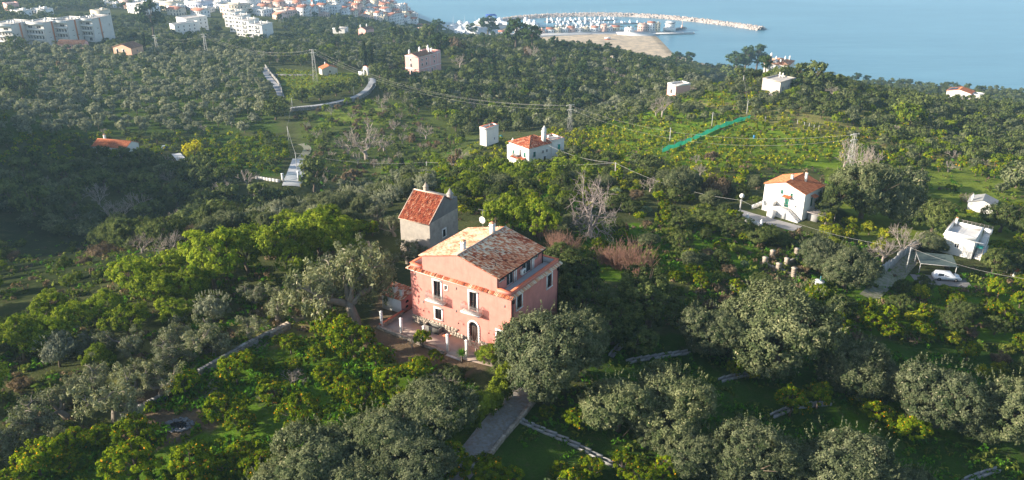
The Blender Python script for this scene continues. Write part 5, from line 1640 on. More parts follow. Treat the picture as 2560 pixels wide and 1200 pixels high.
    for k, (sn, hh) in enumerate((('wb1', 9.5), ('wb2', 9.5))):
        simple_house(sn, 'white_terrace_block', ['white block with blue shaded side, in front of the tall dark fir', 'broad white flat-roofed block behind the other white one'][k], hh, WHITEW, 'flat', holes={'R': [(y, z, .9, 1.3, 'plain1') for y in (3, 7.5, 12, 16) for z in (1.5, 4.5, 7.0)], 'F': [(3.2, 4.5, .9, 1.3, 'plain1')]}, cat='apartment block')
    # ruined arch and small gateway
    x, y, z, yaw, w, d = SITES['ruin']
    t = thing('ruined_arch', (x, y, z), yaw, 'ruined pale stone wall with an arch standing among the pines', 'ruin')
    b = MB(); r = random.Random(3)
    for k in range(60):
        px_, pz = r.random() * 6, r.random() * 6.5
        if 1.8 < px_ < 3.6 and pz < 3.6 or pz > 4 + 2.5 * math.sin(px_): continue
        b.obox((px_, r.gauss(0, .1), pz), (.9, .9, .8), r.gauss(0, .1), tint=r.random())
    part('stones', b, [PALEST], t, 'stuff')
    x, y, z, yaw, w, d = SITES['arch']
    t = thing('arched_gateway', (x, y, z), yaw, 'small white arched gateway with red coping where the curved road begins', 'gateway')
    b = MB(); pts = [(1.2, 0), (1.2, 3.6)] + [(2.75 - 1.55 * math.cos(a), 3.6 + 1.1 * math.sin(a)) for a in np.linspace(.1, math.pi - .1, 8)] + [(4.3, 3.6), (4.3, 0), (3.5, 0), (3.5, 1.9)] + [(2.75 + .75 * math.cos(a), 1.9 + .7 * math.sin(a)) for a in np.linspace(.2, math.pi - .2, 6)] + [(2.0, 1.9), (2.0, 0)]
    b.prism(pts, 0, .7); b.box(-2, 0, -.3, 1.2, .5, 1.6); part('wall', b, [WHITEW], t)
    b = MB(); b.tube([(2.75 - 1.6 * math.cos(a), .35, 3.65 + 1.15 * math.sin(a)) for a in np.linspace(.1, math.pi - .1, 8)], .14, 5); part('coping', b, [COPING], t)
build_houses()
# ------------------------------------------------------------------ roads, walls, channels
def gline(pts, step=1.2):
    """photo pixels -> draped world points, evenly spaced"""
    P = [gpt(*p) for p in pts]
    out = []
    for a, b in zip(P[:-1], P[1:]):
        n = max(1, int(math.hypot(b[0] - a[0], b[1] - a[1]) / step))
        for k in range(n):
            out.append((a[0] + (b[0] - a[0]) * k / n, a[1] + (b[1] - a[1]) * k / n))
    out.append(P[-1][:2])
    q = np.array(out)
    if len(q) > 4:
        for _ in range(3):
            q[1:-1] = (q[:-2] + q[1:-1] * 2 + q[2:]) / 4
    return q

def ribbon(name, pts, width, mat, lift=0.07, kind='structure', keep=True, label=None, cat=None, step=1.2, wj=0.0):
    q = gline(pts, step) if not isinstance(pts, np.ndarray) else pts
    t = np.gradient(q, axis=0); t /= np.linalg.norm(t, axis=1)[:, None] + 1e-9
    n = np.c_[-t[:, 1], t[:, 0]]
    k = 5
    V = []
    for i, (p, m) in enumerate(zip(q, n)):
        w = width * (1 + wj * math.sin(i * 0.7) * 0.5)
        for j in range(k):
            s = (j / (k - 1) - .5) * w
            x, y = p + m * s
            V.append((x, y, float(height(x, y)) + lift))
    F = [(i * k + j, i * k + j + 1, (i + 1) * k + j + 1, (i + 1) * k + j) for i in range(len(q) - 1) for j in range(k - 1)]
    b = MB(); b.add(V, F)
    o = ob(name, b.mesh(name, mat), kind=kind, label=label, cat=cat)
    if keep:
        for p in q[::2]:
            KEEP.append((p[0], p[1], width / 2 + .3))
    return o

def drywall(name, label, pts, h, th, mat, sz=.4, cat='wall', keep=True, solid=False, step=1.0, cap=None):
    q = gline(pts, step)
    b = MB(); r = random.Random(len(pts) * 7 + int(q[0][0] * 10))
    zf = lambda x, y: float(height(x, y))
    if solid:
        for a, c in zip(q[:-1], q[1:]):
            L = math.hypot(*(c - a)); m = (a + c) / 2
            b.obox((m[0], m[1], zf(*m) + h / 2 - .3), (L + .04, th, h + .6), math.atan2(c[1] - a[1], c[0] - a[0]), tint=r.random())
    else:
        for a, c in zip(q[:-1], q[1:]):
            rubble(b, a, c, zf, h, th, r, sz)
    me = b.mesh('stones', [mat])
    o = thing(name, (q[0][0], q[0][1], zf(*q[0])), 0, label, cat)
    me.transform(Matrix.Translation(-o.location))
    ob('stones' if not solid else 'panels', me, o, kind='stuff')
    if keep:
        for p in q[::2]: KEEP.append((p[0], p[1], .6))
    return o

def channel(label, pts, w=.55):
    q = gline(pts, 1.0)
    t = np.gradient(q, axis=0); t /= np.linalg.norm(t, axis=1)[:, None] + 1e-9
    n = np.c_[-t[:, 1], t[:, 0]]
    o = thing('irrigation_channel', (q[0][0], q[0][1], float(height(*q[0]))), 0, label, 'channel')
    for sd in (-1, 1):
        b = MB()
        e = q + n * sd * w / 2
        for a, c in zip(e[:-1], e[1:]):
            m = (a + c) / 2; L = math.hypot(*(c - a))
            b.obox((m[0], m[1], float(height(*m)) + .1), (L * .985, .16, .36), math.atan2(c[1] - a[1], c[0] - a[0]))
        me = b.mesh('kerb', [CONCR]); me.transform(Matrix.Translation(-o.location)); ob('kerb', me, o)
    b = MB()
    for a, c in zip(q[:-1], q[1:]):
        m = (a + c) / 2; L = math.hypot(*(c - a)); b.obox((m[0], m[1], float(height(*m)) - .02), (L, w - .16, .12), math.atan2(c[1] - a[1], c[0] - a[0]))
    me = b.mesh('bed', [CONCR]); me.transform(Matrix.Translation(-o.location)); ob('bed', me, o)
    for p in q[::2]: KEEP.append((p[0], p[1], .5))

def build_ways():
    ribbon('driveway', [(1320, 975), (1290, 1010), (1250, 1050), (1215, 1095), (1180, 1140), (1130, 1200), (1080, 1260)], 3.0, GRAVEL, .08)
    drywall('driveway_wall', 'pale stone kerb wall along the right side of the gravel drive', [(1335, 1005), (1305, 1045), (1262, 1092), (1225, 1140)], .45, .45, PALEST, .4)
    channel('long concrete irrigation channel running down right from the gravel drive', [(1285, 1045), (1330, 1068), (1390, 1092), (1450, 1118), (1500, 1150), (1570, 1180), (1640, 1215)])
    channel('short angled concrete channel in the shadow right of the pink villa', [(1527, 892), (1548, 868), (1562, 852), (1590, 845)])
    channel('straight concrete channel crossing the dark lawn right of the pink villa', [(1568, 906), (1610, 898), (1660, 890), (1722, 882)])
    channel('concrete channel leading to the yellow mimosa bush', [(1800, 953), (1832, 942), (1872, 938)])
    channel('concrete channel below the round citrus trees on the right lawn', [(1930, 1042), (1965, 1026), (2010, 1014), (2075, 1010)])
    channel('concrete channel at the bottom right corner of the garden', [(2410, 1205), (2450, 1188), (2495, 1176)])
    drywall('orchard_wall', 'long weathered terrace wall between the old olives and the citrus orchard', [(500, 940), (540, 918), (590, 888), (640, 860), (672, 845)], .9, .45, GREYST, .4)
    drywall('broken_wall', 'crumbling stone wall end beside the leaning olive trunks', [(676, 843), (700, 832), (722, 820)], .8, .8, PALEST, .5)
    drywall('lower_orchard_wall', 'low broken stone edging left of the round ash patch', [(300, 1045), (350, 1022), (400, 995)], .35, .5, GREYST, .4)
    ribbon('garden_path', [(760, 790), (730, 800), (700, 812), (665, 855), (610, 900), (560, 935), (520, 970), (540, 1030)], 1.5, surf('trodden_earth', (0.26, 0.205, 0.15), .95, .3, .8, bump=.5, col2=(0.2, 0.2, 0.09)), .06, keep=False)
    # curved white road with its retaining wall
    ribbon('curved_road', [(928, 196), (934, 208), (925, 222), (905, 238), (870, 252), (820, 263), (770, 269), (728, 272)], 4.2, surf('pale_road', (0.46, 0.45, 0.44), .9, .12, .5, bump=.1), .3, step=3)
    drywall('curved_retaining_wall', 'long curved stone retaining wall below the white road', [(936, 216), (922, 236), (890, 252), (850, 264), (800, 274), (728, 279)], 1.6, .7, GREYST, .9, step=2.5)
    ribbon('lane', [(660, 170), (668, 190), (685, 210), (700, 232), (702, 245)], 3.0, surf('lane_asphalt', (0.33, 0.33, 0.34), .9, .15, .4, bump=.1), .3, step=3)
    drywall('lane_wall', 'tall stone wall beside the narrow lane at the edge of the olive grove', [(664, 168), (676, 186), (694, 206), (704, 226), (706, 240)], 1.5, .6, GREYST, .9, step=2.5)
    drywall('field_wall', 'low dark stone wall crossing behind the field cottage', [(674, 188), (720, 190), (786, 190)], .8, .6, GREYST, .8, step=2.5)
    ribbon('forecourt', [(752, 398), (748, 410), (742, 425), (736, 445), (728, 465)], 5.0, surf('bright_gravel', (0.58, 0.56, 0.53), .95, .1, .6, bump=.2), .12, step=2)
    ribbon('winding_track', [(752, 398), (764, 385), (770, 372), (762, 362), (752, 360)], 2.6, DIRTR, .12, step=2)
    ribbon('farm_track', [(458, 408), (450, 395), (440, 385)], 3.0, surf('bright_gravel', (0.58, 0.56, 0.53)), .2, step=2)
    # gate on the white forecourt
    x, y, z = gpt(708, 455)
    t = thing('driveway_gate', (x, y, z), .5, 'pale blue metal gate between white pillars on the white forecourt', 'gate')
    b = MB(); b.box(-.3, -.3, -.3, .3, .3, 2.3); b.box(-.36, -.36, 2.3, .36, .36, 2.5); b.box(4.2, -.3, -.3, 4.8, .3, 2.3); b.box(4.14, -.36, 2.3, 4.86, .36, 2.5); part('pillars', b, [WHITEW], t)
    b = MB()
    for k in range(14): b.box(.35 + k * .27, -.03, .1, .4 + k * .27, .03, 2.0 + .3 * math.sin(k * .24))
    b.box(.3, -.03, .2, 4.2, .03, .3); b.box(.3, -.03, 1.7, 4.2, .03, 1.8); part('leaf', b, [surf('pale_blue_paint', (.38, .5, .55), .6, .1, 2)], t)
    drywall('forecourt_wall', 'weathered wall left of the white forecourt gate', [(640, 447), (672, 452), (700, 456)], .8, .4, CONCL, .6, solid=True)
    # concrete lane wall, dirt track and forecourt on the right
    ribbon('dirt_track', [(2170, 745), (2195, 722), (2225, 700), (2255, 672), (2285, 645), (2300, 630)], 2.8, DIRTR, .09)
    drywall('concrete_lane_wall', 'long grey concrete wall climbing beside the dirt track', [(2163, 690), (2182, 703), (2200, 694), (2225, 668), (2255, 645), (2285, 624), (2308, 608)], 1.7, .3, CONCR, solid=True, step=2.0)
    x, y, z, yaw, w, d = SITES['right']
    V = lambda lx, ly: (x + math.cos(yaw) * lx - math.sin(yaw) * ly, y + math.sin(yaw) * lx + math.cos(yaw) * ly)
    P = np.array([V(-3, -5.5), V(0, -5.6), V(4, -5.3), V(8, -5.0), V(10.5, -4.8)])
    ribbon('house_forecourt', P, 4.6, surf('forecourt_paving', (0.33, 0.31, 0.29), .9, .1, .6, bump=.1), .07)
    b = MB(); r = random.Random(1)
    def wline(name, label, pts, h, mat=WHITEW, th=.25, **k):
        return drywall(name, label, pts, h, th, mat, solid=True, **k)
    wline('garden_wall', 'low white garden wall with pillar left of the orange roofed house', [(1880, 522), (1905, 512), (1912, 508)], .8)
    wline('garden_wall', 'white garden wall with two capped pillars below the orange roofed house', [(1862, 552), (1882, 558), (1902, 566)], .7)
    for i, (px, py) in enumerate(((1867, 556), (1902, 570))):
        xx, yy, zz = gpt(px, py); b = MB(); b.box(-.22, -.22, -.2, .22, .22, 1.5); b.cyl(0, 0, 1.5, 1.85, .22, .05, 8)
        ob('gate_pillar', b.mesh('gate_pillar', WHITEW), None, (xx, yy, zz), None, ['left white gate pillar with pointed cap below the orange roofed house', 'right white gate pillar with pointed cap below the orange roofed house'][i], 'pillar')
    # pillar ruin: low wall with square stone pillars
    drywall('pillared_wall', 'low pale stone wall of the pillar ruin among the grass', [(1908, 660), (1945, 674), (1990, 692)], .35, .4, PALEST, .4)
    drywall('pillared_wall', 'short rear stone wall of the pillar ruin', [(1965, 662), (1990, 652)], .6, .4, PALEST, .4)
    for i, (px, py, h, lab) in enumerate(((1911, 664, 1.5, 'leftmost'), (1945, 678, 1.4, 'middle front'), (1983, 692, 1.6, 'rightmost front'), (1966, 662, 1.2, 'inner'), (1990, 640, 1.4, 'tallest rear'), (1930, 645, 1.4, 'left rear'))):
        xx, yy, zz = gpt(px, py); b = MB()
        for k in range(5): b.obox((0, 0, -.1 + h * (k + .5) / 5), (.62, .62, h / 5 * .97), .2 + random.Random(k + i).gauss(0, .03), tint=random.Random(k * 3 + i).random())
        b.obox((0, 0, h + .0), (.74, .74, .12), .2, tint=.8)
        ob('stone_pillar', b.mesh('stone_pillar', PALEST), None, (xx, yy, zz), None, lab + ' square pale stone pillar of the roofless ruin in the grass', 'pillar', 'pillars of the ruin', .3)
    # well
    xx, yy, zz = gpt(2047, 714); t = thing('stone_well', (xx, yy, zz), 0, 'round white well head with pump on the bright green lawn', 'well')
    b = MB(); b.cyl(0, 0, -.2, .75, .8, .72, 14); b.cyl(0, 0, .75, .85, .82, .8, 14); part('well_head', b, [TRIMW], t)
    b = MB(); b.cyl(.1, 0, .85, 1.7, .06); b.tube([(.1, 0, 1.6), (.45, 0, 1.5)], .04, 5); part('pump', b, [surf('teal_paint', (.1, .3, .32), .6, .1, 2)], t)
    # ash patch
    xx, yy, zz = gpt(447, 1064)
    b = MB(); r = random.Random(9)
    for k in range(220):
        a, q = r.random() * 6.28, r.random() ** .6 * 1.35
        black = q < .75
        b.obox((math.cos(a) * q * 1.15, math.sin(a) * q * .9, .06 + r.random() * .08), (.12 + r.random() * .2, .08 + r.random() * .14, .06 + .05 * r.random()), r.random() * 6, mat=0 if black else 1)
    ob('ash_patch', b.mesh('ash_patch', [surf('charcoal', (0.018, 0.018, 0.022), .95, .3, 5), surf('white_ash', (0.24, 0.24, 0.25), .95, .3, 5)]), None, (xx, yy, zz), 'stuff', 'round bonfire patch of black charcoal ringed with pale ash', 'ash')
    KEEP.append((xx, yy, 2.2))
    for px, py in ((400, 1000), (355, 1028)):
        xx, yy, zz = gpt(px, py); b = MB(); b.obox((0, 0, .12), (1.3, .8, .12), .4); b.obox((.4, .3, .2), (.7, .7, .1), .9)
        ob('folded_net', b.mesh('folded_net', surf('dark_teal_net', (0.02, 0.07, 0.07), .9, .2, 3)), None, (xx, yy, zz), None, 'folded dark teal harvest net lying by the %s old olive' % ('right' if px == 400 else 'left'), 'net')
    # hedge beside the drive
    x0, y0, _ = gpt(1200, 1085); x1, y1, _ = gpt(1285, 975)
    r = np.random.default_rng(3)
    n = 170; s = r.random(n)
    nx_, ny_ = -(y1 - y0), (x1 - x0); L = math.hypot(nx_, ny_); nx_, ny_ = nx_ / L, ny_ / L
    off = (r.random(n) - .5) * 1.5 + .5
    X = x0 + (x1 - x0) * s + nx_ * off; Y = y0 + (y1 - y0) * s + ny_ * off
    hh = 2.9 + .5 * np.sin(s * 9)
    Z = height(X, Y) + .3 + r.random(n) ** .6 * (hh - .3)
    C = np.c_[X, Y, Z]
    v, t_ = leaves(C, .42, 150, .14, r, np.array([C[:, 0].mean(), C[:, 1].mean(), Z.min()]), 1.8, 1.6, .5, np.clip(.2 + (Z - Z.min()) / 4, 0, .9), .25, .3, 1.2)  # leaf tint grows paler towards the hedge top
    me = quads_mesh('hedge', v, t_, [LM['hedge']])
    ob('garden_hedge', me, label='tall clipped bright green hedge along the left side of the gravel drive', cat='hedge')
    for k in range(6): KEEP.append((x0 + (x1 - x0) * k / 5 + nx_ * .5, y0 + (y1 - y0) * k / 5 + ny_ * .5, 1.2))
    # teal netting fence
    pts = [(1655, 382), (1700, 366), (1740, 348), (1780, 330), (1820, 314), (1875, 298)]
    q = gline(pts, 2.2)
    zf = [float(height(*p)) for p in q]
    t = thing('teal_netting', (q[0][0], q[0][1], zf[0]), 0, 'long strip of teal windbreak netting climbing across the lemon terraces', 'net fence')
    b = MB(); r = random.Random(3)
    for i in range(len(q) - 1):
        b.quad((*q[i], zf[i] + .1), (*q[i + 1], zf[i + 1] + .1), (*q[i + 1], zf[i + 1] + 1.45 + .3 * math.sin(i * 1.7)), (*q[i], zf[i] + 1.45 + .3 * math.sin((i - 1) * 1.7)), tint=.3 + .5 * r.random())
    me = b.mesh('netting', [leafmat('teal_net', (0.018, 0.19, 0.185), (0.035, 0.33, 0.32), None, .35, .02)]); me.transform(Matrix.Translation(-t.location)); ob('netting', me, t)
    for i in range(0, len(q), 2):
        b = MB(); b.cyl(0, 0, -.2, 2.1, .05, .05, 6); KEEP.append((q[i][0] - .5, q[i][1] - 1.6, 1.9)); ob('post', b.mesh('post', IRON), t, (q[i][0] - q[0][0], q[i][1] - q[0][1], zf[i] - zf[0]))
    # row of small fence posts
    for i, (px, py) in enumerate(((2010, 318), (2022, 321), (2034, 325), (2046, 327), (1913, 304), (1993, 312))):
        xx, yy, zz = gpt(px, py); b = MB(); b.cyl(0, 0, -.2, 1.8, .09, .08, 6)
        ob('fence_post', b.mesh('fence_post', CONCL), None, (xx, yy, zz), None, '%s pale concrete fence post from the left above the citrus rows' % ORD_[i], 'post', 'small fence posts')
    # car shelter with net roof and the white car
    cx, cy = [float(v) for v in onz(2335, 680, 102.3)]
    zg = float(height(cx, cy))
    yaw = math.radians(-14)
    t = thing('car_shelter', (cx, cy, zg), yaw, 'lean-to shelter of poles roofed with green shade net over a white car', 'shelter')
    cs = [(-2.9, -1.7), (2.9, -1.7), (2.9, 2.2), (-2.9, 2.2)]
    for (a, c) in cs:
        b = MB(); b.cyl(a, c, -.3, 2.5 if c > 0 else 2.1, .06); part('pole', b, [CONCL], t)
    b = MB(); n = 10
    G = [[(-3.0 + 6.0 * i / n, -1.8 + 4.2 * j / 6, 2.15 + .4 * j / 6 - .16 * math.sin(math.pi * i / n) * math.sin(math.pi * j / 6)) for i in range(n + 1)] for j in range(7)]
    for j in range(6):
        for i in range(n): b.quad(G[j][i], G[j][i + 1], G[j + 1][i + 1], G[j + 1][i])
    part('net_roof', b, [NETG], t)
    b = MB(); b.tube([(-3, -1.8, 2.12), (3.2, -1.8, 2.12)], .05, 5); b.tube([(-3, 2.4, 2.5), (3, 2.4, 2.5)], .05, 5); b.tube([(-3, -1.8, 2.12), (-3, 2.4, 2.5)], .05, 5); part('frame', b, [CONCL], t)
    build_car((cx + .6, cy - 3.0, float(height(cx + .6, cy - 3.0))), yaw + .05, 'white estate car parked under the edge of the net shelter', (0.72, 0.74, 0.76))
    KEEP.append((cx, cy, 3.4)); KEEP.append((cx + .6, cy - 3.2, 2.6)); KEEP.append((cx - 1.5, cy - 3.2, 2.4)); KEEP.append((cx+3, cy - 4.2, 1.6)); KEEP.append((cx-.5, cy - 5.4, 2.2))
    P = np.array([(cx - 5, cy - 3.0), (cx - 2, cy - 3.3), (cx + 1, cy - 3.8), (cx + 4, cy - 4.5)])
    ribbon('parking_ground', P, 4.0, surf('grey_dust', (0.24, 0.22, 0.2), .95, .2, .8, bump=.3), .07)
    x, y, z = gpt(1095 + 0, 186); z = 69
    px_, py_, pz = gpt(1096, 182)
    build_car((px_, py_, pz + .1), 1.0, 'black car parked against the pink palazzo', (0.02, 0.02, 0.025))
    px_, py_, pz = gpt(420, 374)
    build_car((px_, py_, pz + .1), .4, 'grey blue car parked right of the red-roofed cottage', (0.22, 0.27, 0.33))
    px_, py_, pz = gpt(452, 120)
    xx, yy, zz = gpt(1851, 528); t = thing('satellite_dish', (xx, yy, zz), -.6, 'round white dish on a pole left of the orange roofed house', 'satellite dish')
    b = MB(); b.cyl(0, 0, -.3, 3.2, .05); part('mast', b, [IRON], t)
    b = MB(); b.tube([(0, -.06, 3.4), (0, -.14, 3.42), (0, -.2, 3.44)], [.25, .45, .5], 14); part('dish', b, [TRIMW], t)
    xx, yy, zz = gpt(2538, 690); t = thing('garden_oven', (xx, yy, zz), -.2, 'small round oven with brick red cap at the right edge', 'oven')
    b = MB(); b.cyl(0, 0, -.2, 1.1, .7, .65, 12); part('drum', b, [TRIMW], t)
    b = MB(); b.cyl(0, 0, 1.1, 1.5, .75, .3, 12); part('cap', b, [COPING], t)
    b = MB()
    for a in (-1.3, 1.3): b.cyl(a, .5, -.2, 2.4, .05)
    b.tube([(-1.3, .5, 2.4), (1.3, .5, 2.4)], .04, 5); part('frame', b, [POLEM_()], t)
    xx, yy, zz = gpt(2200, 628); b = MB(); b.obox((0, 0, .3), (1.6, .7, .12), .3, .1); b.obox((.5, .2, .45), (.9, .6, .1), .8)
    ob('white_sheet', b.mesh('white_sheet', TRIMW), None, (xx, yy, zz), None, 'white plastic sheets lying on the ground among the lemon trees left of the lane wall', 'sheet')
    # rubble pile and tarpaulin on the spur
    xx, yy, zz = gpt(1505, 452)
    b = MB(); r = random.Random(12)
    for k in range(70): b.obox((r.gauss(0, 2.2), r.gauss(0, .9), .2 + r.random() * .5), (.9, .6, .3), r.random() * 6, r.gauss(0, .2), tint=r.random())
    ob('rubble_pile', b.mesh('rubble_pile', PALEST), None, (xx, yy, zz), 'stuff', 'heap of pale roofing rubble below the wooden pole on the spur', 'rubble')
    for px, py, l, c in ((1655, 341, 'small blue barrel', (.05, .2, .4)), (1885, 346, 'second blue barrel further right', (.04, .16, .35))):
        xx, yy, zz = gpt(px, py); b = MB(); b.cyl(0, 0, 0, 1.0, .35, .35, 10)
        ob('water_barrel', b.mesh('water_barrel', surf('barrel_blue', (.05, .2, .4), .5, .1, 2)), None, (xx, yy, zz), None, l + ' among the lemon terraces', 'barrel')
def POLEM_(): return surf('pole_concrete', (0.52, 0.50, 0.46), .9, .12, 1, bump=0)
ORD_ = ['first', 'second', 'third', 'fourth', 'fifth', 'sixth']

def build_car(loc, yaw, label, col):
    t = thing('parked_car', loc, yaw, label, 'car')
    paint = surf('car_paint_%d' % int(col[0] * 100), col, .35, .05, 2, bump=0)
    L, W = 4.4, 1.75
    side = [(-2.2, .35), (-2.2, .75), (-1.95, .92), (-1.75, 1.42), (.55, 1.46), (1.25, .95), (2.05, .82), (2.2, .6), (2.2, .35)]
    b = MB()
    hw = [W / 2 if z < 1.0 else W / 2 - .2 for _, z in side]
    n = len(side)
    vs = [(x, -h, z) for (x, z), h in zip(side, hw)] + [(x, h, z) for (x, z), h in zip(side, hw)]
    b.add(vs, [tuple(range(n)), tuple(range(2 * n - 1, n - 1, -1))] + [(i, i + n, (i + 1) % n + n, (i + 1) % n) for i in range(n)])
    part('body', b, [paint], t)
    for s in (-1, 1):
        for (a, c) in ((-1.65, -.65), (-.6, .25)):
            b = MB(); y0, y1 = s * (W / 2 + .005), s * (W / 2 - .185)
            b.add([(a, y0 - s * .02, .98), (c, y0 - s * .02, .98), (c, y1 + s * .01, 1.38), (a + .08, y1 + s * .01, 1.38)], [(0, 1, 2, 3) if s < 0 else (3, 2, 1, 0)]); part('side_window', b, [GLASS], t)
    b = MB(); b.add([(.62, -.66, 1.45), (.62, .66, 1.45), (1.24, .8, .98), (1.24, -.8, .98)], [(0, 1, 2, 3)]); part('windscreen', b, [GLASS], t, loc=(.02, 0, .02))
    for sx in (-1.35, 1.4):
        for s in (-1, 1):
            b = MB(); b.tube([(sx, s * (W / 2 - .2), .32), (sx, s * (W / 2 + .01), .32)], .32, 14); wv = part('wheel', b, [DARKM], t)
            b = MB(); b.tube([(sx, s * (W / 2 + .01), .32), (sx, s * (W / 2 + .03), .32)], .18, 10); part('rim', b, [IRON], wv)
    for s in (-1, 1):
        b = MB(); b.box(2.17, s * .72 - .15, .6, 2.22, s * .72 + .15, .74); part('headlight', b, [TRIMW], t)

# ------------------------------------------------------------------ poles, pylons and their cables
POLEM = surf('pole_concrete', (0.52, 0.50, 0.46), .9, .12, 1, bump=0)
CABLE = surf('cable', (0.42, 0.40, 0.37), .6, .1, 1, bump=0)
PTOP = {}
def pole(key, bx, by, ty, label, tx=None, r0=.13, kind='pole', arm=False):
    x, y, z = gpt(bx, by)
    d = proj(x, y, z)[2]
    h = (by - ty) * d / FOC / CP * 1.0
    r0 = max(r0, 0.13)
    lx = 0.0
    if tx is not None:
        lx = (tx - bx) * d / FOC - (bx - 1280) / FOC * (-h * SP) * 0
    t = thing('utility_pole', (x, y, z), 0, label, 'pole', 'thin utility poles')
    b = MB(); b.tube([(0, 0, -.4), (lx * 0, 0, h)], [r0, r0 * .7], 8); part('shaft', b, [POLEM], t)
    b = MB(); b.box(-.35, -.05, h - .35, .35, .05, h - .28)
    for s in (-.3, 0, .3): b.cyl(s, 0, h - .28, h - .12, .04)
    part('crossarm', b, [IRON], t)
    PTOP[key] = (x, y, z + h - .12)
    KEEP.append((x, y, .5))
def pylon(key, bx, by, ty, label, w=1.6):
    x, y, z = gpt(bx, by)
    d = proj(x, y, z)[2]
    h = (by - ty) * d / FOC / CP
    t = thing('lattice_pylon', (x, y, z), .5, label, 'pylon', 'lattice pylons')
    b = MB(); n = max(5, int(h / 1.4)); wt = w * .35
    C = lambda k, sx, sy: (sx * (w / 2 + (wt - w) / 2 * k / n), sy * (w / 2 + (wt - w) / 2 * k / n), h * k / n)
    th = max(.04, d * .00014)
    for sx in (-1, 1):
        for sy in (-1, 1): b.tube([C(0, sx, sy), C(n, sx, sy)], th, 4)
    for k in range(n):
        for (a, c) in (((-1, -1), (1, -1)), ((1, -1), (1, 1)), ((1, 1), (-1, 1)), ((-1, 1), (-1, -1))):
            if k % 2: a, c = c, a
            b.tube([C(k, *a), C(k + 1, *c)], th * .6, 3); b.tube([C(k + 1, *a), C(k + 1, *c)], th * .6, 3)
    part('mast', b, [POLEM], t)
    b = MB()
    for k, s in ((n, 1.5), (n - 1, 1.2)):
        zz = h * k / n - .1
        b.tube([(-s, 0, zz), (s, 0, zz)], th * 1.2, 4)
        for q in (-s, s): b.cyl(q, 0, zz - .35, zz, th * 1.4)
    part('crossarms', b, [TRIMW], t)
    PTOP[key] = (x, y, z + h)
    KEEP.append((x, y, 1.2))
def cable(a, b_, label, sag=1.5, off=(0, 0, 0), off2=None, r=None):
    A = np.array(PTOP[a] if isinstance(a, str) else a, float) + off
    B = np.array(PTOP[b_] if isinstance(b_, str) else b_, float) + (off2 or off)
    n = 24
    P = [A + (B - A) * k / n - np.array([0, 0, 4 * sag * (k / n) * (1 - k / n)]) for k in range(n + 1)]
    R = [max(.018, proj(*p)[2] * (r * .33 if r else 0.00012)) for p in P]
    b = MB(); b.tube([p - A for p in P], R, 5)
    ob('overhead_cable', b.mesh('overhead_cable', CABLE), None, A, None, label, 'cable', 'overhead cables')

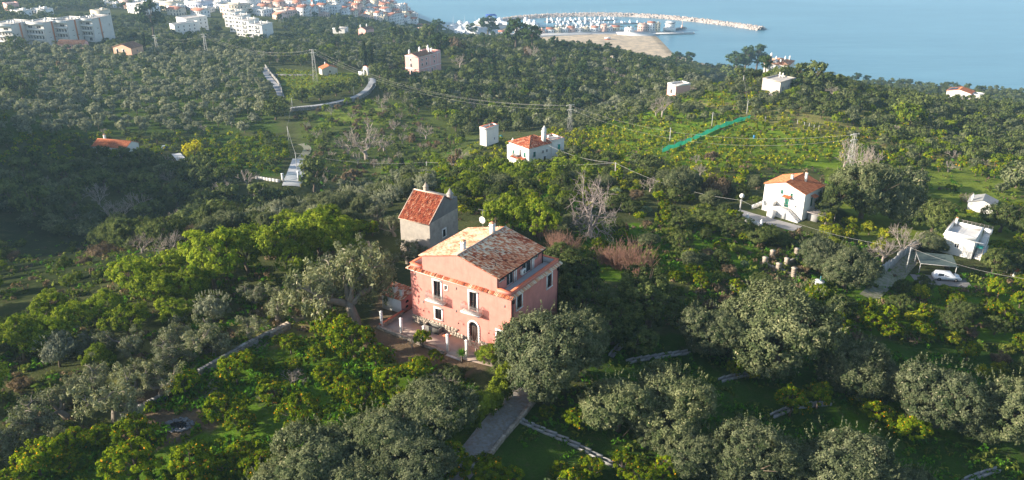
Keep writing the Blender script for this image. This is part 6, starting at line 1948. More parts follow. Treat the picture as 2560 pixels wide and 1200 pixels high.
def build_lines():
    pole('p1', 743, 425, 383, 'concrete pole standing in the white forecourt')
    pole('p2', 1067, 428, 405, 'short pole half way along the cable left of the hill house')
    pole('p3', 1537, 450, 408, 'concrete pole above the heap of rubble on the spur')
    pole('p4', 1847, 545, 500, 'concrete pole below the orange roofed house')
    pole('p5', 2264, 682, 618, 'leaning concrete pole beside the dirt track')
    pole('q1', 1866, 290, 254, 'slender pole on the upper lemon terraces above the teal netting')
    pole('q2', 1779, 318, 283, 'slender pole in the middle of the lemon terraces')
    pole('q3', 1674, 355, 321, 'slender pole low on the lemon terraces left of the netting')
    pole('q4', 1857, 214, 190, 'pole beside the pines on the crest')
    pole('q5', 2241, 250 + 36, 268, 'short pole before the dark trees below the solar panel house')
    pole('q6', 1100 - 20, 100, 78, 'white lamp pole beside the tall pine near the marina')
    pole('q7', 837, 236 - 10, 212, 'street lamp pole on the curved road')
    pole('q8', 885, 238, 219, 'second street lamp pole further along the curved road')
    pole('q9', 731, 266, 246, 'pole at the left end of the curved road')
    pole('q10', 768, 150, 131, 'pole in the wood left of the field cottage')
    pole('q11', 607, 151, 140, 'little pole at the top edge of the olive grove')
    pole('q12', 722, 352, 318, 'pole in the trees above the white forecourt')
    pylon('y1', 517, 138, 90, 'grey lattice pylon at the top of the olive grove', 1.8)
    pylon('y2', 789, 206, 131, 'tall lattice pylon rising in front of the field cottage', 2.0)
    pylon('y3', 1424, 330, 266, 'slim lattice pylon right of the hill house', 1.4)
    pylon('y4', 2118, 446, 340, 'tall leaning lattice pylon behind the orange roofed house', 1.6)
    pylon('y5', 394, 130, 92, 'pale double pole pylon left of the grey lattice pylon', 1.6)
    cable('p1', 'p2', 'slack cable from the forecourt pole to the short pole', 1.6)
    cable('p2', 'p3', 'cable from the short pole past the front of the hill house', 1.0)
    cable('p3', 'p4', 'cable running down right from the spur pole to the pole below the orange roofed house', 1.4)
    cable('p4', 'p5', 'cable from the orange roofed house to the leaning pole', 1.6)
    x, y, z = gpt(2640, 790)
    cable('p5', (x, y, z + 6), 'cable leaving the leaning pole towards the right edge', 1.2)
    hx = SITES['hill']
    cable('p3', (hx[0] + 9.5, hx[1] + 1.0, hx[2] + 5.5), 'cable from the spur pole up to the white hill house', 1.2)
    cable('q12', 'p1', 'cable dropping to the forecourt pole from the trees above', .8)
    k = 0
    for o1, o2, w in (((-1.4, 0, -.3), (-1.2, 0, -.3), 'upper left'), ((1.4, 0, -.3), (1.2, 0, -.3), 'upper right'), ((0, 0, -1.8), (0, 0, -1.6), 'lower')):
        cable('y1', 'y2', w + ' power line between the grove pylon and the field pylon', 5, o1, o2, .00012)
        cable('y2', 'y3', w + ' power line sweeping from the field pylon to the slim pylon', 7, o1, o2, .00016)
        cable('y5', 'y1', w + ' power line between the double pole and the grove pylon', 3, o1, o2, .00012)
    cable('y3', 'y4', 'thin power line crossing the lemon terraces to the leaning pylon', 5, (0, 0, -.3), None, .00013)
    cable('y3', 'y4', 'lower thin power line crossing the lemon terraces to the leaning pylon', 6, (0, 0, -1.5), None, .00013)
    cable('q4', 'q1', 'thin cable down from the crest pole', 1.0, (0, 0, 0), None, .00012)
    cable('q12', 'q9', 'thin cable along the lane above the white forecourt', 1.0, (0, 0, 0), None, .00012)
build_ways()
build_lines()
# ------------------------------------------------------------------ planting
TREES = []     # kind, x, y, R, hs, hidden
occ = {}
def _cells(x, y, r):
    c = 6.0
    for i in range(int((x - r) // c), int((x + r) // c) + 1):
        for j in range(int((y - r) // c), int((y + r) // c) + 1):
            yield (i, j)
def free(x, y, r, k=0.72):
    for c in _cells(x, y, r + 6):
        for (a, b, q, hard) in occ.get(c, ()):
            if (a - x) ** 2 + (b - y) ** 2 < ((r * 0.8 + q) if hard else (r + q) * k) ** 2:
                return False
    return True
def block(x, y, r, hard=True):
    occ.setdefault((int(x // 6.0), int(y // 6.0)), []).append((x, y, r, hard))
for x, y, r in KEEP:
    block(x, y, r)
def add_tree(kind, x, y, R, hs=1.0, hidden=False, reg=True):
    TREES.append((kind, x, y, R, hs, hidden))
    if reg:
        block(x, y, R, False)
def tp(kind, px, py, wpx, hs=1.0):
    """tree whose foot is at a photo pixel and whose crown is wpx photo pixels wide"""
    x, y, z = gpt(px, py)
    d = proj(x, y, z)[2]
    R = wpx * d / FOC / 2 * (1.16 if kind == 'bushy' else 1.0)
    add_tree(kind, x, y, R, hs)

NEARLIST = """
bushy 1372 985 235 1.05;bushy 1440 900 150 1.0;bushy 1545 1075 175 1.0;bushy 1665 1085 200 1.0;bushy 1725 1180 150 .9;bushy 1870 1215 200 .95;bushy 1795 1205 130 .9;bushy 1990 1225 150 .9;bushy 2185 1255 120 .9;bushy 1612 1095 130 .9;bushy 2160 985 110 .95;bushy 2270 1030 120 1;bushy 2425 1085 130 1;bushy 1850 900 120 .95;bushy 2105 1240 220 .95;
bushy 2265 1270 150 .8;bushy 1935 915 250 1.0;bushy 1775 885 150 1.0;bushy 2112 972 160 1.0;bushy 2205 1000 110 1.1;bushy 2335 1065 190 1.05;bushy 2515 1100 190 1.05;
ever 1620 815 190 1.0;ever 1455 800 150 1.0;ever 1530 860 150 1.0;ever 1590 880 120 .9;bushy 1090 1085 190 .85;bushy 965 1150 200 .8;bushy 800 1215 220 .8;bushy 1040 1220 190 .8;bushy 700 1270 160 .8;bushy 900 1290 200 .8;
ever 1130 950 80 .7;broad 1235 905 90 .6;ever 1250 930 60 .6;
citrus 485 1215 140 1;citrus 345 1215 140 1;citrus 350 1120 105 1;citrus 465 985 90 1;citrus 612 922 62 1;citrus 662 932 52 1;citrus 735 930 50 .9;citrus 820 838 80 1;citrus 885 900 120 1.1;citrus 730 885 66 1;
citrus 790 905 60 1;citrus 562 1055 92 1;citrus 606 1085 90 1;citrus 750 1085 130 1;citrus 858 985 70 .9;citrus 912 1025 100 1;citrus 975 975 80 1;citrus 1040 945 78 1;citrus 650 1195 110 .9;citrus 605 1150 80 .8;
citrus 185 1135 95 1;citrus 245 1115 80 1;citrus 105 1190 120 1;citrus 45 1225 90 .9;citrus 1130 1180 100 1;citrus 1205 1215 110 1;citrus 1270 1220 90 .8;citrus 1445 1075 76 1;citrus 1368 1045 46 1;citrus 1560 1190 80 .9;
citrus 1600 1225 90 .9;citrus 1655 1205 90 1;citrus 1478 1190 70 .8;citrus 1840 942 56 1.2;citrus 1975 1040 90 1.2;citrus 2040 1020 80 1.1;citrus 2190 1060 100 .7;citrus 2270 1090 110 .7;citrus 2150 1010 70 .7;citrus 1090 905 40 1.1;
citrus 1058 870 52 1.4;citrus 700 860 40 .8;citrus 690 1010 90 .9;citrus 820 960 80 .9;citrus 990 1040 90 .9;citrus 940 1090 80 .8;citrus 560 1190 90 .8;citrus 1400 1190 60 .8;
mimosa 1882 945 40 .6;
gnarled 228 885 80 1;gnarled 320 890 100 1;gnarled 425 870 100 1;gnarled 505 885 110 1;gnarled 535 890 80 1;gnarled 625 852 80 1;gnarled 695 805 100 1.1;gnarled 758 765 90 1;gnarled 405 988 110 1.15;gnarled 290 1055 150 1.1;
gnarled 165 1045 120 1;gnarled 95 1085 120 1;gnarled 25 1130 110 1;gnarled 130 1110 90 .9;gnarled 350 985 110 1;gnarled 235 990 110 1;gnarled 640 760 80 .9;
gnarled 885 812 190 1.45;gnarled 820 790 150 1.3;gnarled 905 725 130 1.2;gnarled 955 690 80 1.1;gnarled 850 735 120 1.1;gnarled 985 590 60 1.2;gnarled 945 560 60 1;gnarled 1020 660 90 .8;
broad 345 745 120 1.1;broad 260 810 110 1;broad 180 850 110 1;broad 540 725 160 1.1;broad 620 690 150 1.1;broad 720 700 160 1.1;broad 800 660 150 1;broad 860 640 110 1;broad 470 760 120 1;broad 130 880 130 1;broad 60 900 140 1;broad 400 780 120 1;
bare 430 650 95 1;bare 735 960 70 .7;bare 680 1010 70 .7;bare 1110 960 80 .6;bare 1190 880 60 1;bare 1030 870 50 1;
fig 1475 597 165 1.5;canes 1548 670 60 1.1;canes 1592 685 80 1.1;canes 1420 640 60 1;canes 1390 620 50 1;canes 1515 660 50 1;canes 1345 590 40 1;
broad 1280 590 110 1.2;broad 1350 600 100 1.2;broad 1240 560 70 1;ever 1390 720 130 1;ever 1450 740 130 1;ever 1410 660 90 .8;citrus 1420 685 40 1;
bushy 1250 470 60 .7;citrus 930 590 50 1;citrus 905 580 40 .9;
ever 1775 570 110 .6;ever 1835 590 100 .6;ever 1900 612 100 .6;ever 1945 612 70 .6;bushy 2050 680 120 .9;bushy 2110 720 130 .9;bushy 2150 545 140 1.1;bushy 2210 500 100 .9;ever 2080 540 110 1.1;bushy 2250 560 120 .9;ever 2330 580 110 1;
bushy 2330 630 70 .8;bushy 2200 470 72 1;bushy 2275 475 72 1;bushy 2540 470 80 1;ever 2500 580 110 .9;ever 2550 600 90 .9;ever 1690 560 70 .8;bushy 1700 490 80 1;brush 1790 490 70 1.3;bushy 1720 475 60 1.1;
bare 1625 480 60 .8;bare 2150 480 90 1;bare 2110 420 70 1;bare 2250 640 90 1.2;bare 2205 660 80 1.2;bare 2270 470 50 .8;bare 2370 430 50 .8;bare 1640 290 50 1;bare 915 400 120 1.1;bare 870 390 80 1;bare 960 380 70 1;bare 955 270 46 1.1;bare 1065 350 60 1;bare 985 330 46 1;
bare 1060 380 40 .8;bare 1150 400 60 .7;bare 300 570 100 1;bare 350 540 90 1;brush 1150 410 60 1;brush 880 450 50 1;bare 620 470 70 1;bare 560 500 70 1;
mimosa 490 408 50 1.2;mimosa 1650 245 10 1;ever 787 480 90 1.3;ever 690 300 70 1;ever 700 275 50 .9;olive 655 290 50 1;
cypress 914 172 13 1.0;cypress 930 172 12 .95;cypress 365 130 10 .9;cypress 460 140 8 .7;cypress 1005 440 18 .5;
pine 385 95 75 1.1;pine 265 95 40 1.1;pine 1095 95 42 1;pine 1220 95 60 .8;pine 1180 90 36 .8;pine 1100 150 60 1;pine 1290 125 70 1;pine 1330 130 60 1;pine 1838 190 60 .9;pine 1862 184 60 1;pine 1890 180 62 1;pine 1912 184 46 .9;ever 1828 200 60 .9;ever 1850 205 50 .9;pine 2140 205 30 .7;pine 2165 205 26 .6;pine 1870 165 34 1.1;pine 1990 235 40 .9;pine 1690 165 40 .8;pine 1720 165 40 .8;
palm 1205 73 8 1;palm 450 130 22 1;palm 1970 262 30 .7;palm 140 118 16 1;ever 2035 215 70 1.1;ever 2060 220 50 1;ever 2000 205 60 1;ever 1950 200 50 1;ever 2300 280 60 1.1;ever 2250 290 60 1;broad 2270 330 80 1.1;
ever 1070 110 60 1;ever 1000 110 60 1;ever 950 195 50 1;ever 985 215 60 1.1;ever 840 240 60 .8;ever 875 232 60 .8;ever 800 250 66 .8;ever 755 256 60 .8;ever 905 215 46 .8;
yucca 1155 905 34 1.2;cactus 1612 535 30 1;cactus 1462 490 22 1;cactus 1445 500 20 1.1;cactus 1545 485 24 .9;cactus 1862 668 24 1;bare 2165 455 100 1.3;bare 2120 400 70 1.1;bare 2145 430 80 1.2;bare 1655 292 70 1.1;bare 2230 340 44 1;bare 2080 240 40 .9;bare 2380 400 44 .9;bare 2460 420 40 .9;bare 2420 510 44 .9;bare 1740 410 40 .9;bare 1750 440 44 1;brush 1780 400 40 1;brush 2100 480 44 1;brush 2060 470 40 1;brush 2180 430 44 1;bare 1330 150 50 1;brush 1140 130 60 1;bare 1150 170 50 1;brush 1320 140 40 1;citrus 2290 480 30 1;bare 640 500 60 1;bare 250 520 90 1;brush 260 640 80 .7;brush 160 175 34 1.3;ever 60 260 90 1.1;ever 20 210 60 1;ever 0 240 80 1;ever 45 130 60 .9
"""
def parse_near():
    for e in NEARLIST.replace('\n', '').split(';'):
        q = e.split()
        if len(q) == 5:
            tp(q[0], float(q[1]), float(q[2]), float(q[3]), float(q[4]))

ZONES = [
 ([(2570,180),(3500,260),(3500,1400),(2600,1400)], 5.6, [('ever',.3,2,3.4),('bushy',.3,2,3.2),('citrus',.4,1.4,2)], .9),
 ([(-700,100),(-10,110),(-10,1300),(-900,1300)], 5.6, [('ever',.35,2,3.4),('olive',.35,2,2.8),('broad',.3,2,3)], .9),
 ([(-300,1225),(2800,1225),(3000,1500),(-600,1500)], 4.6, [('bushy',.4,2.2,3.4),('citrus',.4,1.4,2),('olive',.2,2,2.6)], .8),   # photo polygon, spacing, [(kind, share, rmin, rmax)], keep share
 ([(0,118),(250,125),(640,140),(700,190),(700,230),(650,300),(640,335),(0,345)], 5.7, [('olive',.9,2.1,3.1),('ever',.06,2.2,3.4),('bare',.02,1.5,2.2),('citrus',.02,1.2,1.6)], .93),
 ([(0,345),(640,335),(720,345),(715,445),(600,455),(400,400),(0,420)], 3.4, [('citrus',.55,1.1,1.7),('shrub',.2,.9,1.5),('ever',.1,1.6,2.4),('lemon',.15,1.1,1.5)], .85),
 ([(0,350),(250,350),(400,360),(460,420),(700,455),(770,500),(600,590),(350,640),(200,600),(0,560)], 5.2, [('ever',.68,3.0,4.8),('bare',.1,2.2,3.2),('bushy',.14,2.4,3.4),('brush',.08,1.6,2.4)], .97),
 ([(0,560),(200,600),(350,640),(560,600),(760,500),(870,500),(600,640),(300,720),(0,800)], 9, [('shrub',.6,.8,1.5),('brush',.3,1,2),('olive',.1,1.5,2)], .35),
 ([(0,840),(280,760),(480,665),(700,600),(870,560),(960,570),(880,670),(700,730),(560,800),(380,850),(0,1000)], 3.9, [('broad',.68,2.0,3.0),('olive',.16,1.6,2.4),('bushy',.08,1.8,2.6),('brush',.08,1.2,1.8)], .9),
 ([(0,960),(300,880),(500,830),(760,740),(760,830),(520,940),(300,1040),(0,1150)], 5.5, [('gnarled',.7,2.0,2.8),('broad',.3,1.4,2.2)], .5),
 ([(480,850),(760,820),(940,850),(1180,950),(1150,1080),(820,1130),(500,1200),(0,1200),(350,1060),(560,980)], 4.2, [('citrus',.85,1.3,2.1),('shrub',.15,.7,1.1)], .3),
 ([(560,560),(760,505),(980,450),(1060,440),(1100,480),(1000,520),(850,560),(700,580)], 4.2, [('bushy',.5,1.8,2.8),('olive',.25,1.8,2.6),('ever',.15,1.8,2.6),('shrub',.1,1,1.4)], .95),
 ([(940,450),(1080,400),(1240,420),(1400,420),(1520,430),(1460,520),(1300,560),(1150,540),(1080,480),(960,490)], 3.6, [('broad',.35,1.3,2.2),('citrus',.2,1.1,1.6),('ever',.2,1.4,2.4),('shrub',.15,.9,1.5),('lemon',.1,1.1,1.5)], .9),
 ([(1170,370),(1260,350),(1300,400),(1220,425),(1120,410)], 2.8, [('lemon',.7,1.0,1.4),('shrub',.3,.8,1.2)], .9),
 ([(1370,385),(1560,380),(1700,450),(1880,420),(1900,560),(1780,600),(1450,520),(1380,430)], 4.0, [('citrus',.3,1.2,1.8),('ever',.24,1.6,2.6),('bushy',.12,1.6,2.4),('shrub',.16,1.0,1.6),('lemon',.1,1.1,1.5),('brush',.08,1.2,1.8)], .85),
 ([(1430,560),(1900,560),(1900,700),(1990,740),(1990,860),(1700,760),(1650,700),(1420,640)], 3.9, [('shrub',.34,.9,1.6),('citrus',.26,1.1,1.6),('ever',.16,1.3,2.2),('brush',.14,.9,1.4),('bushy',.1,1.4,2.2)], .72),
 ([(1960,740),(2560,700),(2560,900),(2480,960),(2300,860),(2000,860)], 4.1, [('citrus',.6,1.4,2.1),('lemon',.15,1.2,1.7),('ever',.12,1.6,2.4),('brush',.06,1,1.4),('shrub',.07,.9,1.3)], .85),
 ([(2040,560),(2200,560),(2260,620),(2160,690),(2060,650)], 3.8, [('lemon',.6,1.3,1.9),('citrus',.4,1.2,1.8)], .8),
 ([(2080,440),(2560,440),(2560,560),(2200,560),(2100,520)], 6.5, [('citrus',.3,1.1,1.6),('bushy',.2,1.6,2.4),('lemon',.3,.9,1.3),('bare',.1,1.3,1.8),('shrub',.1,.8,1.2)], .42),
 ([(2480,560),(2560,540),(2560,740),(2470,700)], 4.5, [('citrus',.5,1.3,2),('ever',.5,1.6,2.6)], .8),
 ([(1370,330),(1640,310),(1700,330),(1900,290),(2180,330),(2120,400),(1900,430),(1700,450),(1560,390),(1400,395)], 3.3, [('lemon',.82,0.75,1.25),('citrus',.13,.8,1.3),('shrub',.05,.7,1)], .84),
 ([(1450,310),(1560,262),(1720,225),(1880,200),(1990,290),(1850,300),(1640,320)], 3.6, [('lemon',.3,.9,1.3),('citrus',.18,1,1.5),('bushy',.3,1.6,2.4),('shrub',.22,.8,1.4)], .75),
 ([(1370,330),(1500,270),(1640,240),(1700,215),(1800,190),(1720,250),(1560,300),(1420,350)], 3.8, [('bushy',.7,1.6,2.5),('olive',.2,1.6,2.3),('bare',.1,1.4,2)], .9),
 ([(1820,185),(2000,190),(2100,210),(2300,225),(2560,240),(2560,420),(2380,400),(2160,330),(1980,280),(1900,220)], 4.6, [('ever',.36,2.0,3.4),('bushy',.3,1.9,2.8),('broad',.1,1.6,2.4),('citrus',.14,1.3,1.9),('shrub',.1,1,1.6)], .93),
 ([(1500,140),(1800,150),(1950,160),(2100,175),(2560,195),(2800,230),(2800,290),(2560,245),(2300,228),(2100,212),(1900,200),(1750,190)], 5.5, [('ever',.7,2.2,3.6),('bushy',.3,2,2.8)], .97),
 ([(2120,330),(2560,360),(2560,450),(2100,430)], 4.2, [('citrus',.45,1.3,2),('ever',.2,1.6,2.4),('bushy',.1,1.6,2.2),('shrub',.15,.9,1.4),('lemon',.1,1.1,1.5)], .8),
 ([(940,200),(1150,190),(1100,110),(1250,105),(1700,150),(1780,185),(1700,220),(1560,265),(1440,310),(1300,330),(1150,340),(1080,300),(960,240)], 5.6, [('ever',.56,2.4,4.0),('olive',.2,2.1,3.2),('pine',.05,3.0,3.8),('bushy',.1,2.2,3.2),('bare',.06,2,2.8),('broad',.03,2,3)], .97),
 ([(740,290),(950,240),(1150,340),(1160,400),(960,450),(800,480),(770,380)], 4.6, [('shrub',.36,.8,1.5),('brush',.26,1,1.8),('broad',.1,1.4,2.2),('bare',.16,1.8,2.8),('ever',.12,1.5,2.6)], .62),
 ([(690,175),(930,190),(900,215),(720,250)], 2.9, [('lemon',1.0,.7,1.0)], .8),
 ([(260,100),(400,90),(560,110),(760,90),(900,95),(1100,90),(1100,170),(930,185),(800,165),(660,165),(640,140),(260,130)], 5.8, [('ever',.6,2.2,3.6),('olive',.25,2,3),('bare',.07,1.8,2.6),('pine',.04,2.6,3.4),('broad',.04,2,3)], .97),
 ([(0,-10),(300,-10),(560,-5),(560,15),(420,30),(260,22),(0,40)], 8, [('ever',.8,2.6,4.2),('olive',.2,2.2,3.2)], .97),
 ([(0,36),(110,40),(260,45),(400,50),(560,60),(560,100),(250,100),(250,60),(0,56)], 8, [('ever',.8,2.4,3.8),('olive',.2,2,3)], .6),
 ([(690,55),(900,50),(1060,72),(1130,95),(1350,95),(1350,115),(900,95),(740,95)], 6.5, [('ever',.65,2.2,3.6),('olive',.25,2,3),('pine',.1,2.6,3.2)], .95),
 ([(380,-5),(900,-5),(1000,60),(700,50),(380,40)], 24, [('ever',1,2.4,4)], .5),
]
PILOT = []
def fill_zones():
    for zi, (poly, sp, mix, keep) in enumerate(ZONES):
        pp = []
        for i in range(len(poly)):
            a, b = poly[i], poly[(i + 1) % len(poly)]
            for t in (0, .33, .66):
                pp.append((a[0] + (b[0] - a[0]) * t, a[1] + (b[1] - a[1]) * t))
        pp = np.array(pp)
        gx, gy, gz = ground(pp[:, 0], pp[:, 1])
        x0, x1, y0, y1 = gx.min() - 5, gx.max() + 5, gy.min() - 5, gy.max() + 5
        r = np.random.default_rng(100 + zi)
        X, Y = np.meshgrid(np.arange(x0, x1, sp), np.arange(y0, y1, sp * 0.92))
        X = X + (np.arange(X.shape[0]) % 2)[:, None] * sp * 0.5
        X = (X + (r.random(X.shape) - .5) * sp * 0.75).ravel(); Y = (Y + (r.random(Y.shape) - .5) * sp * 0.75).ravel()
        Z = height(X, Y)
        px, py, d = proj(X, Y, Z)
        m = inpoly(px, py, poly) & (Z > 2.5) & (r.random(X.shape) < keep) & (d > 40)
        X, Y, Z, px, py, d = X[m], Y[m], Z[m], px[m], py[m], d[m]
        if not len(X):
            continue
        hx, hy, hz = ground(px, py)
        dv = proj(hx, hy, hz)[2]
        hid = dv < d - 6 - d * 0.03
        pr = np.array([k[1] for k in mix], float); pr /= pr.sum()
        ch = r.choice(len(mix), len(X), p=pr)
        for i in r.permutation(len(X)):  # noqa
            k = mix[ch[i]]
            R = k[2] + (k[3] - k[2]) * r.random()
            if free(X[i], Y[i], R, 0.84 if zi == 3 else (0.62 if k[0] in ('lemon', 'citrus', 'ever') else 0.7)):
                add_tree(k[0], float(X[i]), float(Y[i]), R, 0.85 + 0.35 * r.random(), bool(hid[i]))

LANDMARKS = [('terracotta pink villa', 1200, 800), ('grey stone house', 1075, 620), ('white hip-roofed hill house', 1325, 410), ('white orange-roofed house', 1970, 540), ('white cube house', 2420, 640),
 ('pink palazzo', 1055, 188), ('field cottage', 820, 188), ('red-roofed cottage', 290, 385), ('square house on the crest', 1955, 240), ('house with solar panels', 2410, 256), ('leaning lattice pylon', 2118, 440),
 ('slim lattice pylon', 1424, 330), ('white driveway gate', 740, 440), ('stone pillar ruin', 1960, 680), ('big bare fig tree', 1475, 595), ('garden drive', 1240, 1060), ('ash patch', 445, 1060), ('stone well', 2047, 710),
 ('teal netting', 1760, 345), ('curved white road', 850, 265), ('grey slab apartments', 130, 118), ('orange farmhouse', 305, 135), ('car shelter', 2335, 705), ('grey-roofed shed', 2475, 535), ('small pink flat-roofed house', 1700, 240),
 ('sandy beach', 1560, 110), ('marina', 1400, 84), ('bottom right corner', 2530, 1190), ('bottom left corner', 30, 1190), ('dark ravine meadow', 120, 640), ('concrete lane wall', 2230, 670), ('ruined arch among the pines', 1545, 160), ('white block of flats', 655, 102)]
ORD = 'nearest second third fourth fifth sixth seventh eighth ninth tenth eleventh twelfth thirteenth fourteenth fifteenth sixteenth seventeenth eighteenth nineteenth twentieth'.split()
_t = 'twenty thirty forty fifty sixty seventy eighty ninety'.split(); _u = 'first second third fourth fifth sixth seventh eighth ninth'.split()
def ordinal(k):
    if k < 20: return ORD[k] + (' nearest' if k else '')
    n = k + 1
    if n >= 100: return None
    t, u = n // 10, n % 10
    return (_t[t - 2] + '-' + _u[u - 1] if u else _t[t - 2][:-1] + 'ieth') + ' nearest'
KNAME = {'bushy': ('olive_tree', 'olive tree', 'tree', ('dense grey-green', 'broad grey-green')), 'olive': ('olive_tree', 'olive tree', 'tree', ('silver-green', 'silvery round')),
 'gnarled': ('olive_tree', 'old olive tree', 'tree', ('pruned twisted',)), 'ever': ('evergreen_tree', 'evergreen tree', 'tree', ('dark', 'dark dense')), 'citrus': ('citrus_tree', 'citrus tree', 'tree', ('yellow-green',)),
 'lemon': ('lemon_tree', 'lemon tree', 'tree', ('low yellowish',)), 'broad': ('broadleaf_tree', 'broadleaf tree', 'tree', ('leafy mid-green',)), 'pine': ('pine_tree', 'pine tree', 'tree', ('tall dark',)),
 'cypress': ('cypress_tree', 'cypress tree', 'tree', ('slim dark',)), 'palm': ('palm_tree', 'palm tree', 'tree', ('green',)), 'bare': ('bare_tree', 'leafless tree', 'tree', ('grey',)), 'fig': ('bare_tree', 'leafless fig tree', 'tree', ('spreading pale',)),
 'canes': ('cane_clump', 'clump of dry canes', 'shrub', ('reddish',)), 'shrub': ('shrub', 'shrub', 'shrub', ('low green',)), 'brush': ('shrub', 'brown shrub', 'shrub', ('dry',)), 'mimosa': ('mimosa_tree', 'mimosa tree', 'tree', ('bright yellow',)), 'cactus': ('cactus_clump', 'prickly pear cactus', 'plant', ('pale green',)), 'yucca': ('yucca_plant', 'yucca', 'plant', ('spiky green',))}

def scatter_nodes(obs):
    ng = bpy.data.node_groups.new('planting', 'GeometryNodeTree')
    ng.interface.new_socket('Geometry', in_out='INPUT', socket_type='NodeSocketGeometry')
    ng.interface.new_socket('Geometry', in_out='OUTPUT', socket_type='NodeSocketGeometry')
    gi, go = ng.nodes.new('NodeGroupInput'), ng.nodes.new('NodeGroupOutput')
    jn = ng.nodes.new('GeometryNodeJoinGeometry')
    def attr(name, dt):
        a = ng.nodes.new('GeometryNodeInputNamedAttribute'); a.data_type = dt; a.inputs['Name'].default_value = name
        return a.outputs['Attribute']
    rot, scl, var = attr('rot', 'FLOAT_VECTOR'), attr('scl', 'FLOAT_VECTOR'), attr('var', 'INT')
    for i, o in enumerate(obs):
        io = ng.nodes.new('GeometryNodeInstanceOnPoints')
        oi = ng.nodes.new('GeometryNodeObjectInfo'); oi.inputs['Object'].default_value = o; oi.transform_space = 'ORIGINAL'
        cmp_ = ng.nodes.new('FunctionNodeCompare'); cmp_.data_type = 'INT'; cmp_.operation = 'EQUAL'
        ng.links.new(var, cmp_.inputs[2]); cmp_.inputs[3].default_value = i
        ng.links.new(gi.outputs[0], io.inputs['Points']); ng.links.new(cmp_.outputs[0], io.inputs['Selection'])
        ng.links.new(oi.outputs['Geometry'], io.inputs['Instance'])
        ng.links.new(rot, io.inputs['Rotation']); ng.links.new(scl, io.inputs['Scale'])
        ng.links.new(io.outputs[0], jn.inputs[0])
    ng.links.new(jn.outputs[0], go.inputs[0])
    return ng

def scatter(name, label, cat, pts, rots, scls, var, obs):
    me = bpy.data.meshes.new(name)
    me.vertices.add(len(pts)); me.vertices.foreach_set('co', np.asarray(pts, np.float32).ravel())
    for nm, ty, key, dat in (('rot', 'FLOAT_VECTOR', 'vector', rots), ('scl', 'FLOAT_VECTOR', 'vector', scls), ('var', 'INT', 'value', var)):
        a = me.attributes.new(nm, ty, 'POINT')
        a.data.foreach_set(key, np.asarray(dat, np.int32 if ty == 'INT' else np.float32).ravel())
    o = ob(name, me, kind='stuff', label=label, cat=cat)
    md = o.modifiers.new('planting', 'NODES'); md.node_group = scatter_nodes(obs)
    return o

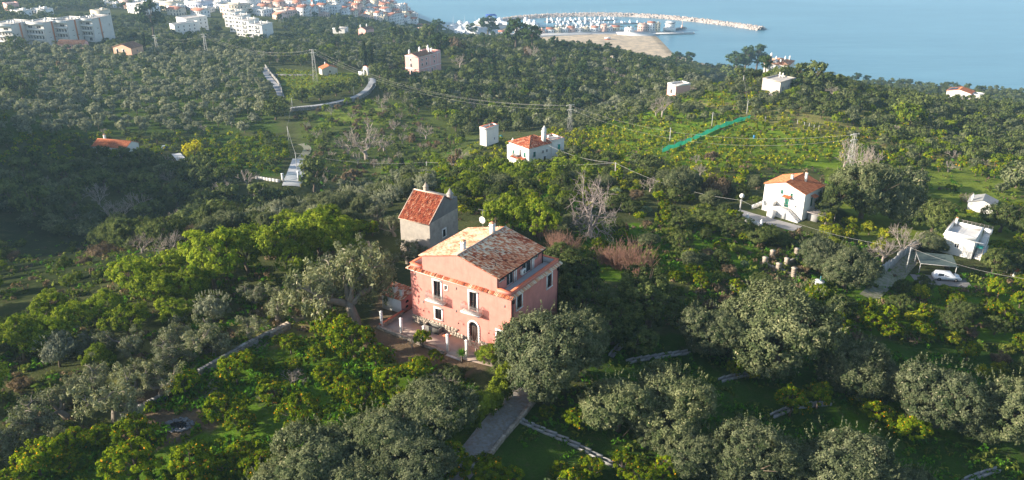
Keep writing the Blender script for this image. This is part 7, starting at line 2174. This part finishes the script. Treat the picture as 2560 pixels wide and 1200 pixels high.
def plant_all():
    lm = [(n, *gpt(a, b)[:2]) for n, a, b in LANDMARKS]
    bykind = {}
    for t in TREES:
        bykind.setdefault(KNAME[t[0]][0], []).append(t)
    rest = {}
    chosen = []
    for nm, L in bykind.items():
        def score(t):
            px, py, d = proj(t[1], t[2], height(t[1], t[2]))
            vis = (-60 < px < 2620) and (-30 < py < 1330) and not t[5]
            return -(t[3] / d) if vis else 1 + d
        L.sort(key=score)
        chosen += [t for t in L[:290] if score(t) < 0]
        rest[nm] = [t for i, t in enumerate(L) if i >= 290 or score(t) >= 0]
    # labels: rank among its kind on one side of the nearest landmark
    keyed = {}
    for i, t in enumerate(chosen):
        x, y = t[1], t[2]
        ds = [(math.hypot(x - a, y - b), n, a, b) for n, a, b in lm]
        d, n, a, b = min(ds)
        dx, dy = x - a, y - b
        side = ('to the left of' if dx < 0 else 'to the right of') if abs(dx) > abs(dy) else ('behind' if dy > 0 else 'in front of')
        keyed.setdefault((t[0], side, n), []).append((d, i))
    labels = {}
    for (kind, side, n), L in keyed.items():
        L.sort()
        _, nice, _, adj = KNAME[kind]
        for k, (d, i) in enumerate(L):
            o = ordinal(k)
            labels[i] = f"{adj[0]} {nice}, {o} {side} the {n}" if len(L) > 1 else f"{adj[0]} {nice} {side} the {n}"
    GR = {'olive_tree': 'olive trees on the hillside', 'evergreen_tree': 'dark evergreen trees', 'citrus_tree': 'citrus trees in the orchards', 'lemon_tree': 'lemon trees on the terraces', 'shrub': 'shrubs on the slopes'}
    for i, t in enumerate(chosen):
        kind, x, y, R, hs, hid = t
        z = float(height(x, y))
        d = proj(x, y, z)[2]
        lod = 0 if d < 190 else 1
        nv = NVAR.get(kind, 2)
        c, tr, R0, H0 = proto(kind, lod, i % nv)
        nm, nice, cat, adj = KNAME[kind]
        s = R / R0
        yaw = (i * 2.399) % 6.283
        zs = s * hs
        if lod == 1:
            o = ob(nm, c, None, (x, y, z - 0.05), None, labels[i], cat, GR.get(nm, nice + 's'), yaw)
            o.scale = (s, s, zs)
        else:
            o = thing(nm, (x, y, z - 0.05), yaw, labels[i], cat, GR.get(nm, nice + 's'))
            o.scale = (s, s, zs)
            ob('twigs' if kind in ('bare', 'fig', 'canes') else 'crown', c, o)
            ob('trunk', tr, o)
    n_st = 0
    for nm, L in rest.items():
        L = [t for t in L if -700 < proj(t[1], t[2], 100.)[0] < 3300]
        if not L:
            continue
        protos = {}
        for t in L:
            for v in range(NVAR.get(t[0], 2)):
                protos.setdefault((t[0], v), None)
        keys = sorted(protos)
        # reference objects for the instances: farthest of the rest, real trees standing in the place
        obs = []
        for j, (kind, v) in enumerate(keys):
            t = next((q for q in reversed(L) if q[0] == kind), L[-1])
            c, _, R0, H0 = proto(kind, 1, v)
            o = bpy.data.objects.get('ref_%s_%d' % (kind, v))
            if o is None:
                o = bpy.data.objects.new(nm, c)
            obs.append((o, R0))
        pts, rots, scls, var = [], [], [], []
        for j, t in enumerate(L):
            k = keys.index((t[0], j % NVAR.get(t[0], 2)))
            s = t[3] / obs[k][1]
            pts.append((t[1], t[2], float(height(t[1], t[2])) - 0.05)); rots.append((0, 0, (j * 2.399) % 6.283)); scls.append((s, s, s * t[4])); var.append(k)
        plural = nm.replace('_tree', '_grove') if 'tree' in nm else nm + '_thicket'
        scatter(plural, 'mass of further %ss covering the slopes and hollows beyond' % nm.replace('_', ' '), 'trees' if 'tree' in nm else 'shrubs', pts, rots, scls, var, [o for o, _ in obs])
        n_st += len(L)
    print('TREES chosen', len(chosen), 'stuff', n_st, {k: len(v) for k, v in bykind.items()})

def tuft_mesh(name, seed, mat, n=34, R=0.45, h=0.35, size=0.16, el=1.6):
    r = np.random.default_rng(seed)
    C = np.c_[r.normal(size=(7, 2)) * R * 0.5, np.abs(r.normal(size=7)) * h * 0.4 + h * 0.3]
    v, t = leaves(C, R * 0.45, n // 7 + 1, size, r, np.array([0, 0, -0.3]), el, 0.9, 0.6, np.clip(0.4 + r.normal(size=7) * 0.2, 0, 0.9), 0.25, 0.2, 0.8)
    return quads_mesh(name, v, t, [mat])

def undergrowth():
    def run(name, label, cat, polys, spacing, mats, smin, smax, seed, size=0.16):
        P = []
        r = np.random.default_rng(seed)
        for poly in polys:
            pp = np.array(poly, float)
            gx, gy, gz = ground(pp[:, 0], pp[:, 1])
            X, Y = np.meshgrid(np.arange(gx.min(), gx.max(), spacing), np.arange(gy.min(), gy.max(), spacing))
            X = (X + (r.random(X.shape) - .5) * spacing).ravel(); Y = (Y + (r.random(Y.shape) - .5) * spacing).ravel()
            m = vnoise(X, Y, 3.1, seed) + 0.5 * vnoise(X, Y, 1.2, seed + 1) > -0.12
            X, Y = X[m], Y[m]; Z = height(X, Y)
            px, py, d = proj(X, Y, Z)
            m = inpoly(px, py, poly) & (d > 40)
            P.append(np.c_[X[m], Y[m], Z[m]])
        P = np.concatenate(P)
        ok = np.ones(len(P), bool)
        for i, (x, y, z) in enumerate(P):
            for (a, b, q, hard) in occ.get((int(x // 6.0), int(y // 6.0)), ()):
                if hard and (a - x) ** 2 + (b - y) ** 2 < (q + 0.15) ** 2:
                    ok[i] = False; break
        P = P[ok]
        n = len(P)
        obs = []
        for k, mt in enumerate(mats):
            for q in range(2):
                obs.append(bpy.data.objects.new('tuft', tuft_mesh('tuft', 50 + k * 7 + q, LM[mt], size=size)))
        s = smin + (smax - smin) * r.random(n) ** 1.6
        var = r.integers(0, len(obs), n)
        scatter(name, label, cat, P, np.c_[np.zeros((n, 2)), r.random(n) * 6.28], np.c_[s, s, s * (0.6 + 0.8 * r.random(n))], var, obs)
        print(name, n)
    run('weeds', 'bright green weeds carpeting the near orchard floor', 'weeds', [[(420,850),(900,840),(950,860),(1180,960),(1200,1230),(0,1230),(0,1180),(300,1050)]], 0.52, ['weed', 'weed', 'citrus'], 0.5, 1.6, 5)
    run('grass', 'dark tufted grass on the shaded garden terraces', 'grass', [[(1300,1010),(1500,860),(1800,850),(2560,900),(2560,1230),(1290,1230)]], 0.8, ['weed', 'shrub'], 0.5, 1.4, 6)
    run('ground_cover', 'scrubby undergrowth between the trees of the near slopes', 'undergrowth', [[(0,780),(480,620),(900,540),(960,700),(760,830),(480,900),(300,1050),(0,1180)], [(1400,560),(1900,560),(2560,690),(2560,880),(1900,840),(1450,800)], [(960,470),(1400,400),(1520,430),(1450,560),(1250,580),(1100,540)]], 1.0, ['shrub', 'weed', 'brush', 'shrub'], 0.7, 2.2, 7)
    run('scrub', 'low scrub and tall grass on the farther slopes', 'scrub', [[(740,290),(950,240),(1150,340),(1160,400),(960,450),(800,480)], [(1450,300),(1800,215),(2560,380),(2560,600),(1900,480),(1450,420)], [(690,175),(930,190),(900,215),(720,250)], [(0,600),(350,600),(760,500),(870,500),(600,640),(0,760)]], 2.2, ['shrub', 'weed', 'shrub', 'brush'], 0.9, 2.1, 8, 0.16)
# ------------------------------------------------------------------ town on the headland
def boxhouse(i, x, y, z, yaw, w, d, h, wallm, roof, label, cat='house', group='houses of the old town', name='town_house', gmat=None):
    t = thing(name, (x, y, z), yaw, label, cat, group)
    b = MB(); r = random.Random(i)
    b.box(0, 0, -6, w, d, h)
    if roof == 'gable': b.add([(0, 0, h), (0, d, h), (0, d / 2, h + 1.5), (w, 0, h), (w, d, h), (w, d / 2, h + 1.5)], [(0, 2, 1), (3, 4, 5)])
    part('wall', b, [wallm], t)
    b = MB()
    if roof == 'gable':
        for a, c in ((-.3, d / 2), (d + .3, d / 2)):
            b.add([(-.3, a, h - .15), (w + .3, a, h - .15), (w + .3, c, h + 1.6), (-.3, c, h + 1.6), (-.3, a, h), (w + .3, a, h), (w + .3, c, h + 1.75), (-.3, c, h + 1.75)], [(4, 5, 6, 7), (0, 1, 5, 4), (1, 2, 6, 5), (3, 0, 4, 7)])
        part('roof', b, [gmat or TILEF], t)
    else:
        b.box(.2, .2, h, w - .2, d - .2, h + .08); part('roof', b, [FLATR], t)
        b = MB(); parapet(b, w, d, h, h + .7, .22, over=.02); b.box(w * .6, d * .5, h, w * .6 + 2, d * .5 + 2.2, h + 2.0); part('parapet', b, [wallm], t)
    b = MB()
    nf = max(1, int(h / 3))
    for f in range(nf):
        for fc in ('F', 'R', 'L'):
            o, e, n = FACE[fc](w, d); L = w if fc == 'F' else d
            k = max(1, int(L / 2.8))
            for q in range(k):
                if r.random() < .15: continue
                c = L * (q + .5) / k; ww, hh = (1.0, 1.5 if r.random() < .7 else 2.1)
                b.obox((o[0] + e[0] * c + n[0] * .03, o[1] + e[1] * c + n[1] * .03, f * 3 + 1.75), (ww, .08, hh), math.atan2(e[1], e[0]), mat=0)
    part('windows', b, [GLASS], t, 'stuff')
    if r.random() < .5:
        b = MB(); b.box(w * .3, d * .6, h, w * .3 + .7, d * .6 + .7, h + 2.3); part('chimney', b, [wallm], t)
    return t
TILEF = surf('far_red_tiles', (0.46, 0.19, 0.12), .9, .15, .15, bump=0, objvar=.3, stain=(0.34, 0.2, 0.15), stain_amt=.5)
def build_town():
    r = np.random.default_rng(21)
    # named large buildings: near corner px, py, w, d, h, yaw, material, roof, label
    big = [
     (803, 38, 9, 12, 24, -20, BLUEB, 'flat', 'tall narrow light blue apartment tower on the edge of the town', 'tower block'),
     (768, 34, 34, 13, 14, -8, surf('pale_bluish_plaster', (0.62, 0.68, 0.68), .9, .06, .3, bump=0), 'gable', 'long pale five-storey building with red roofs left of the blue tower', 'apartment block'),
     (976, 66, 8, 26, 12, -30, FARWH, 'gable', 'large white many-windowed building with dormered red roof at the end of the headland', 'building'),
     (845, 44, 12, 12, 13, -14, FARWH, 'flat', 'white building with dark balcony right of the blue tower', 'apartment block'),
     (935, 44, 9, 12, 8, -30, FARWH, 'gable', 'bright white gabled house in the middle of the old town', 'house'),
     (610, 38, 24, 14, 9, -12, CREAM, 'flat', 'cream blocky apartment building above the white stepped row', 'apartment block'),
     (640, 22, 28, 12, 8, -14, FARWH, 'flat', 'long white building near the top above the cream apartments', 'apartment block'),
     (690, 24, 16, 16, 10, -10, FARPK, 'gable', 'rose pink building left of the tall town trees', 'building'),
     (366, 38, 22, 16, 9, -25, FARWH, 'flat', 'white four-storey block behind the slab apartments', 'apartment block'),
     (438, 28, 20, 13, 8, -20, CREAM, 'flat', 'cream block right of the white four-storey one', 'apartment block'),
     (510, 27, 22, 14, 8, -20, surf('lilac_plaster', (0.6, 0.6, 0.66), .9, .08, .3, bump=0), 'flat', 'lilac grey building with small roof tower', 'building'),
     (612, 50, 20, 10, 5, -6, CREAM, 'gable', 'long building with bright red roof behind the stepped row', 'building'),
     (255, 42, 12, 10, 5, -20, CREAM, 'flat', 'low white villa with curved roofs behind the slab apartments', 'house'),
     (115, 36, 16, 8, 4, -20, FARWH, 'flat', 'white low building with sculpted parapets behind the slab apartments', 'house'),
     (60, 40, 14, 8, 4, -20, FARWH, 'flat', 'white low building at the far left behind the slab apartments', 'house'),
     (700, 50, 9, 9, 5, -30, FARPK, 'gable', 'little pink gabled house below the tall town trees', 'house'),
     (896, 34, 10, 7, 7, -25, FARPK, 'gable', 'pink gabled church-like building in the old town', 'church'),
     (1055, 82, 12, 8, 3.5, -30, FARPK, 'flat', 'orange flat building on the slope above the boat yard', 'building'),
     (1070, 72, 14, 9, 4, -10, FARWH, 'gable', 'white boathouse with red roof between town and boat yard', 'boathouse'),
    ]
    placed = []
    for i, (px, py, w, d, h, yw, mt, rf, lab, cat) in enumerate(big):
        x, y, z = gpt(px, py); yaw = math.radians(yw)
        ox, oy = x - w * math.cos(yaw), y - w * math.sin(yaw)
        boxhouse(i, ox, oy, z - .5, yaw, w, d, h, mt, rf, lab, cat, None, 'town_building')
        cx, cy = ox + math.cos(yaw) * w / 2 - math.sin(yaw) * d / 2, oy + math.sin(yaw) * w / 2 + math.cos(yaw) * d / 2
        placed.append((cx, cy, max(w, d) * .55)); block(cx, cy, max(w, d) * .5)
    poly = [(250,14),(330,22),(420,36),(480,44),(560,46),(610,34),(700,44),(760,40),(830,42),(900,52),(975,66),(1032,62),(1036,48),(1016,32),(990,20),(962,4),(945,-14),(560,-14),(480,0),(400,8),(300,8)]
    dense = [(700,-14),(945,-14),(1036,48),(1032,62),(975,66),(900,50),(700,36)]
    pp = np.array(poly, float); gx, gy, gz = ground(pp[:, 0], pp[:, 1])
    cand = []
    for _ in range(9000):
        x = r.uniform(gx.min(), gx.max()); y = r.uniform(gy.min(), gy.max()); cand.append((x, y))
    C = np.array(cand); Z = height(C[:, 0], C[:, 1]); px, py, dd = proj(C[:, 0], C[:, 1], Z)
    m = inpoly(px, py, poly) & (Z > 2.0); C, Z, px, py, dd = C[m], Z[m], px[m], py[m], dd[m]
    dn = inpoly(px, py, dense)
    n = 0; lab_n = {}
    rec = []
    for (x, y), z, a, b_, q, isd in zip(C, Z, px, py, dd, dn):
        rad = 4.6 if isd else 9.5
        if any((x - u) ** 2 + (y - v) ** 2 < (rad + k * (.8 if isd else 1)) ** 2 for u, v, k in placed): continue
        placed.append((x, y, rad * .95)); rec.append((float(x), float(y), float(z), float(a), float(b_), float(q), bool(isd)))
    rec.sort(key=lambda k: k[5])
    rec = rec[:285]
    cols = [FARWH, FARWH, FARWH, CREAM, FARPK, FARPK]
    cn = {FARWH.name: 'white', CREAM.name: 'cream', FARPK.name: 'rose'}
    marks = [('light blue tower', 803, 30), ('many-windowed white building', 990, 55), ('long five-storey building', 735, 20), ('cream blocky apartments', 600, 30), ('lilac grey building', 500, 20), ('white four-storey block', 360, 30), ('bright white gabled house', 935, 36), ('top of the headland', 940, 2), ('rose pink building', 685, 12), ('end of the headland', 1030, 45), ('top edge above the blue tower', 800, -5), ('top edge above the old town', 880, -5), ('top edge above the cream apartments', 600, -5)]
    keyed = {}
    for i, k in enumerate(rec):
        wl = cols[r.integers(0, 6)]; rf = 'gable' if (r.random() < (.68 if k[6] else .3)) else 'flat'
        k2 = (*k, wl, rf)
        dmin, nm = min((math.hypot(k[3] - a, (k[4] - b_) * 2), n_) for n_, a, b_ in marks)
        dx = k[3] - next(a for n_, a, b_ in marks if n_ == nm)
        keyed.setdefault((cn[wl.name], rf, nm, dx < 0), []).append((dmin, i, k2))
    for (c, rf, nm, left), L in keyed.items():
        L.sort(key=lambda q: q[0])
        for j, (dm, i, k) in enumerate(L):
            o = ordinal(j)
            lab = f"{c} {'red-roofed' if rf == 'gable' else 'flat-roofed'} house, {o} {'left' if left else 'right'} of the {nm}"
            x, y, z = k[:3]
            w, d = (r.uniform(6.5, 11), r.uniform(6.5, 10)) if k[6] else (r.uniform(10, 16), r.uniform(8, 13))
            h = r.choice([3.5, 6.3, 6.3, 9.3, 9.3, 12]) if k[6] else r.choice([3.5, 6.3, 6.3])
            boxhouse(i + 100, x - w / 2, y - d / 2, z - .3, math.radians(-25 + 40 * (r.random() - .5)), w, d, h, k[7], rf, lab)
            block(x, y, max(w, d) * .5)
    print('TOWN', len(rec))

# ------------------------------------------------------------------ marina
def boat_meshes(kind):
    if kind in WCACHE: return WCACHE[kind]
    L = {'cruiser': 11.0, 'sail': 10.0, 'small': 6.5, 'ship': 24.0}[kind]; W = L * .29; H = L * .13
    b = MB(); n = 9; vs = []
    for i in range(n):
        f = i / (n - 1); w = W / 2 * (1 - max(0, (f - .45) / .55) ** 2.2) * (.86 + .14 * min(1, f * 4)); hz = H * (1 + .35 * f * f)
        x = -L / 2 + L * f
        vs += [(x, -w, hz), (x, -w * .75, -.15), (x, w * .75, -.15), (x, w, hz)]
    fs = []
    for i in range(n - 1):
        a = i * 4
        fs += [(a, a + 1, a + 5, a + 4), (a + 1, a + 2, a + 6, a + 5), (a + 2, a + 3, a + 7, a + 6), (a + 3, a, a + 4, a + 7)]
    fs += [(0, 3, 2, 1)]
    b.add(vs, fs)
    hull = b.mesh('hull', surf('gelcoat', (0.80, 0.80, 0.80), .4, .04, .5, bump=0, objvar=.12))
    c = MB(); hh = H
    if kind == 'cruiser':
        c.prism([(-L * .28, hh), (L * .22, hh * 1.1), (L * .1, hh + 1.2), (-L * .25, hh + 1.3)], -W * .32, W * .32); c.prism([(-L * .22, hh + 1.3), (L * .04, hh + 1.25), (-L * .04, hh + 2.1), (-L * .2, hh + 2.1)], -W * .26, W * .26)
    elif kind == 'sail':
        c.prism([(-L * .15, hh), (L * .2, hh * 1.1), (L * .12, hh + .6), (-L * .12, hh + .7)], -W * .25, W * .25)
    elif kind == 'ship':
        c.prism([(-L * .3, hh), (L * .1, hh), (L * .05, hh + 2.4), (-L * .3, hh + 2.4)], -W * .35, W * .35); c.prism([(-L * .2, hh + 2.4), (0, hh + 2.4), (-L * .03, hh + 4.5), (-L * .18, hh + 4.5)], -W * .28, W * .28)
    else:
        c.prism([(-L * .05, hh), (L * .18, hh), (L * .08, hh + .9), (0, hh + .9)], -W * .25, W * .25)
    cab = c.mesh('cabin', surf('cabin_white', (0.72, 0.73, 0.74), .5, .05, .5, bump=0))
    m = MB()
    if kind == 'sail': m.cyl(0, 0, hh, hh + 13, .11, .08, 6); m.tube([(0, 0, hh + 1.6), (-L * .42, 0, hh + 1.5)], .14, 5)
    else: m.cyl(-L * .1, 0, hh, hh + L * .28, .06, .05, 5)
    mast = m.mesh('mast', surf('mast_metal', (0.65, 0.65, 0.66), .5, .05, 1, bump=0))
    WCACHE[kind] = (hull, cab, mast, L)
    return WCACHE[kind]
def build_marina():
    def wq(pts, z=0.0): return [tuple(float(v) for v in onz(p, q, z)) for p, q in pts]
    def plat(name, pts, z, mat, base=-3.0, kind='structure', label=None, cat=None, world=None):
        P = world or wq(pts, z); n = len(P); b = MB()
        b.add([(x, y, z) for x, y in P] + [(x, y, base) for x, y in P], [tuple(range(n))] + [(i, i + n, (i + 1) % n + n, (i + 1) % n) for i in range(n)])
        return ob(name, b.mesh(name, mat), kind=kind, label=label, cat=cat)
    QM = surf('quay_concrete', (0.50, 0.48, 0.46), .9, .12, .1, bump=0, stain=(.38, .36, .35))
    plat('quay', [(1098, 76), (1150, 62), (1200, 57), (1240, 52), (1262, 56), (1270, 66), (1250, 70), (1256, 78), (1285, 82), (1380, 77), (1500, 72), (1560, 74), (1600, 75), (1640, 76), (1640, 83), (1560, 84), (1480, 84), (1400, 88), (1320, 93), (1250, 97), (1150, 96), (1100, 92)], 1.7, QM)
    plat('quay', [(1590, 80), (1640, 84), (1625, 87), (1580, 87), (1545, 84), (1540, 80)], 2.2, surf('quay_white', (0.68, 0.65, 0.6), .9, .08, .1, bump=0))
    def pier(label, pts, w, z=.8, mat=QM):
        P = np.array(wq(pts, z)); t = np.gradient(P, axis=0); t /= np.linalg.norm(t, axis=1)[:, None]; n_ = np.c_[-t[:, 1], t[:, 0]]
        b = MB()
        for i in range(len(P) - 1):
            a, c = P[i], P[i + 1]; L = math.hypot(*(c - a)); m = (a + c) / 2
            b.obox((m[0], m[1], z - .4), (L, w, .8), math.atan2(c[1] - a[1], c[0] - a[0]))
            k = int(L / 12)
            for q in range(k + 1):
                s = a + (c - a) * q / max(k, 1); b.cyl(s[0], s[1], -2, z + 1.0, .3, .3, 6)
        ob('pier', b.mesh('pier', mat), kind=None, label=label, cat='pier')
    DK = surf('dark_pier', (0.14, 0.13, 0.13), .9, .1, .2, bump=0)
    pier('farthest dark pontoon of the marina', [(1361, 54), (1450, 52), (1540, 50)], 4, mat=DK)
    pier('middle long dark pontoon of the marina', [(1385, 62.5), (1480, 62), (1500, 60), (1620, 57.5)], 4, mat=DK)
    pier('nearest dark pontoon of the marina, behind the palm trees', [(1400, 70), (1480, 69)], 4, mat=DK)
    pier('pale diagonal gangway between the pontoons', [(1478, 52), (1492, 72)], 4)
    pier('dark pier with a flag base at its end, right of the round tower', [(1665, 75), (1712, 68)], 7, 1.6, DK)
    pier('long pale jetty reaching right from the sand', [(1625, 83), (1735, 81.5)], 7, 1.6)
    # breakwater
    path = [(1242, 56), (1262, 52), (1300, 47), (1350, 43), (1430, 40), (1500, 39), (1580, 40.5), (1660, 45), (1750, 54), (1830, 64), (1880, 71), (1908, 76)]
    P = []
    Wp = np.array(wq(path, 0))
    for a, c in zip(Wp[:-1], Wp[1:]):
        k = max(1, int(np.linalg.norm(c - a) / 3))
        for j in range(k): P.append(a + (c - a) * j / k)
    P = np.array(P); t = np.gradient(P, axis=0); t /= np.linalg.norm(t, axis=1)[:, None]; nn = np.c_[-t[:, 1], t[:, 0]]
    r = np.random.default_rng(4)
    t0 = thing('breakwater', (P[0][0], P[0][1], 0), 0, 'long curved breakwater of pale boulders sheltering the marina', 'breakwater')
    b = MB()
    prof = [(-10, -2), (-3.5, 3.6), (3.5, 3.6), (10, -2)]
    V = [(*(p + m * u - P[0]), z) for p, m in zip(P, nn) for u, z in prof]
    b.add(V, [(i * 4 + j, i * 4 + j + 1, i * 4 + j + 5, i * 4 + j + 4) for i in range(len(P) - 1) for j in range(3)])
    part('core', b, [surf('rubble_core', (0.5, 0.42, 0.36), .95, .3, .2)], t0)
    b = MB()
    for p, m in zip(P, nn):
        for q in range(15):
            u = r.uniform(-10, 10); z = 4.2 - max(0, abs(u) - 3.2) * .8 + r.normal() * .2
            s = r.uniform(1.0, 1.8)
            c = p + m * u + r.normal(size=2) * 1.0 - P[0]
            b.obox((c[0], c[1], z - .4), (s, s * .8, s * .75), r.random() * 6, r.normal() * .35, r.normal() * .35, 0, r.random(), .8)
    part('boulders', b, [surf('pale_boulders', (0.52, 0.44, 0.38), .95, .15, .3, bump=0, tint=.22)], t0, 'stuff')
    # round-ended harbour tower
    x, y = onz(1675, 74, 1.6); t = thing('harbour_tower', (float(x), float(y), 1.6), -.4, 'white harbour control tower standing on the dark pier', 'tower')
    b = MB(); b.box(-5, -5, -1, 5, 5, 10); b.box(-6, -6, 7.2, 6, 6, 7.8); b.box(-7, -8, -1, 8, -4, 3.4); part('wall', b, [FARWH], t)
    b = MB(); b.box(-5.1, -5.1, 8.0, 5.1, 5.1, 9.2); part('windows', b, [GLASS], t)
    x, y = onz(1705, 69, 1.6); b = MB(); b.cyl(0, 0, 0, 3, 1.6, 1.0, 10); b.cyl(0, 0, 3, 9, .4, .3, 6)
    ob('harbour_beacon', b.mesh('harbour_beacon', [FARPK]), None, (float(x), float(y), 1.6), None, 'small reddish beacon near the end of the dark pier', 'beacon')
    # quay buildings
    bl = [(1262, 88, 8, 5, 4), (1275, 87, 9, 6, 3.4), (1302, 85, 8, 7, 5), (1318, 85, 10, 6, 3.2), (1338, 84, 11, 7, 3.6), (1362, 83, 12, 6, 4), (1385, 82, 10, 7, 4.4), (1402, 82, 9, 6, 4.6), (1420, 81, 9, 6, 4), (1437, 80, 10, 7, 5), (1456, 80, 9, 6, 3.6), (1474, 79, 12, 6, 4.2), (1495, 79, 9, 6, 5), (1517, 79, 8, 6, 7.5), (1532, 78, 9, 6, 4), (1549, 76, 10, 6, 4.4), (1585, 80.5, 12, 6, 4.4), (1618, 78, 12, 8, 8), (1636, 78, 9, 8, 10), (1650, 78, 9, 7, 9)]
    for i, (px, py, w, d, h) in enumerate(bl):
        x, y = onz(px, py, 1.7); mt = [FARWH, FARPK, FARWH, CREAM][i % 4]
        rf = 'gable' if i % 3 == 0 else 'flat'
        boxhouse(500 + i, float(x) - w, float(y), 1.7, -.12, w, d, h, mt, rf, f"{['white', 'rose', 'white', 'cream'][i % 4]} {'gabled' if rf == 'gable' else 'flat-roofed'} quay building, {ordinal(i).replace(' nearest', '') if i else 'first'} from the left behind the beach", 'building', 'quay buildings of the marina', 'quay_building')
    # boats afloat
    r = random.Random(6)
    spots = []
    for (a, c, n, kinds) in (((1362, 51), (1540, 48), 15, 'sail cruiser cruiser'), ((1364, 57), (1500, 55), 13, 'cruiser small sail'), ((1386, 60), (1600, 56), 15, 'small cruiser sail'), ((1388, 66.5), (1500, 65), 12, 'small cruiser'), ((1400, 73), (1482, 72), 9, 'cruiser small'), ((1312, 58), (1345, 70), 9, 'ship cruiser cruiser'), ((1275, 78), (1300, 80), 5, 'cruiser small'), ((1500, 66), (1530, 68), 3, 'sail cruiser'), ((1598, 63), (1602, 66), 2, 'cruiser')):
        for k in range(n):
            f = (k + .5 + r.gauss(0, .15)) / n; spots.append((a[0] + (c[0] - a[0]) * f, a[1] + (c[1] - a[1]) * f + r.gauss(0, .3), kinds.split()[k % len(kinds.split())], 0.0))
    for k in range(58):   # stored on the yard
        px = 1112 + (k % 12) * 7.0 + r.gauss(0, 1.0); py = 90 - (k // 12) * 4.6 + r.gauss(0, .5) - (k % 12) * .6
        spots.append((px, py, ['cruiser', 'small', 'cruiser', 'sail'][k % 4] if k % 9 else 'ship', 2.5))
    for k in range(10): spots.append((1205 + k * 6, 62 - k * .3 + r.gauss(0, 1), 'ship' if k % 4 == 0 else 'cruiser', 2.5))
    cnt = {}
    rows = {0.0: 'moored in the marina', 2.5: 'laid up on the boat yard'}
    spots.sort(key=lambda s: (s[3], s[2], s[0]))
    nm = {'cruiser': 'motor cruiser', 'sail': 'sailing boat with bare mast', 'small': 'small open motor boat', 'ship': 'large motor yacht'}
    for px, py, kd, z in spots:
        hull, cab, mast, L = boat_meshes(kd)
        x, y = onz(px, py, z); key = (kd, z); cnt[key] = cnt.get(key, -1) + 1
        o_ = ordinal(cnt[key]).replace(' nearest', '') if cnt[key] else 'leftmost'
        if cnt[key]: o_ += ' from the left'
        yw = (1.5 + r.gauss(0, .12)) * (1 if r.random() < .5 else -1) if z == 0 else (-.9 + r.gauss(0, .25))
        t = thing('boat', (float(x), float(y), z + .1), yw, f"white {nm[kd]} {rows[z]}, {o_}", 'boat', 'boats of the marina')
        ob('hull', hull, t); ob('cabin', cab, t); ob('mast', mast, t)
        if z > 0:
            pass
    # travel lift, kiosk, palms, hydrofoil arms
    x, y = onz(1228, 58, 1.7); t = thing('boat_hoist', (float(x), float(y), 1.7), .2, 'blue travelling boat hoist towering over the boat yard', 'boat hoist')
    b = MB()
    for sx in (-6, 6):
        for sy in (-4, 4): b.box(sx - .4, sy - .4, 0, sx + .4, sy + .4, 11)
    b.box(-6.5, -4.5, 10, 6.5, -3.5, 11.2); b.box(-6.5, 3.5, 10, 6.5, 4.5, 11.2); b.box(-6.5, -4, 10, -5.5, 4, 11.2); b.box(-6.4, -4.4, 4.6, 6.4, -3.6, 5.4)
    part('frame', b, [surf('hoist_blue', (0.05, 0.12, 0.45), .6, .1, .5, bump=0)], t)
    x, y, z = gpt(1519, 99); t = thing('beach_kiosk', (x, y, z), .1, 'tiny white kiosk with red front alone on the sandy beach', 'kiosk')
    b = MB(); b.box(-3, -1.5, 0, 3, 1.5, 1.5); part('wall', b, [COPING], t)
    b = MB(); b.box(-3.6, -2.1, 1.5, 3.6, 2.1, 2.4); part('roof', b, [FARWH], t)
    for k in range(20):
        px = 1312 + k * 7.6 if k < 14 else 1500 + (k - 14) * 18
        x, y = onz(px, 79.5 - k * .35 if k < 14 else 74, 1.7)
        c, tr, R0, H0 = proto('palm', 1, k % 2)
        o = ob('palm_tree', c, None, (float(x), float(y), 1.7), None, f"{'leftmost' if k == 0 else ordinal(k).replace(' nearest', '') + ' from the left'} of the palm trees lining the marina quay", 'tree', 'palm trees on the quay', k * 1.1)
        o.scale = (1.2, 1.2, .95)
    # smaller cars on the quay
build_town()
build_marina()
parse_near()
fill_zones()
plant_all()
undergrowth()
print('OBJ', len(bpy.data.objects))
